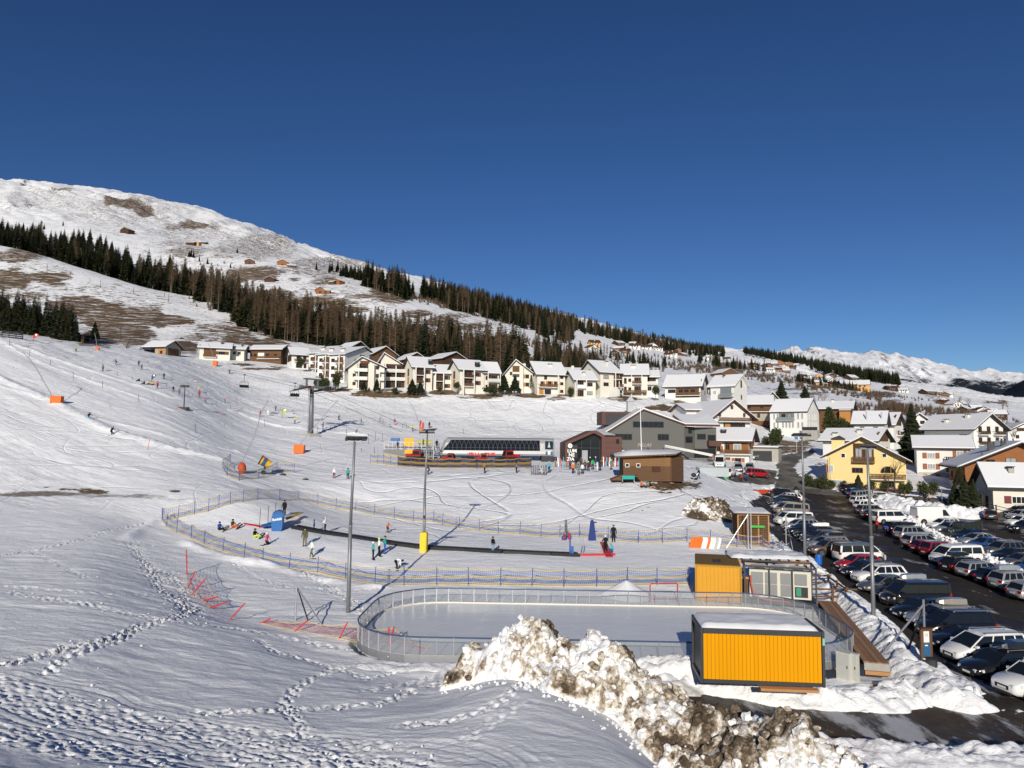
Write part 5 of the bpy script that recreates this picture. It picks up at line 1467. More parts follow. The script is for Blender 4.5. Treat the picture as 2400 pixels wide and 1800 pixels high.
h.panel(-.5,2.5,4.6,2.0,mat("recess_grey",(.17,.19,.21)));h.win(-1.4,2.6,1.2,1.8,out=.06).win(.4,2.6,1.2,1.8,out=.06,glass=M_CURT);h.balcony(-.6,2.4,5.0,1.1,m=W_CONC,rail=M_RAILG,style='solid')
for u in (-1.6,-.6,.4,1.4):h.win(u,.1,.8,1.9,frame=M_FRAMEW,glass=M_CURT,mull=0)
for u in (-2.6,-.4,1.3,2.5):
 h.win(u,2.5,.6,1.7,'R',frame=M_FRAMEW,glass=M_CURT,mull=0);h.win(u,.2,.6,1.6,'R',frame=M_FRAMEW,glass=M_CURT,mull=0)
h.win(-.3,5.2,.7,1.9,'R',frame=M_FRAMEW,glass=M_CURT,mull=0)
_q=MB();_q.hexa([(-3.0,1.5,5.83),(1.2,1.5,5.83),(1.2,3.6,7.56),(-3.0,3.6,7.56),(-3.0,1.5,5.93),(1.2,1.5,5.93),(1.2,3.6,7.66),(-3.0,3.6,7.66)]);_q.build("solar_panel",M_SNOWCAP,h.root)
_q=MB();_q.box(5.0,9.4,-2.4,-.6,-3.4,-.6);_q.build("terrace_wall",W_CONC,h.root);_q=MB();_q.box(5.0,9.4,-2.45,-2.40,-.59,.35);_q.build("terrace_parapet",M_FRAMEK,h.root)
h=vil("dark roofed house with bright orange timber bay beside a tall dark thuja",1955,990,236,10.5,9,4.6,6.8,yaw=-32,wall=W_BROWN,ov=.9)
_q=MB();_q.box(2.0,5.2,-2.6,-.003,-1.2,3.6);_o=_q.build("bay",W_ORANGE,h.root);_q=MB();_q.box(1.8,5.5,-2.9,.5,3.62,3.9);_q.build("bay_roof",M_ROOF,_o);_q=MB();_q.box(1.9,5.4,-2.8,.5,3.905,4.15);_q.build("roof_snow",M_SNOWCAP,_o)
_q=MB();_q.box(3.0,4.5,-2.68,-2.603,-.9,.3);_q.build("window",M_PANE,_o);h.win(-2,2,1.1,1.1);h.chimney(-.8,4,.8,1.0)
h=vil("old stone house with brown timber shed wing under a bare tree on the slope",1812,978,244,6.0,8,5.0,8.4,ridge='y',yaw=-22,wall=W_STONE);h.win(.6,4.6,1.1,1.3).win(-1.4,1.6,1,1.2);h.panel(-5.0,.5,6.0,4.2,W_DARK)
_q=MB();_q.box(-9.0,-3.05,.2,7,-2,4.6);_q.build("shed_wing",W_DARK,h.root);_q=MB();_q.box(-9.4,-2.9,-.4,7.4,4.61,4.9);_q.build("wing_roof",M_SNOWCAP,h.root)
h=vil("white house with two metal flues on its snowy roof behind the yellow house",2037,1022,186,7.0,8,3.4,6.2,yaw=-34,wall=W_WHITE);h.win(-1.6,1.4,1.1,1).win(1.6,1.4,1.1,1).win(0,2.6,.8,1.1,'R')
_q=MB()
for x,y,t in ((.2,2.6,1.9),(-.6,.6,2.6),(2.9,1.0,2.4)):_q.tube((x,y,3.6),(x,y,3.9+t),.16,n=7)
_q.build("flue",M_METAL,h.root)
h=vil("white house with brown gable and porch just left of the big spruce",2064,1040,194,6.6,10,5.2,8.2,yaw=-42,wall=W_WHITE);h.panel(0,5,6,3,W_DARK,'R');h.win(-1.5,3,1.1,1.1).win(1.4,1.2,1.4,1.3,mull=2).win(0,2.6,1,1.1,'R').win(1.8,.4,1,1.2,'R');h.chimney(.4,3.8,1.1,1.0);h.balcony(0,2.4,4.5,1.1,'R',rail=W_DARK)
h=vil("long low snowy roof with brown gable right behind the yellow house ridge",1990,1066,166,12.0,9,3.4,5.8,yaw=-46,wall=W_WHITE,ov=1.0);h.panel(0,3.2,6.5,2.2,W_BROWN,'R');h.win(2,.6,1.2,1.2,'R').win(-1.6,.6,1.2,1.2,'R').win(4.2,1.6,1.1,1.1);h.chimney(1.6,2.4,1.0,1.0);h.chimney(-3.6,1.2,.9,.9)
h=vil("big yellow house with wooden gable balcony and arched window behind the car park",2030,1139,135,13.4,11,5.6,9.0,ridge='y',rpos=.46,hb=5.0,yaw=-27,wall=W_YELLOW,ov=1.1,ovs=1.4,snow=.22,nm="yellow_house",trim=M_ROOFB)
h.win(-3.8,5.2,.8,.9,frame=M_FRAMEW,mull=0).win(3.2,5.4,.8,.8,frame=M_FRAMEW,mull=0).win(-6.0,2.4,.85,1.4,frame=M_FRAMEW,glass=M_CURT,shut=(-1,)).win(-1.4,2.4,1.9,1.0,mull=2)
h.panel(-.3,4.6,3.5,3.4,W_DARK);h.win(-1.1,4.9,1.2,2.2,out=.06,glass=M_CURT).win(.6,4.9,1.2,2.2,out=.06,glass=M_CURT);h.balcony(-.3,4.5,3.8,.9,rail=W_BROWN,m=W_BROWN,hgt=1.0)
h.balcony(3.7,1.4,5.8,1.3,rail=W_BROWN,m=W_CREAM);h.win(-5.0,-.3,1.9,1.3,frame=M_FRAMEW,glass=M_CURT,mull=0).win(-1.2,-.3,1.0,1.1,mull=1).win(3.7,-.2,2.2,1.1,mull=3)
_q=MB();_n=12;_a=[(3.7+1.25*math.cos(math.pi*k/_n),2.55+1.25*math.sin(math.pi*k/_n)) for k in range(_n+1)]
_q.prism(_a,'y',-.08,-.003);_o=_q.build("arched_window",M_FRAMEB,h.root)
_a=[(3.7+1.1*math.cos(math.pi*k/_n),2.6+1.1*math.sin(math.pi*k/_n)) for k in range(_n+1)]
_q=MB();_q.prism(_a,'y',-.11,-.081);_q.build("pane",M_PANE,_o)
_q=MB()
for x in (3.2,4.2):_q.box(x-.06,x+.06,-.15,-.111,2.58,3.6)
_q.build("glazing_bars",W_ORANGE,_o)
_q=MB();_q.box(-5.9,-3.6,2.2,4.4,5.2,8.6);_o=_q.build("roof_dormer",W_YELLOW,h.root);_q=MB();_q.prism([(-6.0,8.61),(-3.5,8.61),(-3.5,8.9),(-4.5,9.5),(-6.0,8.9)],'y',2.1,4.5);_q.build("dormer_cap",M_ROOF,_o)
h=vil("white three storey house with red brown shutters and timber balconies near the big spruce",2213,1124,147,9.6,9.5,6.5,8.6,yaw=-27,wall=W_WHITE,ov=.8,ovs=.9)
h.panel(0,-.6,9.58,2.0,mat("render_greyish",(.40,.38,.34),var=.05),name="plinth",t=.04)
for z in (-.1,2.05,4.3):h.win(-2.2,z,1.5,1.15,frame=M_FRAMEW,glass=M_CURT,mull=2,shut=(-1,1),out=.05);h.win(2.9,z,1.2,1.6,frame=M_FRAMEW,glass=M_CURT,shut=(-1,1),out=.05)
for z in (1.5,3.75):h.balcony(2.6,z,4.6,1.3,rail=W_DARK,style='wide')
for k in range(16):h.panel(-4.65,-.4+k*.4,.30 if k%2 else .2,.2,W_CREAM,name="quoin",t=.05)
h=vil("orange brown timber house with a wide overhanging snowy roof at the right edge",2396,1170,122,16.5,13,5.6,9.4,ridge='y',yaw=-21,wall=W_LOG,ov=1.5,ovs=1.6,hb=5.6)
h.panel(0,-1.2,16.4,3.4,W_WHITE);h.panel(0,-1.2,12.9,3.6,W_WHITE,'L');h.panel(-5.6,3.4,.3,4.4,W_BROWN);h.win(-4.4,5.4,1.4,1.3,out=.02).win(-1.4,5.4,1.6,1.6,out=.02,glass=M_CURT).win(1.4,5.4,1.6,1.6,out=.02).win(-3.4,2.6,1.4,1.2).win(.2,2.6,1.4,1.2);h.balcony(-.6,4.4,11.5,1.4,rail=W_BROWN,m=W_BROWN);h.win(-3.8,3.0,1.1,1.3,'L',frame=M_FRAMEK).win(1.0,3.0,1.1,1.3,'L');h.chimney(-3.6,2.6,1.0,1.7,M_BLACK);h.chimney(-1.8,2.4,.7,1.4,M_BLACK)
h=vil("cream bungalow with dark red shutters and dormer hatch in front at the right edge",2412,1200,110,9.4,8,3.9,6.9,yaw=-17,wall=W_CREAM,ov=.8,ovs=1.0)
h.win(-1.3,1.2,1.9,1.15,frame=M_FRAMEW,glass=M_PANE,mull=2,shut=(-1,1),sm=mat("shutter_oxblood",(.16,.03,.03))).win(2.2,1.2,1.5,1.15,frame=M_FRAMEW,shut=(-1,1),sm=MATS["shutter_oxblood"])
h.door(1.2,0,1.2,2.1,W_DARK,'L').win(-1.8,1.2,.7,.9,'L');h.chimney(-1.5,2.2,.8,1.0,W_CONC);_q=MB();_q.box(.9,2.1,1.0,2.2,5.0,5.75);_q.build("roof_hatch",M_ROOF,h.root);_q=MB();_q.box(-6.6,-4.72,4.2,6.6,2.4,2.55);_q.build("porch_roof",M_SNOWCAP,h.root)
h=vil("large white chalet with brown balconies and two chimneys, upper right",2318,1042,188,10.5,15,4.4,7.8,ridge='y',yaw=18,wall=W_WHITE,ov=1.3,ovs=1.4)
for u in (-3,0,3):h.win(u,3.2,1.2,1.6,glass=M_PANE).win(u,.4,1.2,1.5)
h.balcony(-2.4,2.6,3.6,1.2,rail=W_DARK);h.balcony(3.0,2.6,3.2,1.2,rail=W_DARK);h.balcony(0,-.1,8,1.2,rail=W_DARK);h.chimney(-1.6,4.5,1.0,1.1);h.chimney(-3.4,9.5,1.0,1.0);h.panel(4.5,.0,2.2,2.6,W_BROWN,'L')
h=vil("long low barn with flat snowy roof right of the big spruce",2208,1012,232,12.0,6,2.6,3.5,yaw=-30,wall=W_BROWN,ov=.6);h.panel(3.0,0,4.5,2.0,M_FRAMEK).panel(-1.0,.2,1.2,2.0,W_STONE).win(-4,.7,1.0,1.0)
h=vil("narrow white house with balconies hidden behind the big spruce",2156,1030,204,4.6,7,5.4,7.2,ridge='y',yaw=-16,wall=W_WHITE);h.balcony(1.0,3.4,2.6,1.1,rail=M_METAL);h.balcony(1.0,.8,2.6,1.1,rail=M_METAL);h.win(.8,3.5,1.2,1.9).win(.8,.9,1.2,1.9)
h=vil("small white house with brown gable at the far right edge behind the bare tree",2402,1034,215,9.0,8,3.0,5.2,ridge='y',yaw=-10,wall=W_WHITE);h.win(-2,.8,1,1.1).win(1.0,.8,1,1.1);h.panel(0,3.0,4.2,1.0,W_DARK)
h=vil("concrete garage with dark open mouth under the hedge beside the road",1790,1082,163,6.4,5,3.0,3.2,yaw=-28,wall=W_CONC,ov=.15,nm="garage",cat="garage")
h.panel(-.5,.05,4.6,2.4,M_FRAMEK)  # flat black panel paints the darkness inside the open mouth
GBN="old wooden barns on the hillside"
def barn(label,px,py,d,w,l,hf,hr,yaw=0,ridge='x',wall=W_BROWN):
 q=G(px,py);f=min(1.7,max(.7,q.y/d));d=q.y;w,l,hf,hr=w*f,l*f,hf*f,hr*f
 h=House("wooden_barn",label,px,py,d,w,l,hf,hr,ridge=ridge,yaw=yaw,wall=wall,ov=.5,trim=M_ROOF,snow=.22,cat="barn",group=GBN,base=2.0)
 h.panel(0,0,w*.24,1.9,W_DARK,name="barn_door")
 return h
barn("lone brown barn highest on the slope beside the dark wood",585,619,690,9,7,3.2,5.2,20,'y')
barn("reddish barn, larger one of the upper pair on the hillside",662,623,690,10,8,3.8,6.2,15,'y',W_LOG)
barn("low dark barn, right one of the upper pair on the hillside",683,627,680,8,6,2.0,3.6,15)
barn("dark barn standing by itself on the brown grassy knoll",631,661,640,10,8,3.0,5.2,-10,'y',W_DARK)
barn("orange brown barn on the rim of the snowy meadow",786,667,640,9,8,3.4,5.6,-25,'y',W_LOG)
barn("dark lean-to barn joined to the left of the orange brown barn",775,667,636,6,6,2.4,3.8,-25)
barn("double barn with low side shed above the brown slope",750,688,610,7,7,3.6,6.0,20,'y',W_LOG)
barn("low shed attached to the right of the double barn",763,688,608,7,6,2.6,3.8,10,'x',W_LOG)
barn("shadowed barn among larches above the right of the apartment row",1063,780,480,8,8,3.6,6.0,18,'y')
barn("dark hut at the upper edge of the mountain wood",291,546,830,13,9,4.0,7.0,-20,'y',W_DARK)
barn("tiny dark hut on the bare upper mountainside",445,573,880,11,8,2.6,4.4,0,'x',W_DARK)
barn("tiny pink walled hut on the bare upper mountainside",457,574,880,9,8,3.0,4.4,0,'x',W_OCHRE)
barn("tiny flat hut with snow roof right of the pink walled hut",475,571,890,9,7,1.6,2.6,0,'x',W_DARK)
barn("tilted old barn with bright gable beside the bare bushes above the white house",1712,890,330,10,8,3.0,5.2,25,'y')
barn("small brown cabin half way up by the dense dark firs",1352,908,262,4,5,1.8,3.0,10,'y')
rv=random.Random(5)
VILL={
 "hamlet under the ridge wood":[(1396,812,560,'o',1.1),(1392,822,545,'w',.9),(1448,824,620,'b',1.0),(1456,812,640,'d',1.1),(1482,812,655,'b',.9),(1488,818,640,'w',1.1),(1516,820,650,'w',1.0),(1532,818,660,'w',1.1),(1545,822,655,'w',1.0),(1462,828,600,'l',.8),(1560,815,690,'b',.9),(1580,822,690,'w',.9),(1592,828,680,'l',.9),(1574,836,620,'w',1.1),(1566,836,630,'w',.8),(1606,836,690,'b',.8),(1630,832,720,'w',.9),(1660,842,760,'w',.9),(1675,842,780,'b',.8),(1702,846,780,'w',.9),(1440,832,580,'d',.8)],
 "hamlet below the far dark ridge":[(1802,862,820,'b',1.1),(1815,858,850,'b',1.0),(1828,856,870,'l',1.1),(1838,864,830,'w',.9),(1850,858,880,'l',1.0),(1858,866,850,'b',1.0),(1866,860,890,'d',.9),(1806,872,770,'w',1.0),(1824,872,790,'l',1.0),(1844,874,800,'b',.9),(1760,856,820,'d',.9),(1772,860,800,'b',.9)],
 "dense village mid slope":[(1882,890,690,'b',1.0),(1892,886,720,'w',.9),(1900,896,660,'b',1.0),(1912,893,680,'l',.9),(1922,886,720,'o',.9),(1932,898,650,'w',.9),(1942,892,690,'w',1.1),(1952,898,670,'w',1.0),(1916,903,640,'o',.9),(1935,906,630,'w',.8),(1950,886,720,'d',1.0),(1965,900,660,'w',.8),(1960,905,640,'l',.9),(1978,908,600,'w',1.1),(1990,912,570,'b',1.3),(2016,915,560,'o',1.5),(2004,894,640,'d',1.2),(1976,902,640,'w',.8)],
 "farmsteads on the open meadow":[(2092,916,700,'d',1.0),(2102,914,710,'b',.9),(2118,921,690,'w',1.0),(2184,927,680,'d',1.3),(2198,926,690,'b',.9),(2214,929,670,'b',.8),(2222,930,660,'w',.8)],
 "houses along the valley road":[(2212,945,560,'w',.9),(2222,950,550,'b',.9),(2246,957,530,'w',1.1),(2262,955,540,'w',.9),(2280,962,520,'w',.8),(2292,966,500,'b',.9),(2306,970,490,'w',.9),(2316,976,470,'b',1.0),(2330,974,480,'b',.9),(2340,982,450,'d',1.0),(2318,984,445,'w',.8),(2272,966,510,'d',.8)],
}
KIND={'w':("white",W_WHITE),'b':("brown",W_BROWN),'d':("dark",W_DARK),'l':("log",W_LOG),'o':("ochre",W_OCHRE)}
for cl,hs in VILL.items():
 seen={}
 for px,py,d,k,s in sorted(hs):
  s*=.82
  n=seen.get(k,0);seen[k]=n+1
  nm,m=KIND[k]
  tot=sum(1 for q in hs if q[3]==k)
  lb="small %s house, %s, %s"%(nm,("the only %s one"%nm if tot==1 else "%s %s one from left"%(ORD[n],nm)),cl)
  g=G(px,py,300);s*=1.05*min(1.6,max(.75,g.y/d));d=g.y
  h=House("hillside_house",lb,px,py,d,9.5*s*rv.uniform(.85,1.25),9*s,3.5*s,6.0*s*rv.uniform(.92,1.08),ridge=rv.choice('xxy'),yaw=rv.uniform(-35,35),wall=m,ov=.8,trim=M_ROOFB,snow=.3 if rv.random()<.7 else 0,snowin=.5,cat="house",group="houses of the "+cl,base=6)
  for u in (-.28,.0,.28):h.win(u*9*s,2.0*s,1.4*s,1.1*s,frame=M_FRAMEB if k=='w' else M_FRAMEW)
  h.win(-.22*9*s,.5*s,1.2*s,1.1*s);h.door(.2*9*s,0,1.1*s,1.9*s)
  if rv.random()<.5:h.chimney(rv.uniform(-2,2),3.5,.8,1.0,W_WHITE)
  if k in 'bl' and rv.random()<.6:h.balcony(0,2.2*s,6*s,1.2)
def paint(name,c,metal=.0,rough=.22):
 return mat("paint_"+name,c,rough=rough,metal=metal,var=.04,spec=.45,coat=.6)
PAINT={"white":paint("white",(.72,.72,.71)),"black":paint("black",(.010,.010,.012)),"silver":paint("silver",(.42,.43,.44),.5,.3),"grey":paint("grey",(.13,.135,.14),.4,.3),
   "dark grey":paint("dark_grey",(.045,.048,.052),.3,.3),"red":paint("red",(.35,.012,.016)),"dark red":paint("dark_red",(.19,.012,.02)),"blue":paint("blue",(.03,.09,.26),.2),"dark blue":paint("dark_blue",(.012,.022,.06),.2),
   "bronze":paint("bronze",(.16,.115,.09),.4,.3),"beige":paint("beige",(.38,.33,.26),.4,.3),"dark green":paint("dark_green",(.022,.03,.022),.0,.45)}
M_TYRE=mat("tyre",(.014,.014,.014),rough=.85,var=.2)
M_RIM=mat("rim",(.34,.35,.36),rough=.35,metal=.7,var=.1)
M_CARGLASS=mat("car_glass",(.010,.013,.017),rough=.05,var=.1,spec=.5)
M_PLASTIC=mat("black_plastic",(.014,.014,.015),rough=.6,var=.1)
M_LAMP=mat("headlight",(.55,.57,.60),rough=.1,var=.1,spec=.6)
M_TAIL=mat("tail_light",(.36,.010,.012),rough=.2,var=.1)
M_PLATE=mat("number_plate",(.70,.70,.68),rough=.5,var=.02)
M_RAIL=mat("roof_rail",(.3,.3,.31),rough=.35,metal=.6,var=.1)
KINDS={
 "hatchback":dict(L=4.15,W=.88,H=1.47,belt=.92,nose=.66,g=(-1.95,-1.55,.25,1.02),thick=.10,pil=3),
 "estate car":dict(L=4.70,W=.90,H=1.48,belt=.92,nose=.66,g=(-2.22,-1.85,.35,1.18),thick=.10,pil=4,rails=1),
 "saloon car":dict(L=4.75,W=.91,H=1.42,belt=.90,nose=.62,g=(-1.75,-.90,.40,1.30),thick=.09,pil=3),
 "suv":dict(L=4.55,W=.93,H=1.68,belt=1.06,nose=.84,g=(-2.12,-1.80,.35,1.10),thick=.11,pil=4,rails=1,wr=.37),
 "minivan":dict(L=4.85,W=.94,H=1.74,belt=1.02,nose=.76,g=(-2.32,-2.10,.62,1.62),thick=.11,pil=4,rails=1),
 "minibus":dict(L=4.95,W=.96,H=1.96,belt=1.14,nose=.86,g=(-2.45,-2.35,1.10,1.88),thick=.20,pil=3),
 "panel van":dict(L=5.6,W=1.02,H=2.45,belt=1.20,nose=.98,g=(-2.78,-2.74,1.25,2.05),thick=.16,pil=0,blind=1,wr=.36),
 "off roader":dict(L=4.5,W=.90,H=1.93,belt=1.16,nose=1.06,g=(-2.20,-2.16,.42,.62),thick=.10,pil=4,wr=.39,boxy=1),
 "coupe":dict(L=4.45,W=.91,H=1.30,belt=.86,nose=.60,g=(-1.95,-.75,.20,1.10),thick=.07,pil=2),
}
CARMESH={}
def car_meshes(kind):
 if kind in CARMESH:return CARMESH[kind]
 k=KINDS[kind];L,W,Hh,B,Nz=k['L']/2,k['W'],k['H'],k['belt'],k['nose']
 g0,g1,g2,g3=k['g']
 boxy=k.get('boxy',0)
 wr=k.get('wr',.335)
 st=[(-L,.42,B*.80,.78),(-L+.07,.32,B*.97,.90),(-L+.35,.26,B,.97),(g0+.9,.22,B+.01,1.0),(0,.21,B,1.0),(g3-.25,.21,B-.01,.99),
   (g3+.15,.22,B-.04 if not boxy else B-.02,.975),(L-.55,.24,(B*.35+Nz*.65)+.05 if not boxy else Nz+.03,.93),(L-.18,.28,Nz,.85 if not boxy else .95),(L-.04,.34,Nz-.10,.74 if not boxy else .93),(L,.42,Nz-.24,.62 if not boxy else .9)]
 mb=MB();ring=9
 for x,z0,z1,w in st:
  w=w*W
  zm=z0+(z1-z0)*.55
  pts=[(0,z0),(w*.90,z0),(w*.985,z0+(zm-z0)*.4),(w,zm),(w*.975,z1-.05),(w*.90,z1)]
  full=[(y,z) for y,z in pts]+[(0,z1+.035)]+[(-y,z) for y,z in pts[:0:-1]]
  mb.v+=[(x,y,z) for y,z in full]
 n=len(full)
 for i in range(len(st)-1):
  for j in range(n):
   mb.f.append((i*n+j,i*n+(j+1)%n,(i+1)*n+(j+1)%n,(i+1)*n+j));mb.m.append(0)
 mb.f+=[tuple(range(n))[::-1],tuple(range((len(st)-1)*n,len(st)*n))];mb.m+=[0,0]
 P0=MATS["paint_white"]
 body=mb.mesh("body",P0,smooth=True)
 wb,wt=W*.90,W*(.70 if not boxy else .84) if kind not in ("minibus","panel van") else W*.82
 zt=Hh-k['thick']
 def gh(w0,w1,x0,x1,x2,x3,z0,z1):
  return [(x0,-w0,z0),(x3,-w0,z0),(x3,w0,z0),(x0,w0,z0),(x1,-w1,z1),(x2,-w1,z1),(x2,w1,z1),(x1,w1,z1)]
 gl=MB();gl.hexa(gh(wb*.985,wt,g0,g1,g2,g3,B-.03,zt+.01));glass=gl.mesh("windows",P0 if k.get('blind') else M_CARGLASS)
 rf=MB()
 rx=[(g1-.10,zt-.02),(g1+.02,Hh-.03),((g1+g2)/2,Hh),(g2-.15,Hh-.025),(g2+.10,zt-.02)]
 vs=[]
 for x,z in rx:
  vs+=[(x,-wt-.02,zt-.02),(x,-wt+.06,z-.02),(x,0,z+.02),(x,wt-.06,z-.02),(x,wt+.02,zt-.02)]
 fs=[]
 for i in range(4):
  for j in range(4):fs.append((i*5+j,i*5+j+1,(i+1)*5+j+1,(i+1)*5+j))
  fs.append((i*5+4,i*5,(i+1)*5,(i+1)*5+4))
 fs+=[(0,1,2,3,4),(24,23,22,21,20)]
 rf.add(vs,fs);roof=rf.mesh("roof",P0,smooth=False)
 pil=[]
 def pillar(xb,xt,t=.05):
  for s in (-1,1):
   pl=MB()
   a,b=(xb,s*wb,B-.03),(xt,s*(wt+.005),zt)
   pl.hexa([(a[0]-t,a[1]-.03*s,a[2]),(a[0]+t,a[1]-.03*s,a[2]),(a[0]+t,a[1]+.012*s,a[2]),(a[0]-t,a[1]+.012*s,a[2]),
      (b[0]-t,b[1]-.03*s,b[2]),(b[0]+t,b[1]-.03*s,b[2]),(b[0]+t,b[1]+.015*s,b[2]),(b[0]-t,b[1]+.015*s,b[2])])
   pil.append(pl.mesh("pillar",P0))
 if not k.get('blind'):
  pillar(g3-.03,g2-.0,.055);pillar(g0+.06,g1+.06,.10)
  m=k['pil']
  for i in range(1,m):
   f=i/m
   pillar(g0+(g3-.55-g0)*f,g1+(g2-g1)*f,.04)
 tr=MB()   # sills,bumpers' lower lips,grille
 tr.box(-L+.35,L-.5,-W*.93,W*.93,.17,.27)
 tr.box(L-.06,L+.012,-W*.42,W*.42,Nz-.36,Nz-.16) if not boxy else tr.box(L-.02,L+.03,-W*.6,W*.6,.62,.95)
 tr.box(-L-.02,-L+.1,-W*.62,W*.62,.30,.46)
 tr.box(L-.10,L+.008,-W*.5,W*.5,.24,.36)
 trim=tr.mesh("trim",M_PLASTIC)
 wa=MB()
 ax=(-L+.84,L-.88)
 for x in ax:
  for s in (-1,1):wa.tube((x,s*W*.80,wr+.02),(x,s*(W+.004),wr+.02),wr+.075,n=14)
 arch=wa.mesh("wheel_arches",M_PLASTIC)
 ty=MB();ty.tube((0,-.11,0),(0,.11,0),wr,n=16);tyre=ty.mesh("wheel",M_TYRE,smooth=False)
 ri=MB();ri.tube((0,-.118,0),(0,.118,0),wr*.66,n=12)
 rim=ri.mesh("rim",M_RIM)
 sp=MB()
 for i in range(5):
  a=i*1.2566+.3
  for s in (-1,1):sp.hexa([(wr*.2*math.cos(a+.5),s*.119,wr*.2*math.sin(a+.5)),(wr*.58*math.cos(a+.35),s*.119,wr*.58*math.sin(a+.35)),(wr*.58*math.cos(a-.35),s*.119,wr*.58*math.sin(a-.35)),(wr*.2*math.cos(a-.5),s*.119,wr*.2*math.sin(a-.5)),
         (wr*.2*math.cos(a+.5),s*.121,wr*.2*math.sin(a+.5)),(wr*.58*math.cos(a+.35),s*.121,wr*.58*math.sin(a+.35)),(wr*.58*math.cos(a-.35),s*.121,wr*.58*math.sin(a-.35)),(wr*.2*math.cos(a-.5),s*.121,wr*.2*math.sin(a-.5))])
 spk=sp.mesh("rim_gap",M_PLASTIC)
 hl,tl=[],[]
 for s in (-1,1):
  q=MB();q.hexa([(L-.42,s*W*.80,Nz-.16),(L-.03,s*W*.50,Nz-.20),(L-.02,s*W*.48,Nz-.06),(L-.40,s*W*.80,Nz+.0),
       (L-.40,s*W*.945,Nz-.16),(L-.00,s*W*.66,Nz-.20),(L-.02,s*W*.66,Nz-.07),(L-.40,s*W*.93,Nz-.02)]);hl.append(q.mesh("headlight",M_LAMP))
  q=MB();q.box(-L-.012,-L+.14,s*W*.60 if s>0 else-W*.90,s*W*.60 if s<0 else W*.90,B-.26,B-.06);tl.append(q.mesh("tail_light",M_TAIL))
 mir=[]
 for s in (-1,1):
  mi=MB();mi.box(g3-.42,g3-.24,s*(wb+.02) if s>0 else-wb-.20,s*(wb+.02) if s<0 else wb+.20,B-.01,B+.13);mir.append(mi.mesh("mirror",P0))
 pt=MB();pt.box(L+.013,L+.02,-.25,.25,Nz-.34,Nz-.23);pt.box(-L-.035,-L-.021,-.25,.25,.56,.67);plate=pt.mesh("number_plate",M_PLATE)
 rails=None
 if k.get('rails'):
  q=MB()
  for s in (-1,1):q.box(g1+.15,g2-.15,s*(wt-.06)-.02,s*(wt-.06)+.02,Hh+.03,Hh+.065);q.box(g1+.15,g1+.22,s*(wt-.06)-.02,s*(wt-.06)+.02,Hh-.06,Hh+.03);q.box(g2-.22,g2-.15,s*(wt-.06)-.02,s*(wt-.06)+.02,Hh-.06,Hh+.03)
  rails=q.mesh("roof_rails",M_RAIL)
 extra=None
 if k.get('blind'):
  q=MB()
  for s in (-1,1):
   q.hexa([(g2-.45,s*(wb+.0),B+.02),(g3-.30,s*wb,B+.02),(g2-.05,s*(wt+.02),zt-.25),(g2-.45,s*(wt+.02),zt-.25),
     (g2-.45,s*(wb+.02),B+.02),(g3-.30,s*(wb+.02),B+.02),(g2-.05,s*(wt+.04),zt-.25),(g2-.45,s*(wt+.04),zt-.25)])
  q.hexa([(g3-.06,-wb*.9,B+.02),(g3-.06,wb*.9,B+.02),(g2+.10,wt*.9,zt-.15),(g2+.10,-wt*.9,zt-.15),(g3+.0,-wb*.9,B+.02),(g3+.0,wb*.9,B+.02),(g2+.16,wt*.9,zt-.15),(g2+.16,-wt*.9,zt-.15)])
  extra=q.mesh("cab_glass",M_CARGLASS)
 CARMESH[kind]=dict(body=body,glass=glass,roof=roof,pil=pil,trim=trim,arch=arch,tyre=tyre,rim=rim,spk=spk,hl=hl,tl=tl,mir=mir,plate=plate,rails=rails,extra=extra,ax=ax,wr=wr,W=W,H=Hh,g=k['g'])
 return CARMESH[kind]
def slot(o,m):
 o.material_slots[0].link='OBJECT';o.material_slots[0].material=m
 return o
_box=MB()
for i,(x,w,h0,h1) in enumerate(((-1.0,.26,.04,.28),(-.9,.36,.0,.36),(.2,.38,.0,.38),(.8,.34,.02,.32),(1.05,.2,.06,.22))):
 _box.v+=[(x,-w,h0),(x,-w*.8,h1),(x,w*.8,h1),(x,w,h0)]
for i in range(4):
 for j in range(4):_box.f.append((i*4+j,i*4+(j+1)%4,(i+1)*4+(j+1)%4,(i+1)*4+j));_box.m.append(0)
_box.f+=[(3,2,1,0),(16,17,18,19)];_box.m+=[0,0]
ROOFBOX=_box.mesh("roof_box",PAINT["grey"],smooth=False)
BOXC={"silver":PAINT["silver"],"black":PAINT["black"],"grey":PAINT["grey"],"white":PAINT["white"],"beige":PAINT["beige"]}
GCAR="cars parked in the car park"
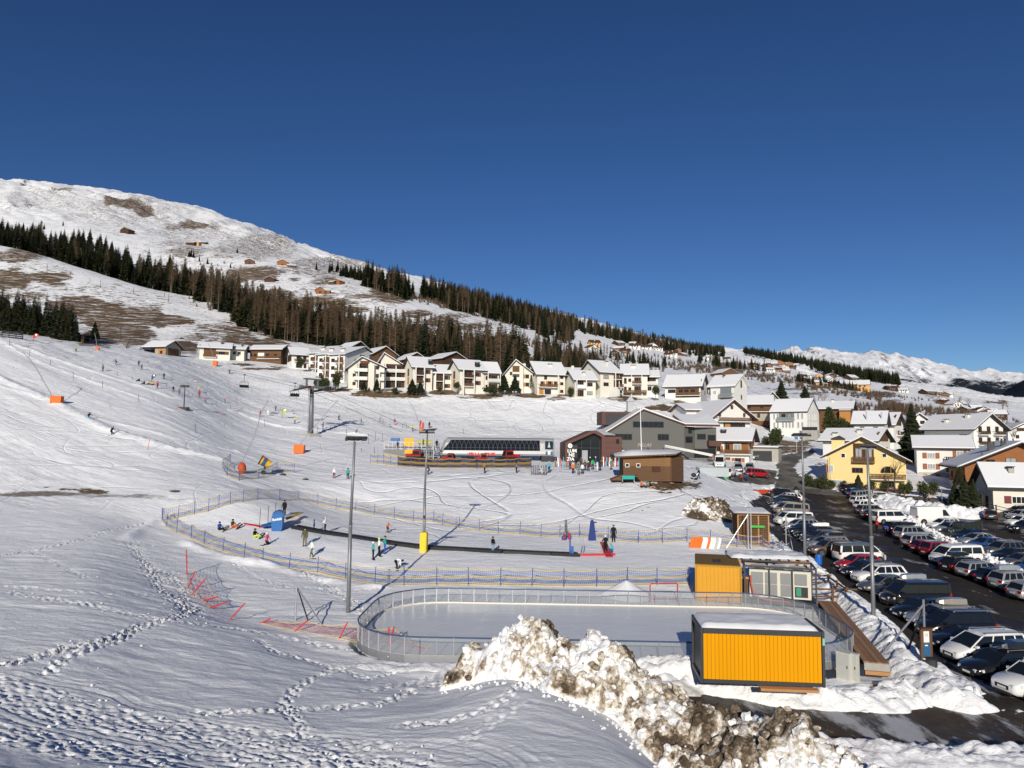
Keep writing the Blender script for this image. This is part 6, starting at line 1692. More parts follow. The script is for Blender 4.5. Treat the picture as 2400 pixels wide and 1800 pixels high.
def car(kind,color,px,py,head,label,box=None,gap=0.0,group=GCAR,drop=.125):
 m=car_meshes(kind);pm=PAINT[color]
 g=G(px,py)
 r=thing("parked_car",label,"van" if kind in ("minibus","panel van") else "car",(g.x,g.y,g.z-drop),math.radians(head),group)
 dx=.6
 fx,fy=math.cos(math.radians(head)),math.sin(math.radians(head))
 pit=math.atan2(gz(g.x-fx,g.y-fy)-gz(g.x+fx,g.y+fy),2.0)
 r.rotation_euler=(0,pit,math.radians(head))
 slot(mobj("body",m['body'],r),pm)
 o=mobj("windows",m['glass'],r)
 if kind=="panel van":slot(o,pm)
 slot(mobj("roof",m['roof'],r),pm if not (kind=="minibus" and color=="white" and box=="grey_top") else PAINT["grey"])
 for q in m['pil']:slot(mobj("pillar",q,r),pm)
 if m['extra']:mobj("cab_glass",m['extra'],r)
 mobj("trim",m['trim'],r);mobj("wheel_arches",m['arch'],r)
 for s in (0,1):
  mobj("headlight",m['hl'][s],r);mobj("tail_light",m['tl'][s],r)
 for q in m['mir']:slot(mobj("mirror",q,r),pm)
 mobj("number_plate",m['plate'],r)
 for x in m['ax']:
  for s in (-1,1):
   w=mobj("wheel",m['tyre'],r,(x,s*(m['W']-.095),m['wr']))
   q=mobj("rim",m['rim'],w);mobj("rim_gap",m['spk'],w)
 if m['rails']:mobj("roof_rails",m['rails'],r)
 if box and box!="grey_top":
  slot(mobj("roof_box",ROOFBOX,r,((m['g'][1]+m['g'][2])/2,.15,m['H']+.08)),BOXC[box])
 return r
LH,RH=186.0,8.0
LEFT="left row"
cars=[
 ("suv","white",2434,1622,LH+4,"white compact suv at the very end of the left car row, cut by the frame",None),
 ("estate car","black",2350,1578,LH+2,"black estate car with dark roof box between the white suv and white minivan","black"),
 ("minivan","white",2308,1543,LH+2,"white minivan parked beside the info board, nose to the snow bank",None),
 ("coupe","black",2262,1512,LH,"low black coupe between the white minivan and a black people carrier",None),
 ("minivan","black",2238,1486,LH,"black people carrier with silver roof rails beside the braced steel pole",None),
 ("estate car","silver",2205,1462,LH,"silver estate with a cream roof box behind the black people carrier","beige"),
 ("saloon car","black",2170,1444,LH,"black saloon tucked against the big black van",None),
 ("minibus","black",2143,1416,LH,"big glossy black van in the left row near the tall lamp pole",None),
 ("estate car","dark grey",2118,1397,LH,"dark estate car with long silver roof box beside the big black van","silver"),
 ("saloon car","grey",2080,1384,LH,"sleek grey saloon next to the white suv with black grille",None),
 ("suv","white",2060,1364,LH,"white suv between the grey saloon and the little black hatchback",None),
 ("hatchback","black",2025,1347,LH,"little black hatchback between the white suv and the red car",None),
 ("hatchback","red",2010,1332,LH,"bright red hatchback beside the white camper van",None),
 ("minibus","white",2014,1315,RH-2,"white camper van parked tail first to the snow, grey pop top roof","grey_top"),
 ("suv","bronze",1945,1299,LH,"bronze brown suv by the blue barrel",None),
 ("estate car","silver",1938,1285,LH,"silver car with long black roof box behind the bronze suv","black"),
 ("estate car","dark grey",1925,1271,LH,"dark grey estate two cars up from the bronze suv",None),
 ("estate car","black",1908,1260,LH,"black estate carrying a short white roof box","white"),
 ("saloon car","black",1886,1251,LH,"plain black saloon next to the silver estate with grey roof box",None),
 ("estate car","silver",1876,1241,LH,"silver estate with grey roof box next to the white delivery style minivan","grey"),
 ("minibus","white",1858,1230,LH,"white van with dark side glass, next to the slatted timber shed",None),
 ("hatchback","dark blue",1850,1217,LH,"dark blue hatchback between the white van and the beige van",None),
 ("minibus","beige",1853,1206,LH,"beige metallic van in the upper part of the left row",None),
 ("hatchback","white",1838,1195,LH,"small white hatchback just above the beige van",None),
 ("saloon car","dark grey",1834,1186,LH,"dark grey saloon, two above the beige van",None),
 ("estate car","black",1838,1179,LH,"black estate below the white estate near the top of the left row",None),
 ("estate car","white",1846,1173,LH,"white estate second from the top of the left row",None),
 ("suv","black",1822,1164,LH,"black suv at the top end of the left row by the red trough",None),
 ("suv","black",2002,1152,RH,"black suv at the top of the middle row by the yellow house hedge",None),
 ("hatchback","blue",2012,1160,RH,"light blue hatchback second from the top of the middle row",None),
 ("suv","silver",2026,1170,RH,"silver suv below the light blue hatchback in the middle row",None),
 ("estate car","white",2026,1180,RH,"white estate, upper of two white cars in the middle row",None),
 ("hatchback","white",2032,1192,RH,"white hatchback, lower of two white cars in the middle row",None),
 ("estate car","grey",2045,1204,RH,"grey estate under the two white cars of the middle row",None),
 ("saloon car","black",2058,1214,RH,"black saloon just above the white bus in the middle row",None),
 ("minibus","white",2086,1225,RH,"white passenger bus in the middle row above the couple at the boot",None),
 ("estate car","black",2116,1247,RH,"black estate being loaded by the couple in red and blue",None),
 ("suv","silver",2142,1263,RH,"silver suv carrying a flat black roof box beside the loaded estate","black"),
 ("estate car","silver",2164,1280,RH,"silver estate with bright flank beside the dark red hatchback",None),
 ("hatchback","dark red",2182,1294,RH,"dark red hatchback in the middle row",None),
 ("suv","dark red",2210,1303,RH,"dark red suv next to the white transporter",None),
 ("minibus","white",2240,1319,LH,"white transporter with a round badge, nose to the lane",None),
 ("estate car","black",2266,1338,RH,"black estate with black roof box below the white transporter","black"),
 ("estate car","silver",2304,1350,RH,"silver estate with lit tail lamp right of the black roof box",None),
 ("hatchback","dark blue",2344,1366,RH,"dark blue hatchback between two silver cars, lower middle row",None),
 ("suv","silver",2386,1380,RH,"large silver suv near the right frame edge of the middle row","silver"),
 ("estate car","silver",2436,1402,RH,"silver estate cut by the right frame edge in the middle row",None),
 ("panel van","white",2188,1226,RH-4,"tall white panel van in front of the ploughed snow wall",None),
 ("hatchback","white",2212,1238,LH,"white hatchback below the tall white panel van",None),
 ("estate car","silver",2230,1247,LH,"silver and black estate beside the dark green off roader",None),
 ("off roader","dark green",2255,1257,LH,"boxy dark green off roader",None),
 ("saloon car","dark blue",2278,1265,LH,"dark blue saloon below the boxy off roader",None),
 ("saloon car","silver",2294,1275,LH,"silver saloon above the royal blue saloon",None),
 ("saloon car","blue",2316,1286,LH,"royal blue saloon in the row beyond the snow strip",None),
 ("suv","grey",2352,1302,LH,"grey suv below the royal blue saloon",None),
 ("saloon car","black",2378,1314,LH,"black saloon between the grey suv and a grey saloon, right edge",None),
 ("saloon car","grey",2404,1327,LH,"light grey saloon at the right frame edge beyond the snow strip",None),
 ("estate car","blue",2436,1342,LH,"blue estate at the right frame edge beyond the snow strip",None),
 ("hatchback","dark grey",2320,1214,62,"dark grey hatchback driving off alone by the end of the snow wall",None),
 ("estate car","dark blue",2390,1206,LH,"dark blue estate at the top of the far right row",None),
 ("hatchback","silver",2394,1216,LH,"silver hatchback second in the far right row",None),
 ("estate car","white",2398,1231,LH,"white estate third in the far right row",None),
 ("suv","black",2408,1247,LH,"black suv lowest in the far right row, half out of frame",None),
]
for kd,cl,px,py,hd,lb,bx in cars:
 car(kd,cl,px,py,hd+random.uniform(-2.5,2.5),lb,bx)
GF="cars standing by the hotel and houses"
car("minivan","red",1776,1118,20,"red minivan with black roof on the forecourt above the car park",group=GF,drop=.08)
car("minivan","white",1708,1117,240,"white minivan beside the green recycling bin near the timber hut",group=GF,drop=.02)
car("estate car","silver",1730,1102,255,"silver estate facing out below the log chalet",group=GF,drop=.02)
car("hatchback","silver",1757,1102,250,"small silver hatchback beside the silver estate below the log chalet",group=GF,drop=.02)
car("suv","silver",1779,1078,200,"silver suv in front of the dark garage mouth",group=GF,drop=.02)
car("saloon car","black",1642,938,5,"black saloon under the balcony of the timber chalet",group=GF,drop=.02)
car("panel van","white",1688,1094,250,"white box truck behind the grey steel container by the hotel",group=GF,drop=.02)
M_SKIN=mat("skin",(.52,.33,.25),rough=.6,var=.06)
M_BOOT=mat("boot",(.03,.03,.032),rough=.6,var=.1)
CL={"black":(.012,.012,.014),"white":(.70,.70,.70),"teal":(.03,.32,.29),"blue":(.03,.10,.36),"dark blue":(.015,.025,.07),"olive":(.085,.085,.045),"camo":(.15,.12,.085),
  "orange":(.62,.15,.03),"red":(.48,.025,.03),"dark red":(.14,.02,.03),"grey":(.16,.165,.17),"grey green":(.14,.17,.15),"yellow":(.62,.48,.03),"lime":(.38,.55,.06),"green":(.03,.33,.08),
  "cyan":(.06,.38,.55),"pink":(.62,.13,.20),"brown":(.10,.06,.04),"jeans":(.24,.36,.46),"neon":(.55,.68,.04),"tan":(.34,.22,.11),"purple":(.14,.06,.18),"pale pink":(.62,.40,.37)}
def cloth(n):
 return mat("cloth_"+n.replace(" ","_"),CL[n],rough=.85,var=.18,scale=6,spec=.15)
BASEJ=dict(pel=(0,0,.95,.150),spi=(0,0,1.15,.150),che=(0,0,1.34,.170),nec=(.0,0,1.50,.062),hea=(.02,0,1.61,.095),top=(.015,0,1.70,.080),
    sL=(0,.18,1.42,.078),eL=(.02,.26,1.16,.062),wL=(.10,.27,.93,.046),hL=(.14,.26,.84,.050),sR=(0,-.18,1.42,.078),eR=(.02,-.26,1.16,.062),wR=(.10,-.27,.93,.046),hR=(.14,-.26,.84,.050),
    pL=(0,.095,.88,.112),kL=(.03,.11,.50,.078),aL=(0,.12,.11,.062),tL=(.15,.13,.055,.058),pR=(0,-.095,.88,.112),kR=(.03,-.11,.50,.078),aR=(0,-.12,.11,.062),tR=(.15,-.13,.055,.058))
def mv(j,**kw):
 d=dict(j)
 for k,v in kw.items():d[k]=(v[0],v[1],v[2],d[k][3])
 return d
POSES={
 "stand":BASEJ,
 "walk":mv(BASEJ,kL=(.16,.10,.52),aL=(.22,.11,.13),tL=(.36,.12,.07),kR=(-.06,-.1,.50),aR=(-.25,-.11,.14),tR=(-.12,-.12,.06),eL=(-.08,.26,1.17),wL=(-.06,.27,.95),hL=(-.03,.27,.86),eR=(.06,-.26,1.17),wR=(.2,-.25,.98),hR=(.27,-.24,.91)),
 "poles":mv(BASEJ,eL=(.10,.28,1.18),wL=(.30,.28,1.12),hL=(.38,.27,1.12),eR=(.10,-.28,1.18),wR=(.30,-.28,1.12),hR=(.38,-.27,1.12)),
 "ski":mv(BASEJ,pel=(-.16,0,.78),spi=(-.06,0,.97),che=(.06,0,1.14),nec=(.16,0,1.27),hea=(.22,0,1.37),top=(.23,0,1.46),sL=(.09,.18,1.20),eL=(.16,.34,1.00),wL=(.36,.38,.96),hL=(.44,.37,.97),sR=(.09,-.18,1.20),eR=(.16,-.34,1.00),wR=(.36,-.38,.96),hR=(.44,-.37,.97),
   pL=(-.15,.1,.73),kL=(.12,.13,.45),aL=(-.04,.13,.11),tL=(.11,.14,.06),pR=(-.15,-.1,.73),kR=(.12,-.13,.45),aR=(-.04,-.13,.11),tR=(.11,-.14,.06)),
 "reach":mv(BASEJ,eL=(.16,.22,1.28),wL=(.38,.16,1.24),hL=(.46,.15,1.24),eR=(.16,-.22,1.26),wR=(.38,-.16,1.20),hR=(.46,-.15,1.20)),
 "bend":mv(BASEJ,pel=(-.14,0,.88),spi=(.04,0,.95),che=(.22,0,.93),nec=(.36,0,.88),hea=(.46,0,.84),top=(.54,0,.80),sL=(.26,.18,.92),eL=(.28,.22,.66),wL=(.30,.18,.44),hL=(.31,.16,.36),sR=(.26,-.18,.92),eR=(.28,-.22,.66),wR=(.30,-.18,.44),hR=(.31,-.16,.36),pL=(-.14,.1,.83),kL=(.0,.12,.48),pR=(-.14,-.1,.83),kR=(.0,-.12,.48)),
 "sit":mv(BASEJ,pel=(0,0,.16),spi=(-.06,0,.36),che=(-.04,0,.55),nec=(.0,0,.71),hea=(.03,0,.82),top=(.03,0,.91),sL=(-.03,.18,.63),eL=(.10,.26,.42),wL=(.30,.20,.42),hL=(.38,.17,.43),sR=(-.03,-.18,.63),eR=(.10,-.26,.42),wR=(.30,-.20,.42),hR=(.38,-.17,.43),pL=(.02,.1,.14),kL=(.42,.13,.32),aL=(.78,.13,.12),tL=(.84,.14,.22),pR=(.02,-.1,.14),kR=(.42,-.13,.32),aR=(.78,-.13,.12),tR=(.84,-.14,.22)),
 "kneel":mv(BASEJ,pel=(0,0,.46),spi=(.03,0,.66),che=(.05,0,.85),nec=(.07,0,1.01),hea=(.10,0,1.12),top=(.10,0,1.21),sL=(.05,.18,.93),eL=(.14,.26,.70),wL=(.28,.22,.58),hL=(.34,.2,.52),sR=(.05,-.18,.93),eR=(.14,-.26,.70),wR=(.28,-.22,.58),hR=(.34,-.2,.52),pL=(.0,.1,.40),kL=(.32,.12,.10),aL=(-.08,.13,.09),tL=(-.2,.13,.06),pR=(.0,-.1,.40),kR=(.32,-.12,.10),aR=(-.08,-.13,.09),tR=(-.2,-.13,.06)),
}
EDG=[("pel","spi"),("spi","che"),("che","nec"),("nec","hea"),("hea","top")]
for q in "LR":EDG+=[("che","s"+q),("s"+q,"e"+q),("e"+q,"w"+q),("w"+q,"h"+q),("pel","p"+q),("p"+q,"k"+q),("k"+q,"a"+q),("a"+q,"t"+q)]
BODIES={}
def make_bodies():
 tmp=[]
 for nm,j in POSES.items():
  keys=list(j)
  me=bpy.data.meshes.new("skin_"+nm)
  me.from_pydata([j[k][:3] for k in keys],[(keys.index(a),keys.index(b)) for a,b in EDG],[])
  o=bpy.data.objects.new("skin_"+nm,me);COL.objects.link(o)
  o.modifiers.new("s",'SKIN')
  lay=me.skin_vertices[0].data if me.skin_vertices else None
  if lay is None:
   bm=bmesh.new();bm.from_mesh(me);bm.verts.layers.skin.verify();bm.to_mesh(me);bm.free();lay=me.skin_vertices[0].data
  for i,k in enumerate(keys):
   lay[i].radius=(j[k][3],j[k][3]);lay[i].use_root=(k=="pel")
  o.modifiers.new("d",'SUBSURF').levels=1
  tmp.append((nm,o,keys))
 bpy.context.view_layer.update()
 dg=bpy.context.evaluated_depsgraph_get()
 for nm,o,keys in tmp:
  me=bpy.data.meshes.new_from_object(o.evaluated_get(dg))
  j=POSES[nm]
  me.materials.clear()
  for m in (M_SKIN,cloth("black"),cloth("black"),M_BOOT,M_BOOT):me.materials.append(m)
  part={}
  for a,b in EDG:
   c=b[0] if len(b)==2 else b
   part[(a,b)]=0 if b in ("hea","top") else 3 if b[0]=='h' and len(b)==2 else 4 if b[0]=='t' and len(b)==2 else 2 if (b[0] in 'pka' and len(b)==2) else 1
  segs=[(Vector(j[a][:3]),Vector(j[b][:3]),part[(a,b)],(j[a][3]+j[b][3])/2) for a,b in EDG]
  for p in me.polygons:
   best,mi=9,1
   for a,b,k,r in segs:
    ab=b-a;t=max(0,min(1,(p.center-a).dot(ab)/ab.length_squared))
    d=(p.center-a-ab*t).length/r
    if d<best:best,mi=d,k
   p.material_index=mi;p.use_smooth=True
  me.name="body_"+nm
  BODIES[nm]=me
  bpy.data.objects.remove(o)
make_bodies()
def _skis():
 mb=MB()
 out=[]
 for s in (-1,1):
  mb=MB();y=s*.13
  prof=[(-.80,.02,.035),(-.6,.012,.045),(.0,.012,.036),(.70,.012,.048),(.86,.05,.04),(.95,.11,.015)]
  for x,z,w in prof:mb.v+=[(x,y-w,z),(x,y+w,z),(x,y+w,z+.016),(x,y-w,z+.016)]
  for i in range(5):
   for k in range(4):mb.f.append((i*4+k,i*4+(k+1)%4,(i+1)*4+(k+1)%4,(i+1)*4+k));mb.m.append(0)
  mb.f+=[(3,2,1,0),(20,21,22,23)];mb.m+=[0,0]
  out.append(mb.mesh("ski",cloth("black")))
 return out
SKIS=_skis()
def _board():
 mb=MB()
 for x,z,w in ((-.78,.09,.06),(-.66,.03,.13),(-.45,.012,.14),(0,.012,.12),(.45,.012,.14),(.66,.03,.13),(.78,.09,.06)):
  mb.v+=[(x,-w,z),(x,w,z),(x,w,z+.02),(x,-w,z+.02)]
 for i in range(6):
  for k in range(4):mb.f.append((i*4+k,i*4+(k+1)%4,(i+1)*4+(k+1)%4,(i+1)*4+k));mb.m.append(0)
 mb.f+=[(3,2,1,0),(24,25,26,27)];mb.m+=[0,0]
 return mb.mesh("snowboard",cloth("black"))
BOARD=_board()
def _helmet(pose):
 j=POSES[pose];h,t=Vector(j["hea"][:3]),Vector(j["top"][:3])
 c=h.lerp(t,.62)
 mb=MB();mb.ball((c.x-.012,c.y,c.z),.128,10,7,sc=(1.08,.95,.92))
 cut=MB()
 n=[]
 for f in mb.f:
  cz=sum(mb.v[i][2] for i in f)/len(f);cx=sum(mb.v[i][0] for i in f)/len(f)
  if cz<c.z-.075 or (cx>c.x+.045 and cz<c.z-.01):continue
  n.append(f)
 cut.v,cut.f,cut.m=mb.v,n,[0]*len(n)
 return cut.mesh("helmet",cloth("black"),smooth=True)
def _goggles(pose):
 j=POSES[pose];h,t=Vector(j["hea"][:3]),Vector(j["top"][:3]);c=h.lerp(t,.45)
 mb=MB();mb.box(c.x+.075,c.x+.115,c.y-.075,c.y+.075,c.z-.035,c.z+.035)
 return mb.mesh("goggles",M_PANE)
HELM={p:_helmet(p) for p in POSES}
GOGG={p:_goggles(p) for p in POSES}
def _poles(pose):
 j=POSES[pose];out=[]
 for q,s in (("hL",1),("hR",-1)):
  p=Vector(j[q][:3]);mb=MB();e=Vector((p.x-.25,p.y+.12*s,.02))
  mb.tube(p+Vector((.02,0,.1)),e,.012,.009,5).tube(e+Vector((.01,0,.06)),e+Vector((.01,0,.075)),.04,n=6)
  out.append(mb.mesh("ski_pole",M_METAL))
 return out
POLES={p:_poles(p) for p in POSES}
def person(px,py,face,pose,jacket,trousers,hat,gear,label,hgt=1.75,group=None,pos=None,lift=0.0):
 g=Vector(pos) if pos is not None else G(px,py)
 s=hgt/1.75
 r=thing("person",label,"person",(g.x,g.y,g.z-.01+lift),math.radians(face),group)
 r.scale=(s,s,s)
 o=mobj("body",BODIES[pose],r)
 for i,m in ((1,cloth(jacket)),(2,cloth(trousers))):
  o.material_slots[i].link='OBJECT';o.material_slots[i].material=m
 lift2=0
 if hat:
  slot(mobj("hat" if gear=="none" else "helmet",HELM[pose],r),cloth(hat))
  if gear!="none":mobj("goggles",GOGG[pose],r)
 if gear.startswith("ski"):
  for k in (0,1):slot(mobj("ski",SKIS[k],r),cloth(gear.split(":")[1] if ":" in gear else "black"))
  if pose in ("poles","ski"):
   for k in (0,1):mobj("ski_pole",POLES[pose][k],r)
 elif gear.startswith("board"):
  b=slot(mobj("snowboard",BOARD,r),cloth(gear.split(":")[1] if ":" in gear else "black"))
  if pose=="sit":b.location=(.80,0,.02);b.rotation_euler=(0,-.5,math.pi/2)
  elif pose=="kneel":b.location=(-.1,0,0);b.rotation_euler=(0,0,math.pi/2)
  else:b.rotation_euler=(0,0,math.pi/2)
 return r
G1,G2,G3,G4="people on the practice slope","people by the lift station and visitor centre","skiers on the main piste","people at the car park"
PEOPLE=[
 (736,1245,200,"stand","blue","dark blue","dark blue","ski","child in blue jacket riding the conveyor ahead of the adult with poles",1.25,G1),
 (762,1248,200,"poles","white","black","pale pink","ski","person in white vest and pinkish hat with poles on the conveyor",1.7,G1),
 (714,1281,268,"stand","olive","camo","black","none","man in long olive jacket and camouflage trousers standing on the practice slope",1.85,G1),
 (730,1308,225,"walk","white","grey green","teal","board:dark red","snowboarder with teal helmet, white sleeves and grey green trousers",1.68,G1),
 (909,1247,300,"ski","orange","black","red","ski","small child in bright orange jacket and red helmet on skis",1.2,G1),
 (874,1310,20,"stand","teal","black","white","board","snowboarder in teal jacket and black trousers, left of the trio",1.6,G1),
 (888,1302,30,"reach","white","black","neon","board","snowboarder with neon yellow helmet and white jacket, middle of the trio",1.7,G1),
 (902,1299,190,"reach","teal","blue","brown","none","instructor in teal jacket and blue trousers, right of the trio",1.75,G1),
 (930,1336,20,"bend","white","black","black","board","snowboarder bending over the board by the near net",1.75,G1),
 (1155,1294,320,"stand","black","jeans","black","none","youngster in black coat and pale jeans on the conveyor belt",1.5,G1),
 (1419,1296,92,"poles","black","black","white","ski:red","person in black with white helmet and backpack, seen from behind on red mat",1.75,G1),
 (1434,1298,120,"ski","cyan","blue","green","ski:red","small child in cyan jacket and green helmet at the red mat",1.15,G1),
 (1438,1271,262,"stand","black","black","brown","none","tall man in a long black coat by the far net",1.85,G1),
 (514,1243,330,"sit","blue","black","black","board:brown","snowboarder in blue jacket sitting at the top of the practice slope",1.7,G1),
 (545,1237,335,"sit","brown","orange","black","board:black","snowboarder in brown jacket and orange trousers sitting on the snow",1.7,G1),
 (597,1260,335,"sit","black","neon","black","board:black","snowboarder in black with neon yellow trousers sitting below the blue box",1.7,G1),
 (624,1277,340,"kneel","pink","black","white","board:black","snowboarder kneeling in white and pink jacket near the blue drive box",1.7,G1),
 (783,1121,300,"stand","white","dark red","white","none","person in white jacket and dark red trousers beside the teal one on the flat",1.65,G3),
 (815,1123,100,"stand","teal","black","dark blue","none","person in teal jacket and black trousers beside the tall lamp pole",1.75,G3),
 (1004,1112,200,"ski","olive","black","black","ski","skier in dark olive gliding in front of the snow groomers",1.75,G2),
 (1136,1109,200,"poles","tan","black","brown","ski","skier in tan jacket with poles in front of the blue and gold net",1.75,G2),
 (1210,1109,20,"poles","grey green","black","black","ski","skier in greenish jacket before the end of the blue and gold net",1.75,G2),
 (1271,1112,200,"bend","white","white","black","ski:red","skier in white bending down to the bindings near the planted skis",1.7,G2),
 (1287,1107,250,"poles","cyan","black","white","ski","skier in cyan jacket right of the bending one in white",1.75,G2),
 (1343,1111,80,"stand","orange","black","white","none","person in orange and white at the left front of the crowd",1.7,G2),
 (1356,1114,95,"stand","grey green","grey","black","none","stout person in grey green jacket at the front of the crowd",1.78,G2),
 (1365,1112,100,"stand","white","black","black","none","person in black and white beside the grey green one in the crowd",1.7,G2),
 (1371,1104,260,"stand","olive","dark blue","brown","none","person in olive coat in the middle of the crowd",1.75,G2),
 (1379,1105,250,"stand","dark red","black","white","none","person in dark red between the olive and green jackets",1.65,G2),
 (1389,1101,90,"stand","green","black","black","none","person in bright green jacket in the crowd",1.8,G2),
 (1400,1105,200,"poles","white","white","black","ski","skier all in white right of the bright green jacket",1.65,G2),
 (1406,1104,90,"stand","dark blue","dark blue","black","none","person in navy at the right end of the crowd",1.8,G2),
 (1432,1101,10,"walk","grey","grey","white","none","person in grey walking apart, right of the crowd",1.7,G2),
 (1350,1097,90,"stand","black","brown","black","none","person in black and brown behind the front of the crowd, below the big letters",1.75,G2),
 (1362,1095,270,"stand","brown","black","brown","none","person in brown in the second line of the crowd",1.75,G2),
 (1383,1094,200,"stand","black","black","white","none","person in black with white hat in the second line of the crowd",1.7,G2),
 (1396,1093,180,"stand","blue","black","white","none","person in blue with white hat in the second line of the crowd",1.7,G2),
 (1412,1093,150,"stand","grey","black","orange","none","person in grey with orange hat near the glass doors",1.7,G2),
 (1424,1092,200,"stand","tan","dark blue","black","none","person in tan jacket right of the glass doors",1.72,G2),
 (1336,1099,300,"stand","purple","black","white","none","person in purple standing under the white letters",1.65,G2),
 (1491,1130,300,"sit","black","black","black","none","person in black sitting in front of the timber hut",1.8,G2),
 (1503,1143,330,"sit","orange","black",None,"none","person in orange jacket sunbathing on the snow below the hut",1.75,G2),
 (1524,1145,335,"sit","black","tan","black","none","person in black with tan trousers lying on the snow below the hut",1.75,G2),
 (1638,1123,180,"walk","black","dark blue","brown","none","person in dark clothes pushing a pram beside the steel container",1.75,G2),
 (1738,1129,20,"walk","red","black",None,"none","child in red jacket walking past the red minivan",1.35,G2),
 (1751,1129,200,"walk","blue","dark blue","black","none","person in blue walking past the red minivan",1.75,G2),
 (2055,1248,10,"stand","red","black","black","none","man in red jacket standing behind an open car boot",1.78,G4),
 (2074,1252,350,"bend","blue","black","black","none","person in blue jacket bending at a car boot",1.75,G4),
 (2178,1180,180,"walk","pale pink","black","tan","none","person in pale pink jacket walking along the path",1.65,G4),
 (2168,1179,180,"walk","dark blue","black","black","none","person in dark clothes walking beside the pale pink jacket",1.75,G4),
 (208,986,330,"ski","black","cyan","black","ski","skier in black jacket and turquoise trousers carving the left piste",1.8,G3),
 (262,1021,340,"ski","black","black","grey","board","rider all in black crouching on the left piste",1.8,G3),
 (241,870,270,"stand","grey green","black","black","ski","upright skier in grey green high on the left piste below the chair",1.75,G3),
 (272,855,200,"ski","black","black","black","ski","small dark skier left of the upper chair",1.7,G3),
 (325,858,300,"ski","dark blue","black","black","ski","dark skier right of the upper chair, upper one of two",1.75,G3),
 (332,866,300,"ski","grey","black","black","ski","grey skier right of the upper chair, lower one of two",1.7,G3),
 (326,894,250,"sit","dark blue","black","white","board","rider in navy sitting left of the dark feather banner",1.7,G3),
 (338,901,250,"sit","black","dark red","black","board","rider in black and dark red sitting below the dark feather banner",1.7,G3),
 (351,902,250,"sit","yellow","black","black","board","rider in yellow sitting at the foot of the dark banner, left",1.7,G3),
 (359,903,270,"sit","yellow","brown","dark red","board","rider in yellow and brown sitting at the foot of the dark banner, right",1.7,G3),
 (369,911,280,"stand","red","black","black","ski","skier in red and black standing below the dark banner",1.75,G3),
 (384,888,300,"ski","black","brown","black","ski","dark skier to the right of the dark banner",1.75,G3),
 (458,896,330,"ski","pink","white","pink","ski:pink","child in pink and white snowploughing above the light mast",1.3,G3),
 (406,918,300,"ski","dark blue","black","black","ski","dark skier left of the small light mast, upper",1.6,G3),
 (420,926,280,"stand","grey","purple","black","ski","skier in grey and purple left of the small light mast, lower",1.7,G3),
 (466,916,280,"stand","yellow","lime","white","ski","child in yellow and lime behind the red one",1.3,G3),
 (467,930,280,"stand","red","dark red","black","ski","skier in bright red standing right of the small light mast",1.75,G3),
 (481,944,200,"ski","pink","dark blue","pink","ski","skier with pink jacket below the bright red one",1.6,G3),
 (527,943,300,"ski","pink","grey","dark blue","ski","child in pink and grey under the empty chair",1.35,G3),
 (553,961,330,"sit","pink","white","white","ski","child in pink sitting on the piste edge",1.3,G3),
 (538,876,250,"ski","black","black","black","ski","dark skier above the empty chair",1.75,G3),
 (178,824,300,"ski","lime","black","black","ski","tiny lime skier on the skyline of the left piste",1.7,G3),
 (610,976,270,"stand","red","black","black","ski","skier in red left of the leaning snow lance top",1.6,G3),
 (628,975,280,"stand","white","white","white","ski","skier all in white left of the lime banner",1.7,G3),
 (646,963,280,"stand","grey","black","black","ski","dark skier above and left of the lime banner",1.65,G3),
 (686,970,320,"ski","green","white","black","ski:green","child in green crouching right of the lime banner",1.3,G3),
 (691,993,270,"stand","yellow","blue","black","ski","instructor in yellow jacket and blue trousers left of the lift tower",1.78,G3),
 (757,1006,200,"poles","purple","black","black","ski","skier in purple just right of the lift tower",1.75,G3),
 (794,985,330,"ski","purple","black","black","ski","dark purple skier in the open piste right of the lift tower",1.65,G3),
 (847,993,250,"ski","grey","grey","black","ski","grey skier among the small hoops",1.5,G3),
 (835,1019,340,"ski","grey","black","black","ski","skier in grey by the tower shadow",1.6,G3),
 (914,1000,250,"bend","lime","lime","green","ski","child in lime bending near the pink skier",1.25,G3),
 (925,996,280,"stand","purple","pink","black","ski","skier in purple with pink trousers near the hoops",1.7,G3),
 (967,1011,280,"stand","yellow","dark blue","black","ski","skier in yellow vest left of the red banners",1.65,G3),
 (1006,1003,280,"stand","black","black","black","ski","dark figure behind the control platform canopy",1.7,G3),
]
for a in PEOPLE:
 px,py,fc,ps,jk,tr,ht,gr,lb,hg,gp_=a
 person(px,py,fc,ps,jk,tr,ht,gr,lb,hg,gp_)
N_BLUE=mat("net_blue",(.045,.12,.36),rough=.8,var=.1)
N_YEL=mat("net_yellow",(.46,.36,.15),rough=.8,var=.1)
N_GOLD=mat("net_gold",(.24,.145,.025),rough=.8,var=.1)
N_RED=mat("net_red",(.34,.05,.06),rough=.8,var=.1)
N_POST=mat("post_blue",(.02,.055,.27),rough=.5,var=.1)
N_PRED=mat("post_red",(.50,.018,.03),rough=.5,var=.1)
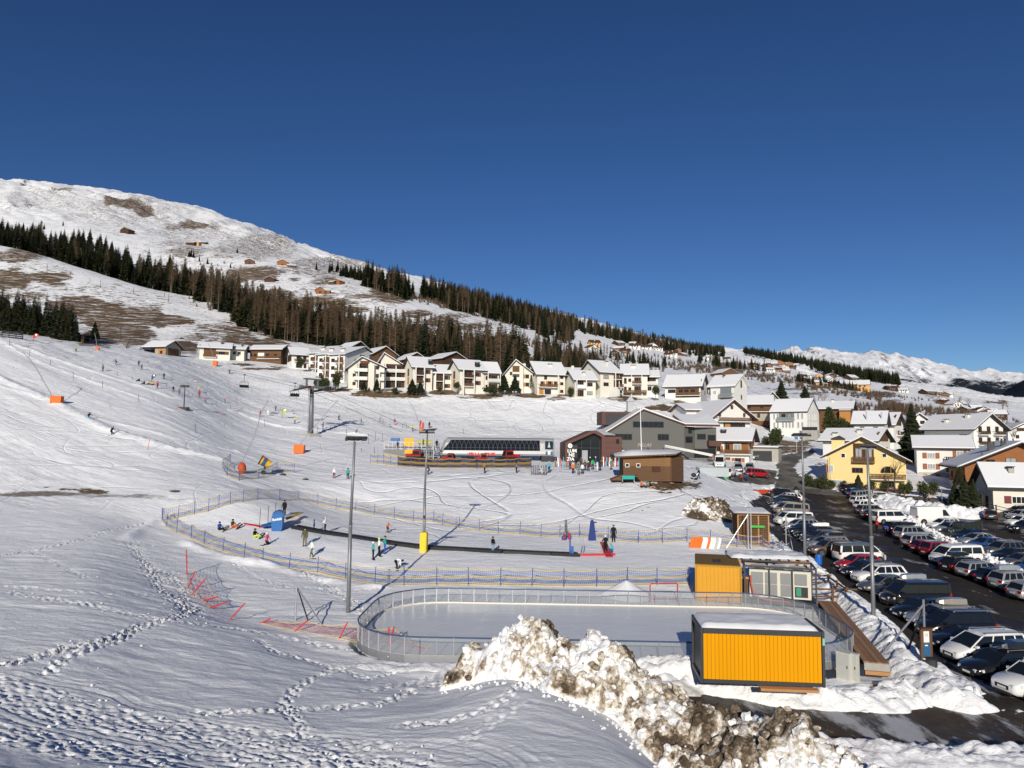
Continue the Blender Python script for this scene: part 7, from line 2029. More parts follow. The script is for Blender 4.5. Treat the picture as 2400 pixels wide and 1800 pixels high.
def net_panel(A,B,h,sag,bands,step,w=.011,tips=None,rows=9):
 mb=MB()
 A0,A1=A;B0,B1=B
 L=(B0-A0).length
 n=max(2,int(L/step))
 up=Vector((0,0,1))
 def pt(t,f):
  a,b=A0.lerp(A1,f),B0.lerp(B1,f)
  p=a.lerp(b,t)
  p.z-=sag*4*t*(1-t)*(.35+.65*f)
  return p
 def mi(f):
  for q,m in bands:
   if f<=q:return m
  return bands[-1][1]
 side=(B0-A0).normalized()
 m=6
 for r in range(rows+1):
  f=r/rows
  ww=w*(1.6 if r in (0,rows) else 1)
  for i in range(m):
   a,b=pt(i/m,f),pt((i+1)/m,f)
   ww*=1.7 if mi(f)==1 else 1.0
   mb.quad(a-up*ww,b-up*ww,b+up*ww,a+up*ww,mi(f));ww=w*(1.6 if r in (0,rows) else 1)
 cuts=[0.0]+[q for q,_ in bands]
 for i in range(n+1):
  t=i/n
  for f0,f1 in zip(cuts[:-1],cuts[1:]):
   a,b=pt(t,f0),pt(t,f1)
   s=side*w*(1.5 if mi((f0+f1)/2)==1 else .85)
   mb.quad(a-s,a+s,b+s,b-s,mi((f0+f1)/2))
 return mb
STRIPE=[(.16,1),(.42,0),(.60,1),(.92,0),(1.0,1)]
def net_fence(label,feet,h=1.35,mats=(N_BLUE,N_YEL),bands=STRIPE,step=.16,w=.012,lean=0.0,post=N_POST,name="safety_net",group="safety nets on the ski area",pr=.035,rows=9,sag=.13):
 pts=[G(*f) if not isinstance(f,Vector) else f for f in feet]
 r=thing(name,label,"safety net",pts[0],0,group)
 o0=pts[0]
 rnd=random.Random(len(feet))
 tops=[]
 for p in pts:
  t=p-o0+Vector((rnd.uniform(-.05,.09)+lean,rnd.uniform(-.05,.05),h*rnd.uniform(.95,1.05)))
  tops.append(t)
  mb=MB();b=p-o0;mb.tube(b-Vector((0,0,.3)),t+(t-b)*.06,pr,pr,6)
  mb.build("post",post,r)
 for i in range(len(pts)-1):
  a,b=pts[i]-o0+Vector((0,0,.05)),pts[i+1]-o0+Vector((0,0,.05))
  net_panel((a,tops[i]),(b,tops[i+1]),h,sag,bands,step,w,rows=rows).build("net",list(mats),r,fix=False)
 return r
NEAR=[(380,1220),(390,1235),(414,1248),(448,1263),(478,1277),(522,1293),(572,1307),(616,1322),(677,1336),(744,1343),(810,1357),(878,1371),(947,1373),(1024,1371),(1098,1371),(1173,1372),(1246,1373),(1321,1375),(1398,1375),(1470,1373),(1540,1372),(1614,1370)]
FAR=[(380,1220),(417,1214),(456,1205),(488,1198),(513,1189),(540,1182),(569,1176),(604,1171),(654,1171),(701,1175),(745,1182),(787,1192),(833,1198),(877,1207),(924,1214),(968,1221),(1016,1224),(1037,1229),(1076,1238),(1123,1243),(1168,1250),(1218,1252),(1267,1258),(1312,1259),(1357,1259),(1425,1266),(1496,1273),(1553,1272),(1610,1269),(1666,1275),(1727,1282),(1788,1284)]
net_fence("blue and yellow net along the near side of the practice slope",NEAR)
net_fence("blue and yellow net along the far uphill side of the practice slope",FAR,step=.2,w=.012)
net_fence("slack blue and yellow net end drooping below the slatted shed",[(1788,1284),(1812,1290),(1832,1293),(1850,1296)],h=1.1,sag=.3)
net_fence("blue and yellow net ring around the snow gun, front part",[(540,1086),(522,1100),(533,1117),(560,1126),(605,1124),(649,1107),(689,1109)],h=1.5,step=.25,w=.016)
net_fence("blue and yellow net at the left end of the groomer park",[(868,1086),(884,1087),(899,1088),(915,1090),(932,1092)],h=1.7,step=.22,w=.018)
net_fence("dense blue and gold net in front of the snow groomers",[(932,1092),(964,1094),(1000,1096),(1025,1097),(1053,1097),(1088,1097),(1120,1097),(1153,1097),(1188,1097),(1215,1096),(1245,1095)],h=1.55,mats=(mat("net_navy",(.007,.014,.055),rough=.8),N_GOLD),bands=[(.10,1),(.36,0),(.62,1),(.95,0),(1,1)],step=.10,w=.034,rows=14)
def red_net():
 defs=[((438,1346),(437,1293)),((440,1379),(456,1342)),((450,1393),(480,1358)),((475,1409),(509,1399)),((492,1425),(531,1412)),((538,1453),(571,1417)),((610,1461),(633,1450)),((692,1479),(720,1455)),((795,1497),(813,1461)),((910,1517),(923,1472))]
 p0=G(*defs[0][0])
 r=thing("fallen_net","collapsed red safety net with leaning red posts in front of the rink","safety net",p0,0,"safety nets on the ski area")
 ft,tp=[],[]
 for f,t in defs:
  a=G(*f);b=P(t[0],t[1],a.y+.15);b.z=max(b.z,gz(b.x,b.y)+.12)
  ft.append(a-p0);tp.append(b-p0)
  mb=MB();mb.tube(a-p0-(b-a)*.12,b-p0+(b-a)*.08,.045,.045,6);mb.build("post",N_PRED,r)
 mb=MB();a=G(911,1517);b=P(911,1470,a.y+.3);mb.tube(a-p0,b-p0,.045,.045,6);mb.build("post",N_PRED,r)
 end=G(1004,1523)-p0
 ft.append(end);tp.append(end+Vector((0,0,.12)))
 for i in range(len(ft)-1):
  if i in (4,5):continue
  net_panel((ft[i]+Vector((0,0,.03)),tp[i]),(ft[i+1]+Vector((0,0,.03)),tp[i+1]),1,.22,[(.18,1),(.9,0),(1,1)],.15,.0075,rows=8).build("net",[N_RED,N_YEL],r,fix=False)
red_net()
M_ALU=mat("aluminium",(.34,.35,.37),rough=.4,metal=.6,var=.08)
M_BLUERAIL=mat("blue_rail",(.05,.085,.17),rough=.4,metal=.2,var=.1)
def clear_panel():
 m=bpy.data.materials.new("clear_panel");m.use_nodes=True
 b=m.node_tree.nodes["Principled BSDF"]
 b.inputs["Base Color"].default_value=(.36,.39,.42,1);b.inputs["Roughness"].default_value=.18;b.inputs["Alpha"].default_value=.24
 return m
M_CLEAR=clear_panel()
def rink_boards():
 o=rink_outline(.22,8)
 pts=[]
 for i in range(len(o)):
  a,b=Vector((*o[i],0)),Vector((*o[(i+1)%len(o)],0))
  n=max(1,round((b-a).length/1.9))
  for k in range(n):pts.append(a.lerp(b,k/n))
 r=thing("rink_barrier","metal framed clear boards with blue top rail around the ice rink","rink barrier",(RINK_C[0],RINK_C[1],0))
 c=Vector((RINK_C[0],RINK_C[1],0))
 pm=MB().box(-.035,.035,-.035,.035,-.3,1.1).mesh("post",M_ALU)
 hgt=1.08
 for i,p in enumerate(pts):
  q=pts[(i+1)%len(pts)]
  d=q-p;L=d.length;a=math.atan2(d.y,d.x)
  if (i%2==0) or L<1.2:mobj("post",pm,r,p-c)
  M=Matrix.Translation(p-c)@Matrix.Rotation(a,4,'Z')
  k=MB().box(.04,L-.04,-.008,.008,.16,hgt-.04).build("clear_panel",M_CLEAR,r);k.matrix_local=M
  k=MB().box(0,L,-.035,.035,hgt-.03,hgt+.04).build("top_rail",M_BLUERAIL,r);k.matrix_local=M
  k=MB().box(0,L,.0,.045,-.12,.13).build("kickboard",M_SIGNKICK,r);k.matrix_local=M
  k=MB().box(0,L,-.05,-.004,-.3,.12).build("base_rail",M_ALU,r);k.matrix_local=M
  if L>1.2:
   k=MB().box(L/2-.02,L/2+.02,-.02,.02,.17,hgt-.03).build("mullion",M_ALU,r);k.matrix_local=M
M_SIGNKICK=mat("kickboard_cream",(.66,.64,.56),rough=.5,var=.05)
rink_boards()
def at_z(px,py,z=0.0):
 r=ray(px,py);d=(z-CAM_Z)/r.z
 return Vector((0,0,CAM_Z))+r*d
M_POLE=mat("pole_steel",(.24,.25,.26),rough=.5,metal=.5,var=.12)
M_FLOOD=mat("floodlight_black",(.02,.021,.024),rough=.4,var=.1)
def lamp_pole(px,py,top_py,label,heads,tilt=0.0,pad=False):
 g=G(px,py)
 h=P(px,top_py,g.y).z-g.z
 r=thing("lamp_pole",label,"lamp pole",g,0,"tall floodlight poles")
 MB().tube((0,0,-.5),(.0,0,h*.5),.15,.125,12).build("pole",M_POLE,r,smooth=True)
 MB().tube((0,0,h*.5),(tilt,0,h),.105,.08,12).build("upper_pole",M_POLE,r,smooth=True)
 MB().tube((0,0,h*.5-.05),(0,0,h*.5+.05),.135,.135,12).build("collar",M_POLE,r)
 w=heads[0]
 MB().box(tilt-w,tilt+w,-.06,.06,h-.1,h+.02).build("crossbar",M_POLE,r)
 for dx,rz,sx in heads[1]:
  m=Matrix.Translation((tilt+dx,0,h+.12))@Matrix.Rotation(rz,4,'Z')@Matrix.Rotation(-.25,4,'X')
  mb=MB().box(-sx,sx,-.34,.30,-.09,.09,0,m)
  mb.box(-sx*.85,sx*.85,-.40,-.341,-.06,.05,0,m)
  mb.build("floodlight",M_FLOOD,r)
 for k in range(5):MB().tube((.14,-.02,1.2+k*1.6),(.14,-.02,1.35+k*1.6),.02,n=5).build("cable_clip",M_POLE,r)
 if pad:
  mb=MB().box(-.36,.36,-.36,.36,-.2,1.75)
  mb.box(-.32,.32,-.32,.32,1.75,1.85);mb.build("crash_pad",mat("pad_yellow",(.75,.50,.02),rough=.6,var=.08),r)
 return r
lamp_pole(816,1436,1032,"tall lamp pole at the left corner of the ice rink",(.5,[(.05,.35,.42),(.42,.35,.42),(-.35,.35,.3)]),.14)
lamp_pole(993,1292,1016,"tall lamp pole with yellow padded foot on the practice slope",(.7,[(-.45,0,.34),(.35,0,.34),(.0,.5,.3)]),.16,True)
lamp_pole(2048,1470,1050,"tall lamp pole on the snow bank beside the near car row",(.5,[(-.1,-.5,.34),(.3,-.5,.3)]),-.12)
lamp_pole(1887,1316,1022,"tall lamp pole behind the blue barrel at the car park edge",(.8,[(-.55,0,.4),(.05,0,.4),(.55,-.3,.35)]),-.05)
def small_mast():
 g=G(431,958);h=P(431,908,g.y).z-g.z
 r=thing("light_mast","short floodlight mast with square base on the upper left piste","light mast",g)
 MB().tube((0,0,0),(0,0,h),.13,.09,8).build("pole",M_FLOOD,r);MB().box(-.9,.9,-.8,.8,-.3,.35).build("base",M_FLOOD,r)
 for s in (-1,1):MB().box(s*.5-.4,s*.5+.4,-.3,.2,h,h+.5).build("floodlight",M_FLOOD,r)
small_mast()
def conveyor():
 black=mat("belt_rubber",(.022,.022,.024),rough=.7,var=.15)
 pts=[(690,1236),(760,1250),(840,1262),(920,1275),(1000,1285),(1090,1290),(1180,1295),(1290,1300),(1356,1302)]
 w=[G(*p) for p in pts]
 r=thing("conveyor_lift","long black conveyor belt running down the practice slope","conveyor lift",w[0])
 for i in range(len(w)-1):
  a,b=w[i]-w[0],w[i+1]-w[0]
  d=(b-a).normalized();s=Vector((-d.y,d.x,0))*.42
  up=Vector((0,0,.20))
  MB().hexa([a-s-up,b-s-up,b+s-up,a+s-up,a-s+up,b-s+up,b+s+up,a+s+up]).build("belt_section",black,r)
  for k in (-1,1):
   q=s*(1.25*k);t=s.normalized()*.07;u2=Vector((0,0,.25))
   MB().hexa([a+q-t-up,b+q-t-up,b+q+t-up,a+q+t-up,a+q-t+u2,b+q-t+u2,b+q+t+u2,a+q+t+u2]).build("side_rail",M_BLACK,r)
 a,b=w[-1]-w[0],G(1442,1301)-w[0]
 MB().hexa([a+Vector((0,-.1,-.1)),b+Vector((0,-.1,-.1)),b+Vector((0,.12,-.1)),a+Vector((0,.12,-.1)),a+Vector((0,-.1,.16)),b+Vector((0,-.1,.16)),b+Vector((0,.12,.16)),a+Vector((0,.12,.16))]).build("red_end_rail",mat("mat_red",(.50,.03,.04),rough=.7),r)
 g=G(651,1243)
 blue=mat("plastic_blue",(.012,.11,.34),rough=.4,var=.06)
 bx=thing("drive_box","blue conveyor drive box with spiky top and white Sunkid lettering","drive box",g,.12)
 MB().prism([(-.55,0),(.45,0),(.55,.25),(.55,1.5),(.45,1.75),(-.45,1.75),(-.58,1.5)],'y',-.55,.5).build("housing",blue,bx)
 mb=MB()
 for k in range(7):
  t=k/6
  x=-.42+t*1.0;z=1.72+.22*math.sin(t*3.14)
  mb.tri((x-.12,-.56,z),(x+.12,-.56,z),(x,-.56,z+.26)).tri((x-.12,.5,z),(x+.12,.5,z),(x,.5,z+.26));mb.prism([(x-.12,z-.2),(x+.12,z-.2),(x,z+.26)],'y',-.5,.45)
 mb.build("spiky_crest",blue,bx)
 t=mobj("lettering",text_mesh("Sunkid",.36,M_SIGNW,.01,.012,'CENTER'),bx);t.matrix_local=Matrix.Translation((0,-.57,1.12))@RX90@Matrix.Rotation(.12,4,'Z')
 def ramp(nm,lab,cat,quad,m,th=.06):
  q=[G(*p) for p in quad];o=q[0]
  u,v=Vector((0,0,.09)),Vector((0,0,.09+th))
  ob=MB().hexa([p-o+u for p in q]+[p-o+v for p in q]).build(nm,m,None,loc=o);tag(ob,lab,cat)
  return ob
 def board(nm,lab,cat,pxs,d0,m,th=.05):
  q=[P(x,y,d) for (x,y),d in zip(pxs,d0)];o=q[0]
  n=Vector((0,0,th))
  ob=MB().hexa([p-o for p in q]+[p-o+n for p in q]).build(nm,m,None,loc=o);tag(ob,lab,cat)
 d=g.y
 board("side_chute","blue chute board rising to the drive box on its left","chute",[(612,1236),(640,1231),(640,1223),(612,1231)],[d-.2,d-.2,d+.5,d+.5],blue)
 board("exit_mat","long yellow exit mat leading away right of the drive box","mat",[(668,1215),(672,1219),(710,1203),(702,1202)],[d+1.5,d+1.2,d+6.5,d+7],mat("mat_yellow",(.62,.36,.015),rough=.7))
 ramp("red_mat","thin red mat strip left of the blue drive box","mat",[(570,1230),(624,1240),(626,1237),(572,1228)],MATS["mat_red"])
 ramp("start_mat","red start mat at the lower end of the conveyor","mat",[(1420,1307),(1437,1307),(1422,1273),(1406,1273)],MATS["mat_red"])
 for px,py,tp in ((608,1238,1190),(627,1236,1185),(644,1225,1178)):
  q=G(px,py);hh=P(px,tp,q.y).z-q.z
  tag(MB().tube((0,0,-.2),(.05,0,hh),.03,n=6).build("marker_pole",M_BLACK,None,loc=q),"thin black marker pole beside the blue drive box, %s of three"%{608:"leftmost",627:"middle",644:"tallest, right"}[px],"pole","thin black poles beside the drive box")
 q=G(1336,1303);gt=thing("entry_gate","blue and white gate post with ski rack at the lower end of the conveyor","gate",q)
 MB().box(-.07,.07,-.07,.07,-.1,2.0).build("post",N_POST,gt);MB().box(.1,.35,-.1,.1,-.1,.9).build("control_unit",blue,gt);MB().box(-1.2,-.1,-.3,.3,-.05,.22).build("end_cover",black,gt)
 q=G(1363,1302);g2=thing("chain_gate","grey pole gate with hanging tags right of the blue gate post","gate",q)
 for x in (-.1,.15):MB().tube((x,0,-.1),(x,0,2.0),.04,n=6).build("pole",M_METAL,g2)
 MB().tube((-.1,0,1.95),(.15,0,1.95),.04,n=6).build("crossbar",M_METAL,g2)
 q=G(1388,1266);cv=thing("covered_stand","narrow stand wrapped in dark blue cloth by the far net","covered stand",q)
 mb=MB()
 for z,w in ((0,.42),(.8,.32),(1.6,.24),(2.0,.2),(2.2,.08)):mb.v+=[(-w,-w*.7,z),(w,-w*.7,z),(w,w*.7,z),(-w,w*.7,z)]
 for i in range(4):
  for k in range(4):mb.f.append((i*4+k,i*4+(k+1)%4,(i+1)*4+(k+1)%4,(i+1)*4+k));mb.m.append(0)
 mb.build("cloth_cover",cloth("dark blue") if False else mat("cover_blue",(.015,.035,.16),rough=.8),cv);MB().box(.1,.5,-.08,.08,1.85,1.98).build("arm",M_BLACK,cv)
 q=G(1322,1266);b=thing("equipment_pile","purple and red bags with upright skis by the far net","bags",q)
 MB().ball((0,0,.25),.30,8,6,sc=(1,.8,1)).build("purple_bag",cloth("purple"),b,smooth=True);MB().ball((.6,.1,.4),.26,8,6,sc=(.8,.8,1.5)).build("red_bag",cloth("red"),b,smooth=True);MB().ball((.1,.1,.72),.22,8,6,sc=(1,.7,1)).build("grey_bag",cloth("grey"),b,smooth=True)
 for x in (.1,.25):MB().box(x,x+.09,.3,.34,0,2.2).build("ski",M_BLACK,b)
conveyor()
M_CONT=mat("container_yellow",(.56,.27,.006),rough=.55,var=.05,scale=1.5)
M_CONTD=mat("container_frame",(.035,.037,.040),rough=.5,var=.15)
M_TIMB=mat("timber_new",(.40,.21,.085),rough=.8,var=.25,scale=2,stretch=(.5,4,4))
M_DECK=mat("timber_deck",(.24,.13,.07),rough=.8,var=.3,scale=2,stretch=(4,.4,4))
def snow_slab(mb,x0,x1,y0,y1,z,t,nx=24,ny=8,seed=1,amp=.08):
 vs=[]
 for j in range(ny+1):
  for i in range(nx+1):
   u,v=i/nx,j/ny
   e=min(u*(x1-x0),(1-u)*(x1-x0),v*(y1-y0),(1-v)*(y1-y0))
   k=min(1,e/.22)**.5
   zz=z+(.0 if e<1e-6 else t*k+amp*(fbm(np.array([u*(x1-x0)*1.7]),np.array([v*(y1-y0)*1.7]),3,seed)[0]-.5)*2)
   vs.append((x0+(x1-x0)*u,y0+(y1-y0)*v,zz))
 mb.add(vs,[(j*(nx+1)+i,j*(nx+1)+i+1,(j+1)*(nx+1)+i+1,(j+1)*(nx+1)+i) for j in range(ny) for i in range(nx)])
 return mb
def big_container():
 d=34.0
 p=P(1787,1600,d)
 r=thing("yellow_container","yellow boarded container with black steel frame and snow covered roof near the rink","container",p,math.radians(-5))
 w,h,l=2.76,2.42,2.44
 f=MB()
 for s in (-1,1):
  for y in (0,l):f.box(s*w-.06,s*w+.06,y-.08,y+.08,-.1,h)
 for y in (0,l):f.box(-w+.08,w-.08,y-.075,y+.075,h-.24,h-.002);f.box(-w+.08,w-.08,y-.075,y+.075,-.08,.08)
 for s in (-1,1):f.box(s*w-.075,s*w+.075,.08,l-.08,h-.2,h-.002);f.box(s*w-.075,s*w+.075,.08,l-.08,-.08,.08)
 f.build("frame",M_CONTD,r)
 n=30;bw=(2*w-.16)/n
 me=[MB().box(0,bw-.012,-.025,.02,.085,h-.245).mesh("plank",mat("board_yellow_%d"%k,(.66-.012*k,.29-.007*k,.003),rough=.8,var=.05,scale=1,spec=.08,stretch=(6,6,.5))) for k in range(3)]
 for i in range(n):mobj("plank",random.choice(me),r,(-w+.08+i*bw,random.uniform(-.006,.004),0))
 MB().box(-w+.03,w-.03,.03,l-.03,0,h-.02).build("shell",M_CONTD,r)
 o=MB();snow_slab(o,-w+.02,w-.18,-.04,l+.04,h+.004,.19,40,14,5,.05).build("roof_snow",M_SNOWCAP,r,smooth=True)
 MB().box(w-.04,w+.06,-.095,-.081,h-.62,h-.30).build("label_plate",mat("plate_green",(.20,.45,.36)),r)
 MB().box(-.2,2.4,-.5,-.1,-.22,-.1).build("bearer_beam",M_TIMB,r)
big_container()
def small_container():
 d=54.2;p=P(1684,1411,d)
 r=thing("small_container","small corrugated yellow container behind the rink's far boards","container",p,math.radians(-14))
 w,h,l=1.65,2.7,5.2
 c=MB()
 n=22
 for i in range(n):
  x0=-w+.1+(2*w-.2)*i/n;x1=-w+.1+(2*w-.2)*(i+1)/n;y=-.03 if i%2 else .03
  c.box(x0,x1,y,.12,.1,h-.12)
 c.build("corrugated_wall",M_CONT,r)
 f=MB();f.box(-w,w,.13,l,0,h-.03)
 for s in (-1,1):f.box(s*w-.07 if s>0 else-w-.03,s*w+.03 if s>0 else-w+.07,-.06,.12,0,h)
 f.box(-w+.07,w-.07,-.05,.12,h-.118,h-.005);f.box(-w+.07,w-.07,-.05,.12,0,.098);f.build("frame",mat("container_ochre",(.42,.21,.01),rough=.6),r)
 MB().box(-w+.02,w-.02,.13,l-.05,h-.02,h+.03).build("roof",mat("container_rust_roof",(.16,.095,.02),rough=.9,var=.3),r)
 for x in (-.35,.0):MB().box(x,x+.28,1.2,2.6,h+.034,h+.04).build("roof_mark",M_BLACK,r)
small_container()
def chiller():
 d=53.6;p=P(1829,1406,d)
 r=thing("chiller_unit","grey rink chiller with finned panels in a steel frame and fans on top","chiller",p,math.radians(-16))
 w,h,l=2.15,2.1,2.0
 MB().box(-w,w,.06,l,.1,h).build("casing",mat("casing_cream",(.55,.53,.45),rough=.6,var=.06),r)
 fin=mat("fins_grey",(.22,.225,.23),rough=.5,metal=.4,var=.1)
 pm=MB().box(-.42,.42,-.02,.058,.0,.8)
 for k in range(9):pm.box(-.40+k*.092,-.37+k*.092,-.04,-.02,.02,.78)
 me=pm.mesh("finned_panel",fin)
 for i in range(4):
  for j in range(2):
   if i==3 and j==0:continue
   mobj("finned_panel",me,r,(-1.60+i*.98+(.10 if i>1 else 0),0,.28+j*.86))
 MB().box(1.02,1.92,.03,.058,.25,1.0).build("open_bay",M_BLACK,r);MB().box(1.1,1.45,-.05,.02,.35,.95).build("pump",mat("pump_green",(.03,.22,.15),rough=.5),r)
 for i in range(3):MB().tube((-1.4+i*1.35,1.0,h+.01),(-1.4+i*1.35,1.0,h+.22),.58,n=16).build("fan",MATS["casing_cream"],r)
 f=MB()
 for x in (-2.5,2.45):
  for y in (-.25,2.4):f.box(x-.06,x+.06,y-.06,y+.06,-.3,2.45)
 for y in (-.25,2.4):f.box(-2.44,2.39,y-.06,y+.06,2.33,2.449)
 for x in (-2.5,2.45):f.box(x-.058,x+.058,-.19,2.34,2.34,2.448)
 for x in (-.75,.85):f.box(x-.035,x+.035,-.29,-.22,-.3,2.32)
 f.box(-2.6,2.6,-.3,2.5,-.3,-.1);f.build("steel_frame",M_CONTD,r)
 h1=MB();h1.path([(-2.1,-.1,1.7),(-2.05,-.2,1.0),(-1.9,-.3,.3),(-1.0,-.5,.05),(.6,-.6,.0)],.05,6);h1.build("red_hose",mat("hose_red",(.45,.06,.04),rough=.6),r)
 p=P(1806,1404,56.8)
 r=thing("timber_canopy","timber frame canopy loaded with lumpy snow above the chiller","canopy",p,math.radians(-6))
 for x in (-2.7,.3,2.7):MB().box(x-.09,x+.09,-.09,.09,-.4,2.75).build("post",M_TIMB,r);MB().box(x-.09,x+.09,2.2,2.4,-.4,3.0).build("post",M_TIMB,r)
 MB().box(-3.0,3.0,-.15,.1,2.76,2.98).build("beam",M_TIMB,r);MB().box(-3.0,3.0,2.2,2.4,3.01,3.2).build("beam",M_TIMB,r)
 for k in range(9):MB().hexa([(-2.95+k*.72,-.3,2.985),(-2.85+k*.72,-.3,2.985),(-2.85+k*.72,2.6,3.21),(-2.95+k*.72,2.6,3.21),(-2.95+k*.72,-.3,3.08),(-2.85+k*.72,-.3,3.08),(-2.85+k*.72,2.6,3.3),(-2.95+k*.72,2.6,3.3)]).build("rafter",W_BROWN,r)
 o=snow_slab(MB(),-3.0,3.0,-.3,2.7,3.15,.22,30,12,9,.14).build("roof_snow",M_SNOWCAP,r,smooth=True)
 p=P(1742,1402,54.6);r=thing("timber_screen","narrow brown timber screen between the small container and the chiller","screen",p,-.2)
 for k in range(5):MB().box(-.32+k*.14,-.19+k*.14,-.03,.03,0,1.45).build("plank",W_BROWN,r)
 MB().box(-.4,.45,-.06,.06,1.455,1.6).build("top_beam",M_TIMB,r)
chiller()
def slatted_shed():
 g=G(1766,1276);r=thing("slatted_shed","slatted timber shed with orange frame, pent roof and rolled green tarp","shed",g,math.radians(-8))
 s=mpp(g.y)
 w,h,l=1.62,3.3,3.4
 for x in (-w,.55,w):MB().box(x-.07,x+.07,-.07,.07,-.4,h).build("post",M_TIMB,r)
 for x in (-w,w):MB().box(x-.07,x+.07,l-.07,l+.07,-.4,h+.2).build("post",M_TIMB,r)
 me=MB().box(-w+.08,w-.08,-.02,.02,0,.13).mesh("slat",W_BROWN);ms=MB().box(-.02,.02,.08,l-.08,0,.13).mesh("slat",W_DARK)
 for k in range(17):mobj("slat",me,r,(0,.03,.15+k*.172));mobj("slat",ms,r,(-w+.0,0,.15+k*.172));mobj("slat",ms,r,(w,0,.15+k*.172))
 MB().box(-w,w,l-.02,l+.02,0,h).build("back_wall",W_DARK,r)
 for z in (.05,h-.08):MB().box(-w-.08,w+.08,-.11,-.072,z-.09,z+.09).build("rail",M_TIMB,r)
 MB().hexa([(-w-.5,-.4,h),(w+.3,-.4,h),(w+.3,l+.4,h+.25),(-w-.5,l+.4,h+.25),(-w-.5,-.4,h+.1),(w+.3,-.4,h+.1),(w+.3,l+.4,h+.35),(-w-.5,l+.4,h+.35)]).build("roof",M_ROOFB,r)
 o=snow_slab(MB(),-w-.45,w+.25,-.35,l+.35,0,.12,16,12,3,.05)
 o.v=[(x,y,z+h+.105+.25*(y+.35)/(l+.7)) for x,y,z in o.v];o.build("roof_snow",M_SNOWCAP,r,smooth=True)
 MB().tube((-.35,-.16,1.95),(1.15,-.16,1.95),.17,n=10).build("rolled_tarp",mat("tarp_green",(.05,.36,.06),rough=.6),r)
 g2=G(1754,1287);r2=thing("net_mast","twin steel mast with slanting brace in front of the slatted shed","mast",g2,0,"steel net masts")
 for x in (0,.32):MB().tube((x,0,-.3),(x,0,4.3),.05,n=6).build("pole",M_METAL,r2)
 MB().tube((.0,0,3.6),(-2.6,-.4,-.1),.05,n=6).build("brace",M_METAL,r2)
 g2=G(1843,1289);r2=thing("net_mast","pair of thin steel poles right of the slatted shed","mast",g2,0,"steel net masts")
 MB().tube((0,0,-.3),(0,0,3.8),.045,n=6).build("pole",M_METAL,r2);MB().tube((.75,0,-.3),(0,0,3.7),.045,n=6).build("brace",M_METAL,r2)
slatted_shed()
def masts():
 g=G(692,1455);r=thing("net_mast","guyed steel mast left of the ice rink","mast",g,0,"steel net masts")
 h=P(692,1374,g.y).z-g.z
 MB().tube((0,0,-.3),(.03,0,h),.055,n=7).build("pole",M_METAL,r)
 a=G(722,1455)-g;b=G(755,1464)-g
 MB().tube((.1,0,h*.93),a,.05,n=6).build("brace",M_FLOOD,r);MB().tube((.15,0,h*.9),b,.05,n=6).build("brace",M_METAL,r)
 g=P(2170,1578,42.2);g.z=gz(g.x,g.y);r=thing("net_mast","guyed steel mast behind the info board near the white minivan","mast",g,0,"steel net masts")
 h=P(2170,1405,g.y).z-g.z
 MB().tube((0,0,-.3),(0,0,h),.065,n=7).build("pole",M_METAL,r)
 a=P(2045,1560,40.4)-g;b=P(2122,1540,43.0)-g
 MB().tube((0,0,h*.92),a,.06,n=6).build("brace",M_METAL,r);MB().tube((0,0,h*.88),b,.06,n=6).build("brace",M_FLOOD,r)
masts()
def info_board():
 g=G(2173,1578);r=thing("info_board","timber framed info board with white notice and blue poster","info board",g,.1)
 s=mpp(g.y)
 MB().box(-.30,.30,-.03,.04,.85,2.42).build("panel",W_BROWN,r);MB().box(-.36,.36,-.12,.12,2.425,2.5).build("cap",W_DARK,r)
 MB().box(-.34,-.28,-.05,.05,-.3,2.42).build("post",W_BROWN,r);MB().box(.28,.34,-.05,.05,-.3,2.42).build("post",W_BROWN,r)
 MB().box(-.16,.16,-.045,-.031,1.7,2.3).build("notice",M_SIGNW,r);MB().box(-.22,.22,-.045,-.031,.95,1.64).build("poster",mat("poster_blue",(.03,.10,.20),rough=.4,var=.3),r)
 for k in range(4):MB().box(-.12,.12,-.049,-.046,2.2-k*.07,2.22-k*.07).build("text_line",M_FRAMEK,r)
 MB().box(-.10,.06,-.049,-.046,1.5,1.56).build("poster_title",M_SIGNW,r)
 b=G(2176,1580);b.y-=.35;q=thing("litter_bin","dark grey litter bin standing in front of the info board","bin",(b.x,b.y,gz(b.x,b.y)+.05))
 MB().tube((0,0,0),(0,0,.85),.25,.29,14).build("body",M_CONTD,q,smooth=False);MB().tube((0,0,.855),(0,0,.93),.30,.30,14).build("rim",M_BLACK,q)
info_board()
def cabinets():
 for k,(px,py,dx) in enumerate(((1976,1597,0),(1994,1599,0))):
  g=G(px,py);r=thing("power_cabinet",("grey electrical cabinet right of the big yellow container" if k==0 else "light edged electrical cabinet standing nearest the plank deck"),"electrical cabinet",g,math.radians(-52))
  MB().box(-.36,.36,0,.26,-.25,1.45).build("case",mat("cabinet_grey",(.50,.50,.46),rough=.5,var=.05),r);MB().box(-.32,.32,-.012,-.002,.15,1.4).build("door",mat("cabinet_door",(.42,.43,.40),rough=.5),r);MB().box(-.38,.38,-.03,.29,1.455,1.5).build("lid",MATS["cabinet_grey"],r);MB().box(.22,.26,-.03,-.013,.7,.85).build("handle",M_BLACK,r)
cabinets()
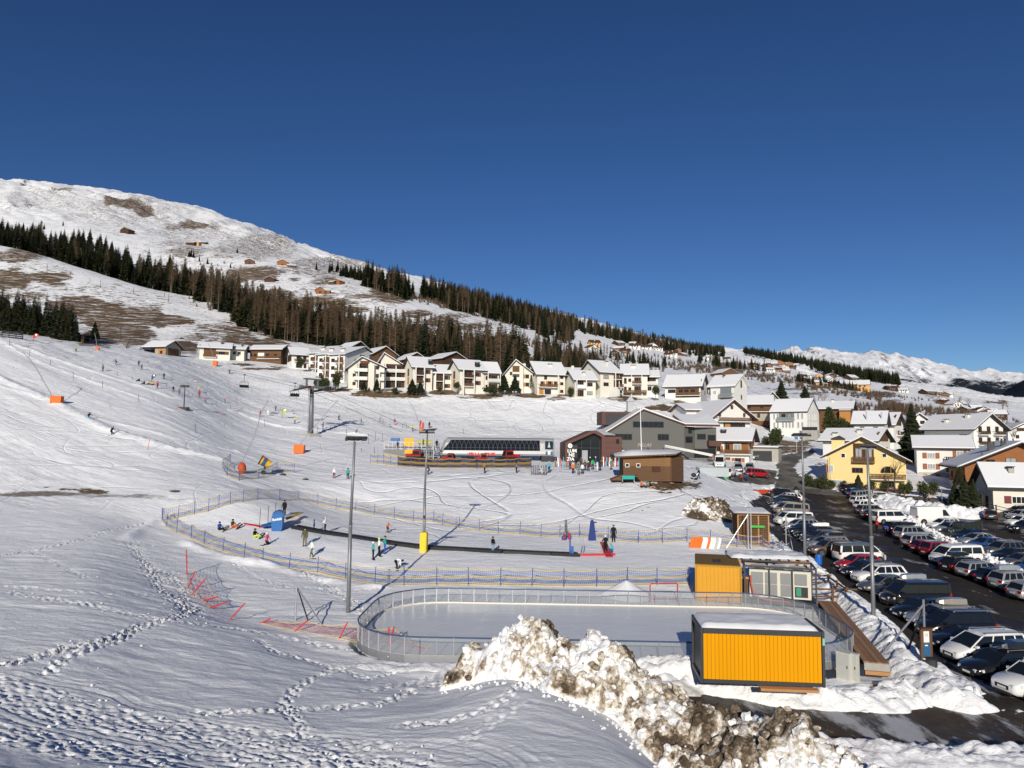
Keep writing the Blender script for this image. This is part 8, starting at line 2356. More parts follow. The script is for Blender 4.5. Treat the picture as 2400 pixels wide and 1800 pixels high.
def deck():
 A,B=at_z(1938,1408,.35),at_z(2055,1552,.35)     # far and near end,middle of the seat
 d=(B-A);L=d.length;ang=math.atan2(d.y,d.x)
 r=thing("plank_bench","long low plank deck running beside the rink's right end","bench",(A.x,A.y,0),ang)
 n=5
 for j in range(4):
  me=MB().box(0,L/n-.012,-.15,.15,.28,.34).mesh("plank",M_DECK if j%2 else mat("timber_deck_b",(.29,.165,.09),rough=.8,var=.3,scale=2,stretch=(.4,4,4)))
  for i in range(n):mobj("plank",me,r,(i*L/n,-.50+j*.32,random.uniform(-.008,.008)))
 for i in range(8):MB().box(i*L/7.05-.03,i*L/7.05+.05,-.6,.55,-.4,.277).build("bearer",W_DARK,r)
 MB().box(L-.03,L+.02,-.62,.6,-.1,.28).build("end_board",mat("corrugate_grey",(.32,.31,.29),rough=.7,var=.2),r)
 MB().box(L+.0,L+.12,-.6,.62,-.3,-.11).build("end_beam",M_TIMB,r)
 r=thing("rail_fence","brown timber rail fence between the chiller and the snow bank","fence",G(1960,1400))
 o=r.location.copy()
 def rl(a,b,za,zb,t=.06):
  p,q=a-o,b-o;p.z+=za;q.z+=zb
  dd=(q-p).normalized();s=Vector((-dd.y,dd.x,0))*.04;u=Vector((0,0,t))
  MB().hexa([p-s-u,q-s-u,q+s-u,p+s-u,p-s+u,q-s+u,q+s+u,p+s+u]).build("rail",W_BROWN,r)
 a,b,c=G(1903,1378),G(1948,1378),G(1985,1412)
 e,f=G(1890,1412),G(2010,1412)
 for z in (.45,1.0):rl(a,b,z,z);rl(G(1942,1380),c,z,z);rl(e,f,z,z)
 for p in (G(1942,1380),c,G(1962,1396),G(1952,1412)):
  q=p-o;MB().box(q.x-.07,q.x+.07,q.y-.07,q.y+.07,q.z-.4,q.z+1.2).build("post",W_BROWN,r)
 for k,(x0,x1) in enumerate(((2036,2086),(2090,2138))):
  a,b=G(x0,1618),G(x1,1622);q=(b-a)
  tag(MB().box(0,q.length,-.12,.12,-.1,.16).build("sleeper",M_TIMB,None,loc=a),"orange brown timber sleeper in the snow, %s of two end to end"%("nearer the container" if k==0 else "nearer the cars"),"beam","timber sleepers").rotation_euler=(0,0,math.atan2(q.y,q.x))
 g=G(1919,1323);r=thing("blue_barrel","blue plastic barrel on the snow by the car park","barrel",g)
 mb=MB()
 for z,w in ((0,.28),(.08,.31),(.3,.32),(.33,.335),(.36,.32),(.62,.32),(.65,.335),(.68,.32),(.88,.31),(.95,.28)):
  mb.v+=[(w*math.cos(k*.5236),w*math.sin(k*.5236),z) for k in range(12)]
 for i in range(9):
  for k in range(12):mb.f.append((i*12+k,i*12+(k+1)%12,(i+1)*12+(k+1)%12,(i+1)*12+k));mb.m.append(0)
 mb.f+=[tuple(range(12))[::-1],tuple(range(108,120))];mb.m+=[0,0]
 mb.build("body",mat("barrel_blue",(.012,.11,.45),rough=.35,var=.05),r);MB().tube((.12,0,.955),(.12,0,.98),.05,n=8).build("bung",M_BLACK,r)
 g=G(1787,1158);r=thing("red_trough","shallow red skip lying by the top of the left car row","skip",g,.1)
 MB().hexa([(-1.3,-.5,.1),(1.3,-.5,.1),(1.3,.5,.1),(-1.3,.5,.1),(-1.6,-.7,.75),(1.6,-.7,.75),(1.6,.7,.75),(-1.6,.7,.75)]).build("body",mat("skip_red",(.48,.05,.02),rough=.6),r);MB().box(-1.2,-1.0,-.4,.4,-.2,.1).build("skid",M_BLACK,r)
 g=G(1867,1164);r=thing("bell_kiosk","grey waste container with pointed black lid by the car park entrance","waste container",g)
 MB().tube((0,0,0),(0,0,1.2),.62,.62,8).build("body",M_METAL,r);MB().tube((0,0,1.205),(0,0,1.9),.66,.12,10).build("lid",M_BLACK,r)
 g=G(1701,1121);r=thing("green_bin","bright green round recycling bin beside the white minivan","bin",g)
 MB().tube((0,0,0),(0,0,.9),.42,.46,12).build("body",mat("bin_green",(.05,.42,.06),rough=.5),r);MB().ball((0,0,.95),.46,10,5,sc=(1,1,.4)).build("lid",MATS["bin_green"],r)
 g=G(1672,1117);r=thing("steel_container","light grey ribbed steel container on the forecourt beside the hut","container",g,-.08)
 MB().box(-2.7,2.7,0,2,.0,1.6).build("body",mat("steel_light",(.36,.40,.43),rough=.5,var=.08),r)
 for k in range(12):MB().box(-2.6+k*.47,-2.5+k*.47,-.05,-.003,.08,1.5).build("rib",MATS["steel_light"],r)
deck()
def rink_extras():
 p=P(1556,1409,54.0);p.z=0
 r=thing("hockey_goal","red framed hockey goal with white net behind the rink's far boards","hockey goal",p,.1)
 f=MB();red=mat("goal_red",(.45,.03,.05),rough=.4)
 f.path([(-1.05,0,0),(-1.05,0,1.22),(-.98,0,1.32),(.98,0,1.32),(1.05,0,1.22),(1.05,0,0)],.045,6);f.path([(-1.05,0,0),(-1.2,.7,0),(1.2,.7,0),(1.05,0,0)],.03,6);f.build("frame",red,r)
 n=MB()
 for k in range(22):
  x=-1.05+k*.1
  n.tube((x,0,1.3),(x*1.12,.7,.02),.008,n=3,caps=False)
 for k in range(10):
  t=k/9;n.tube((-1.05-.13*t,.7*t,1.3-1.28*t),(1.05+.13*t,.7*t,1.3-1.28*t),.008,n=3,caps=False)
 n.build("goal_net",M_SIGNW,r)
 p=P(1468,1402,55.4);p.z=-.1
 mb=MB();nr,na=9,28;rn=random.Random(3)
 for i in range(nr+1):
  t=i/nr
  for k in range(na):
   a=6.283*k/na;R=2.6*t*(1+.12*math.sin(3*a))
   mb.v.append((R*math.cos(a),R*.7*math.sin(a),1.35*(1-t)**1.15+rn.uniform(-.06,.06)*(0<i)))
 for i in range(nr):
  for k in range(na):mb.f.append((i*na+k,i*na+(k+1)%na,(i+1)*na+(k+1)%na,(i+1)*na+k));mb.m.append(0)
 tag(mb.build("snow_pile",M_SNOWCAP,None,smooth=True,loc=p),"neat cone of shaved ice heaped behind the rink's far boards","snow pile")
 cols=["orange","orange","orange","orange","white","white","orange","white","white","grey","white"]
 for k,cname in enumerate(cols):
  px=1615+k*6.2;g=G(px+4,1284+k*.2)
  o=MB();o.prism([(-.2,0),(.2,0),(.2,.95),(.1,1.15),(-.1,1.15),(-.2,.95)],'y',-.03,.03)
  o=o.build("sledge",cloth(cname) if cname!="grey" else mat("sledge_grey",(.4,.4,.38)),None,loc=(g.x,g.y,g.z))
  o.rotation_euler=(-.25,.22,-.5)
  tag(o,"%s plastic sledge, %s from the left in the leaning row by the far net"%(cname,ORD[k]),"sledge","plastic sledges leaning in a row")
rink_extras()
M_SHELL=mat("station_shell",(.38,.39,.40),rough=.4,metal=.2,var=.06)
M_STGLASS=mat("station_glass",(.012,.014,.020),rough=.12,var=.2,spec=.5)
M_ORANGE=mat("pad_orange",(.68,.13,.015),rough=.65,var=.08)
M_CATRED=mat("groomer_red",(.36,.012,.014),rough=.35,var=.06,coat=.3)
_t0,_t1=P(985,1010,137.0),G(728,1021)
LX,LY,LDX,LDY=_t0.x,_t0.y,_t1.x-_t0.x,_t1.y-_t0.y
_ll=math.hypot(LDX,LDY);LDX,LDY=LDX/_ll,LDY/_ll
def line_pt(d,off=0.0):
 s=(d-LY)/LDY
 return Vector((LX+LDX*s+LDY*off,d-LDX*off,0))
def line_px(px,off=0.0):
 u=(px-1200)/FPX
 s=(u*(LY-LDX*off)-(LX+LDY*off))/(LDX-u*LDY)
 return LY+LDY*s
_zs=[]
for px,py in ((965,1013),(735,912),(572,876),(298,826),(60,757),(-100,705)):
 d=line_px(px);_zs.append((d,P(px,py,d).z))
def line_z(d):return float(np.interp(d,[q[0] for q in _zs],[q[1] for q in _zs]))
def cables():
 for off,lb in ((-2.6,"upper haul cable of the chairlift, running up to the left"),(2.6,"lower haul cable of the chairlift, running up to the left")):
  pts=[]
  for i,d in enumerate(np.linspace(138.5,_zs[-1][0],60)):
   p=line_pt(d,off);p.z=line_z(d)
   pts.append(p)
  tag(MB().path(pts,.035,5).build("haul_cable",M_BLACK),lb,"cable","chairlift cables")
cables()
def tower():
 g=G(728,1021)
 h=line_z(g.y)-g.z
 r=thing("lift_tower","grey chairlift tower with sheave trains and railed walkways","lift tower",g,math.atan2(LDY,LDX)-math.pi)
 MB().tube((0,0,0),(.0,0,h+.3),.62,.42,14).build("mast",mat("tower_steel",(.17,.18,.19),rough=.5,metal=.3,var=.1),r,smooth=True)
 MB().prism([(-1.6,-1.3),(1.6,-1.3),(1.6,1.3),(-1.6,1.3)],'z',-1.0,.5).build("footing",W_CONC,r)
 st=MATS["tower_steel"]
 MB().box(-.35,.35,-3.2,3.2,h+.1,h+.6).build("crossarm",st,r)
 MB().box(-.2,.2,-1.6,-1.3,h+.6,h+2.2).build("lifting_frame",st,r);MB().box(-.2,.2,1.3,1.6,h+.6,h+2.2).build("lifting_frame",st,r);MB().box(-.25,.25,-2.2,2.2,h+2.0,h+2.3).build("lifting_beam",st,r)
 o=snow_slab(MB(),-.4,.4,-2.3,2.3,h+2.31,.3,6,16,4,.1).build("snow_cap",M_SNOWCAP,r,smooth=True)
 for s in (-1,1):
  y=s*2.6
  tr=MB()
  slope=.22
  for k in range(10):
   x=-3.3+k*.73
   tr.tube((x,y-.09,h-.12-x*-slope*.35),(x,y+.09,h-.12+x*slope*.35),.26,n=8)
  tr.build("sheave_train",M_BLACK,r)
  MB().hexa([(-3.6,y+.15,h-.3-.28),(3.6,y+.15,h-.3+.28),(3.6,y+.3,h-.3+.28),(-3.6,y+.3,h-.3-.28),(-3.6,y+.15,h-.58+.5),(3.6,y+.15,h+.28),(3.6,y+.3,h+.28),(-3.6,y+.3,h-.08)]).build("sheave_beam",st,r)
  w=MB();yo=y+s*.9
  for k in range(8):
   x=-3.6+k*1.03;z=h+x*.075
   w.tube((x,yo,z-.5),(x,yo,z+.7),.03,n=4)
  for dz in (.2,.7):w.tube((-3.6,yo,h-.27+dz),(3.6,yo,h+.27+dz),.03,n=4)
  w.hexa([(-3.7,yo-.3,h-.85),(3.7,yo-.3,h-.3),(3.7,yo+.05,h-.3),(-3.7,yo+.05,h-.85),(-3.7,yo-.3,h-.78),(3.7,yo-.3,h-.23),(3.7,yo+.05,h-.23),(-3.7,yo+.05,h-.78)])
  w.build("walkway",M_METAL,r)
 l=MB()
 for k in range(int(h/.35)):l.box(-.2,.2,-.72,-.68,.6+k*.35,.64+k*.35)
 l.box(-.24,-.2,-.74,-.68,.5,h).box(.2,.24,-.74,-.68,.5,h);l.build("ladder",M_METAL,r)
 MB().box(-.12,.12,-.64,-.57,h*.62,h*.75).build("number_plate",M_SIGNW,r);MB().box(.5,1.0,-1.4,-1.1,h-.35,h+.25).build("sensor_box",M_ORANGE,r)
tower()
def chair(px,off,label,riders):
 d=line_px(px,off);p=line_pt(d,off);p.z=line_z(d)
 r=thing("lift_chair",label,"chairlift chair",p,math.atan2(LDY,LDX)-math.pi*.5+(0 if off<0 else math.pi),"chairs of the chairlift")
 MB().path([(0,0,.1),(0,.12,-.6),(0,.05,-1.35),(0,-.05,-1.6)],.05,6).build("hanger",M_BLACK,r)
 MB().box(-.15,.15,-.4,.4,-.05,.16).build("grip",M_BLACK,r)
 MB().path([(-1.15,.1,-3.05),(-1.2,0,-2.2),(-1.0,-.02,-1.7),(1.0,-.02,-1.7),(1.2,0,-2.2),(1.15,.1,-3.05)],.045,6).build("frame",M_BLACK,r)
 MB().box(-1.15,1.15,.12,.2,-3.0,-2.45).build("backrest",M_PLASTIC,r);MB().box(-1.15,1.15,-.4,.16,-3.15,-3.02).build("seat",M_PLASTIC,r)
 MB().path([(-1.0,-.45,-2.75),(1.0,-.45,-2.75)],.035,6).build("safety_bar",M_BLACK,r);MB().path([(-.9,-.5,-3.65),(.9,-.5,-3.65)],.03,6).build("footrest",M_BLACK,r)
 for s in (-1,1):MB().path([(s*1.0,.1,-2.6),(s*1.0,-.45,-2.75),(s*.9,-.5,-3.65)],.025,5).build("bar_arm",M_BLACK,r)
 M=Matrix.Translation(p)@Matrix.Rotation(r.rotation_euler[2],4,'Z')
 for k,(x,jk,tr,lb) in enumerate(riders):
  q=M@Vector((x,-.12,-3.18))
  o=person(0,0,math.degrees(r.rotation_euler[2])-90,"sit",jk,tr,"black","ski",lb,1.7,"riders on the chairlift",pos=q)
  for c in o.children:
   if c.name.startswith("ski"):bpy.data.objects.remove(c)
chair(298,-2.6,"occupied chair highest in the picture, above the dark feather banner",[(-.6,"black","grey","rider in black, left on the highest occupied chair"),(.05,"dark blue","black","rider in navy, middle of the highest occupied chair"),(.65,"black","black","rider in black, right on the highest occupied chair")])
chair(571,-2.6,"empty chair hanging between the orange lance box and the tower",[])
chair(690,2.6,"occupied chair just left of the lift tower",[(-.6,"black","black","rider in black, left on the chair beside the tower"),(.0,"grey","black","rider in grey, middle of the chair beside the tower"),(.6,"black","dark blue","rider in black and navy, right on the chair beside the tower")])
chair(2,-2.6,"chair cut by the left frame edge",[])
def station():
 d=141.0;s=mpp(d)
 p=P(1163,1092,d)
 r=thing("lift_station","silver chairlift station with long dark ribbed glazing and red VELLA TRIEL lettering","lift station",p,math.radians(2))
 x0,x1=(1027-1163)*s,(1300-1163)*s
 zb,zt=(1092-1068)*s,(1092-1027)*s
 sec=[(-.0,zb),(-.35,zb+.35),(-.30,zb+1.0),(.25,zt-1.0),(.95,zt-.25),(1.9,zt),(5.2,zt),(6.2,zt-.4),(6.8,zt-1.4),(6.8,zb+.3),(6.4,zb)]
 mb=MB()
 xs=[x0-.1,x0+.1,x0+.9,x1-2.8,x1-2.1,x1-.5,x1-.05,x1]
 sc=[.55,.8,.95,.95,1.0,1.0,.93,.8]
 n=len(sec)
 for x,k in zip(xs,sc):
  for y,z in sec:mb.v.append((x+(.9*(z-zb)/(zt-zb) if x<x0+1 else 0),3.4+(y-3.4)*k,zb+(z-zb)*(k if k<.9 else 1)))
 for i in range(len(xs)-1):
  for j in range(n):mb.f.append((i*n+j,i*n+(j+1)%n,(i+1)*n+(j+1)%n,(i+1)*n+j));mb.m.append(0)
 mb.f+=[tuple(range(n))[::-1],tuple(range((len(xs)-1)*n,len(xs)*n))];mb.m+=[0,0]
 mb.build("shell",M_SHELL,r,smooth=False)
 gx0,gx1=x0+1.0,x1-3.0
 def gp_(x,t,o=.05):
  y=-.26+(.62)*t-o;z=zb+1.0+(zt-1.0-zb-1.0)*t
  return (x,3.4+(y-3.4)*.955 ,z)
 z0,z1=zb+1.05,zt-.42
 g=MB();g.hexa([(gx0,-.24,z0),(gx1,-.24,z0),(gx1,.8,z1),(gx0+1.6,.8,z1),(gx0,-.16,z0),(gx1,-.16,z0),(gx1,.95,z1),(gx0+1.6,.95,z1)])
 g.v=[(x,y-.12,z) for x,y,z in g.v];g.build("glazing",M_STGLASS,r)
 def on(x,t):return Vector((x,-.24+1.04*t-.16,z0+(z1-z0)*t))
 nrib=20;st=(gx1-gx0-1.4)/nrib
 for k in range(nrib):
  a=gx0+1.0+k*st
  rb=MB();rb.path([on(a,.02),on(a+st*.06,.45),on(a+st*.28,.72),on(a+st*.5,.97)],.045,4);rb.path([on(a+st,.02),on(a+st*.94,.45),on(a+st*.72,.72),on(a+st*.5,.97)],.045,4)
  rb.build("arched_rib",mat("rib_grey",(.07,.075,.085),rough=.5),r)
 rb=MB();rb.path([on(gx0+.3,.25),on(gx1,.25)],.03,4);rb.build("glazing_bar",MATS["rib_grey"],r)
 e=MB();e.box(x1-2.0,x1-.45,-.52,-.36,zb+1.4,zt-.55);e.build("end_window",M_STGLASS,r)
 q=MB();q.add([(x1-1.5,-.56,zb+1.7),(x1-.95,-.56,zb+1.7),(x1-1.22,-.56,zb+2.9)],[(0,1,2)]);q.build("triangle_logo",mat("logo_pale_blue",(.35,.5,.6)),r)
 for k in range(3):MB().box(x1-1.9+k*.5,x1-1.5+k*.5,-.55,-.43,zb+.3,zb+.9).build("notice",M_SIGNW if k%2 else MATS["poster_blue"],r)
 t=mobj("lettering",text_mesh("VELLA - TRIEL",.80,mat("letter_red",(.62,.03,.02),rough=.4),.04,.03,'CENTER',1.15),r);t.matrix_local=Matrix.Translation((-2.9,-.45,zb+.02))@RX90
 for x in (x0+2,x0+9,x1-8):MB().box(x-.5,x+.5,2,4,-2,zb+.1).build("column",mat("column_blue_grey",(.05,.07,.10),rough=.6),r)
 MB().box(x1-2.6,x1-.3,0,5,-2,zb).build("end_base",mat("sign_dark",(.03,.03,.032)),r)
 o=snow_slab(MB(),x0+1.6,x1-.6,1.6,5.4,zt+.0,.10,30,6,8,.03).build("roof_snow",M_SNOWCAP,r,smooth=True)
 for x in (x0+3.5,-1.0,3.5):MB().box(x-1.1,x+1.1,.4,1.6,-.3,zb-.3).build("machine_cover",MATS["column_blue_grey"],r)
 p=P(1002,1090,138);r=thing("station_head","open steel lift terminal head with dark slatted canopy beside the station","lift terminal",p)
 z=(1090-1014)*mpp(138)
 for k in range(4):MB().hexa([(-1.4+k*.1,-.8+k*.6,z+k*.13),(1.3+k*.1,-.8+k*.6,z+.25+k*.13),(1.3+k*.1,-.35+k*.6,z+.35+k*.13),(-1.4+k*.1,-.35+k*.6,z+.1+k*.13),(-1.4+k*.1,-.8+k*.6,z+.08+k*.13),(1.3+k*.1,-.8+k*.6,z+.33+k*.13),(1.3+k*.1,-.35+k*.6,z+.43+k*.13),(-1.4+k*.1,-.35+k*.6,z+.18+k*.13)]).build("canopy_slat",M_FLOOD,r)
 rn=random.Random(2)
 for k in range(16):
  a=Vector((rn.uniform(-2.4,2.2),rn.uniform(-.8,1.5),rn.uniform(1,3)));b=a+Vector((rn.uniform(-1.2,1.2),0,rn.uniform(1,2.6)))
  MB().tube(a,b,.07,n=5).build("strut",M_METAL,r)
 for x in (-1.2,1.1):MB().tube((x,0,-1),(x,0,z),.12,n=7).build("post",M_METAL,r)
 for zz in (1.6,2.6,3.6):MB().box(-2.2,2.4,-.1,.1,zz,zz+.12).build("beam",MATS["tower_steel"],r)
 p=P(958,1075,139);r=thing("boarding_platform","raised boarding platform with yellow panels and blue counter beside the lift terminal","platform",p)
 k_=mpp(139)
 MB().box(-5.0,4.6,0,3,-2,1.7).build("base",mat("platform_grey",(.20,.20,.20),rough=.8,var=.25),r)
 MB().box(-.9,.95,-.12,-.01,(1075-1046)*k_,(1075-1027)*k_).build("yellow_panel",mat("panel_yellow",(.66,.36,.01),rough=.6),r);MB().box(-.8,1.0,-.3,-.13,.9,1.75).build("yellow_panel",MATS["panel_yellow"],r)
 MB().box(1.6,4.3,.2,.4,2.7,3.7).build("lime_panel",mat("panel_lime",(.38,.36,.06),rough=.7,var=.3),r)
 MB().box(-3.6,-1.9,-.2,.8,3.4,4.0).build("blue_counter",MATS["plastic_blue"],r);MB().box(-4.6,4.4,-.05,.0,2.1,2.3).build("edge_beam",W_BROWN,r)
 rl=MB()
 for x in np.arange(-4.8,4.6,.8):rl.tube((x,-.1,1.7),(x,-.1,3.2),.03,n=4)
 rl.tube((-4.8,-.1,3.2),(4.4,-.1,3.2),.03,n=4);rl.build("railing",M_METAL,r)
 MB().hexa([(-4.7,-1.2,-1.2),(.0,-1.2,-1.8),(.0,-.5,-1.8),(-4.7,-.5,-1.2),(-4.7,-1.2,1.2),(.0,-1.2,.35),(.0,-.5,.35),(-4.7,-.5,1.2)]).build("ramp_wall",W_STONE,r)
 for px,py,jk,lb in ((932,1030,"dark blue","attendant in navy standing on the boarding platform"),(949,1028,"yellow","attendant in yellow jacket standing on the boarding platform"),(1024,1034,"black","person in black standing right of the lift terminal canopy")):
  q=P(px,py,139.9);person(0,0,270,"stand",jk,"black","black","none",lb,1.75,G2,pos=(q.x,q.y,p.z+(1.7 if px<1000 else 2.0)))
station()
def groomer(px,py,s,label,front):
 g=G(px,py);r=thing("snow_groomer",label,"snow groomer",g,front,"red snow groomers by the station");r.scale=(s,s,s)
 for k in (-1,1):
  MB().prism([(-2.0,.15),(-1.6,0),(1.5,0),(2.0,.2),(2.1,.55),(1.7,.85),(-1.7,.85),(-2.1,.5)],'y',k*1.25-.45,k*1.25+.45).build("track",M_PLASTIC,r)
  for x in (-1.4,-.5,.4,1.3):MB().tube((x,k*1.72,.42),(x,k*1.76,.42),.28,n=10).build("track_wheel",M_RIM,r)
 MB().prism([(-2.0,.9),(1.9,.9),(1.7,1.3),(.5,1.5),(-2.0,1.4)],'y',-1.0,1.0).build("chassis",M_PLASTIC,r)
 MB().prism([(-.7,1.45),(1.35,1.45),(1.0,2.7),(-.5,2.8)],'y',-1.05,1.05).build("cab",M_CATRED,r)
 MB().prism([(1.30,1.6),(1.40,1.62),(1.12,2.6),(1.02,2.6)],'y',-.9,.9).build("windscreen",M_CARGLASS,r)
 for k in (-1,1):MB().prism([(-.45,1.75),(1.1,1.75),(.9,2.55),(-.35,2.55)],'y',k*1.055-.01,k*1.055+.01).build("side_window",M_CARGLASS,r)
 MB().box(-.3,.9,-.8,.8,2.82,2.95).build("roof_lights",M_BLACK,r);MB().hexa([(2.3,-2.2,.1),(2.5,-2.2,.1),(2.5,2.2,.1),(2.3,2.2,.1),(2.45,-2.2,1.1),(2.65,-2.2,1.1),(2.65,2.2,1.1),(2.45,2.2,1.1)]).build("blade",M_BLACK,r);MB().box(-3.3,-2.1,-1.9,1.9,.2,.55).build("tiller",M_BLACK,r)
 MB().box(-2.1,-.8,-.95,.95,1.42,1.95).build("engine_deck",M_CATRED,r);MB().box(1.9,2.3,-.3,.3,.5,.9).build("blade_arm",M_CATRED,r)
groomer(976,1085,.86,"red snow groomer at the left end beside the concrete ramp",-.25)
groomer(1054,1087,.66,"smaller red snow groomer second from the left beside the station",-.2)
groomer(1130,1087,.66,"red snow groomer parked under the red station lettering",.2)
groomer(1194,1086,.88,"tall red snow groomer at the right end by the snow hump",-2.8)
def lance(px,py,pts,label,pad,d=None,base=None):
 g=G(px,py) if d is None else P(px,py,d)
 r=thing("snow_lance",label,"snow lance",g,0,"snow lances on the piste")
 q=[P(x,y,g.y)-Vector(g) for x,y in pts]
 MB().path(q,.07,6).build("lance_pipe",M_METAL,r);MB().tube((0,0,-.4),(0,0,max(.4,q[0].z)),.1,n=7).build("hydrant",M_METAL,r)
 s=mpp(g.y);x0,x1,y0,y1=[v for v in pad]
 a=P(x0,y1,g.y)-Vector(g);b=P(x1,y0,g.y)-Vector(g)
 t=min(1.0,(b.x-a.x)*.6)
 if base!='red':MB().hexa([(a.x,-t/2,a.z),(b.x,-t/2,a.z-.1),(b.x,t/2,a.z-.1),(a.x,t/2,a.z),(a.x+.05,-t/2,b.z+.1),(b.x+.1,-t/2,b.z-.05),(b.x+.1,t/2,b.z-.05),(a.x+.05,t/2,b.z+.1)]).build("crash_pad",M_ORANGE,r)
 else:MB().ball(((a.x+b.x)/2,0,(a.z+b.z)/2),(b.x-a.x)/2,8,6,sc=(1,1,1.5)).build("padded_base",mat("pad_rust",(.42,.07,.02),rough=.7),r,smooth=True)
lance(131,948,[(123,930),(88,868),(70,842),(56,828),(38,820)],"snow lance with tilted orange crash pad on the left piste",(120,146,928,946))
lance(701,1062,[(702,1043),(740,996),(775,956),(792,938)],"snow lance with orange crash pad leaning right across the lift tower foot",(689,713,1043,1061))
lance(567,1111,[(566,1085),(596,1022),(613,966),(628,938)],"long snow lance leaning right from the netted red base beside the snow gun",(556,578,1086,1112),base='red')
lance(504,858,[(503,847),(496,822),(488,805)],"snow lance with small orange pad in front of the low cream chalet",(499,509,846,857))
lance(985,1010,[(982,990),(972,964),(964,948),(957,940)],"snow lance rising left from the red banners at the lift terminal",(984,989,1000,1012))
lance(228,819,[(228,815),(225,795),(222,780)],"tiny snow lance with red pad on the skyline left of the bare tree",(224,232,814,820))
def gun():
 g=G(620,1112);r=thing("snow_gun","yellow and blue fan snow gun on a wheeled frame inside the net ring","snow gun",g,math.radians(200))
 M=Matrix.Translation((0,0,1.9))@Matrix.Rotation(math.radians(62),4,'Y')
 vs=MB().tube((0,0,-.9),(0,0,.7),.55,.72,18);vs.v=[tuple(M@Vector(v)) for v in vs.v];vs.build("barrel",mat("gun_yellow",(.60,.36,.02),rough=.5),r,smooth=False)
 vs=MB().tube((0,0,-.2),(0,0,.35),.66,.72,18);vs.v=[tuple(M@Vector(v)) for v in vs.v];vs.build("blue_band",mat("gun_blue",(.03,.09,.22),rough=.5),r)
 vs=MB().tube((0,0,.7),(0,0,.82),.80,.80,18);vs.v=[tuple(M@Vector(v)) for v in vs.v];vs.build("nozzle_ring",M_BLACK,r)
 MB().tube((0,0,.5),(0,0,1.5),.15,n=8).build("pivot",M_FLOOD,r);MB().box(-1.0,1.1,-.45,.45,.35,.75).build("frame",M_METAL,r)
 for s in (-1,1):MB().tube((.2,s*.55,.35),(.2,s*.7,.35),.35,n=12).build("wheel",M_TYRE,r)
 for k in range(5):MB().box(-.3+k*.12,-.25+k*.12,-.5,.5,2.2+.1*k,2.5+.1*k).build("spray_cover",mat("gun_red",(.35,.05,.04)),r)
 MB().path([(1.1,0,.5),(2.2,.2,.1),(3.4,.6,.05),(5.5,.9,.05)],.06,6).build("hose",M_BLACK,r)
gun()
def feather(px,py,top,wpx,m,label,tx=None):
 g=G(px,py);r=thing("feather_banner",label,"banner",g,0,"feather banners along the piste");h=P(px,top,g.y).z-g.z;w=wpx*mpp(g.y)
 MB().path([(0,0,-.2),(0,0,h*.6),(.08*w,0,h*.9),(.5*w,0,h)],.04,6).build("pole",M_BLACK,r)
 q=MB();q.prism([(.02,h*.25),(w*.45,h*.55),(w,h*.82),(w*.9,h*.95),(w*.5,h),(.10*w,h*.9),(.02,h*.6)],'y',-.015,.015);q.build("flag",m,r)
 if tx:q=MB();q.tube((w*.5,-.02,h*.85),(w*.5,-.03,h*.85),w*.2,n=10);q.build("emblem",M_SIGNW,r)
feather(78,800,782,12,mat("flag_red",(.58,.02,.03),rough=.7),"red feather banner on the skyline at far left",1)
feather(355,897,877,11,mat("flag_dark",(.06,.055,.10),rough=.7),"dark feather banner with white emblem at the seated riders",1)
feather(661,982,957,12,mat("flag_lime",(.34,.42,.07),rough=.7),"lime green feather banner left of the lift tower",1)
feather(983,1016,985,5,mat("flag_scarlet",(.42,.04,.02),rough=.7),"tall scarlet banner beside the lift terminal canopy")
feather(989,1016,990,5,MATS["flag_red"],"second scarlet banner nearest the dark canopy")
MK=[(345,1056,1027,.7,'o'),(457,1016,994,0,'b'),(519,976,961,.4,'o'),(414,962,945,.5,'o'),(326,942,926,-.4,'b'),(240,908,893,0,'b'),(172,886,872,-.3,'b'),(118,857,842,0,'b'),(68,837,820,0,'b'),(22,812,794,0,'b'),(620,1000,983,0,'b'),(811,1031,1004,0,'b'),(863,1040,1016,0,'b'),(880,1032,1012,0,'b'),(896,1034,1016,0,'b'),(877,1072,1048,0,'b'),(892,988,972,0,'b'),(1086,1017,1003,0,'b'),(1116,1098,1070,0,'b'),(460,826,815,0,'b'),(275,880,872,0,'b'),(310,891,884,0,'b'),(390,908,900,0,'b'),(450,930,922,0,'b'),(508,950,940,0,'b'),(540,960,950,0,'b'),(565,966,955,0,'b'),(847,1060,1050,0,'b')]
MK.sort();_no={'o':0,'b':0}
for k,(px,py,tp,ln,c) in enumerate(MK):
 g=G(px,py);h=P(px,tp,g.y).z-g.z
 o=MB().tube((0,0,-.2),(ln*.5,0,h),.045,.04,6).build("piste_marker",mat("marker_orange",(.55,.08,.04)) if c=='o' else M_FLOOD,None,loc=g)
 _no[c]+=1;tag(o,("slim orange piste pole, %s from the left" if c=='o' else "slim dark piste pole, %s from the left along the run")%ORD[_no[c]-1],"piste pole","orange piste poles" if c=='o' else "dark piste poles")
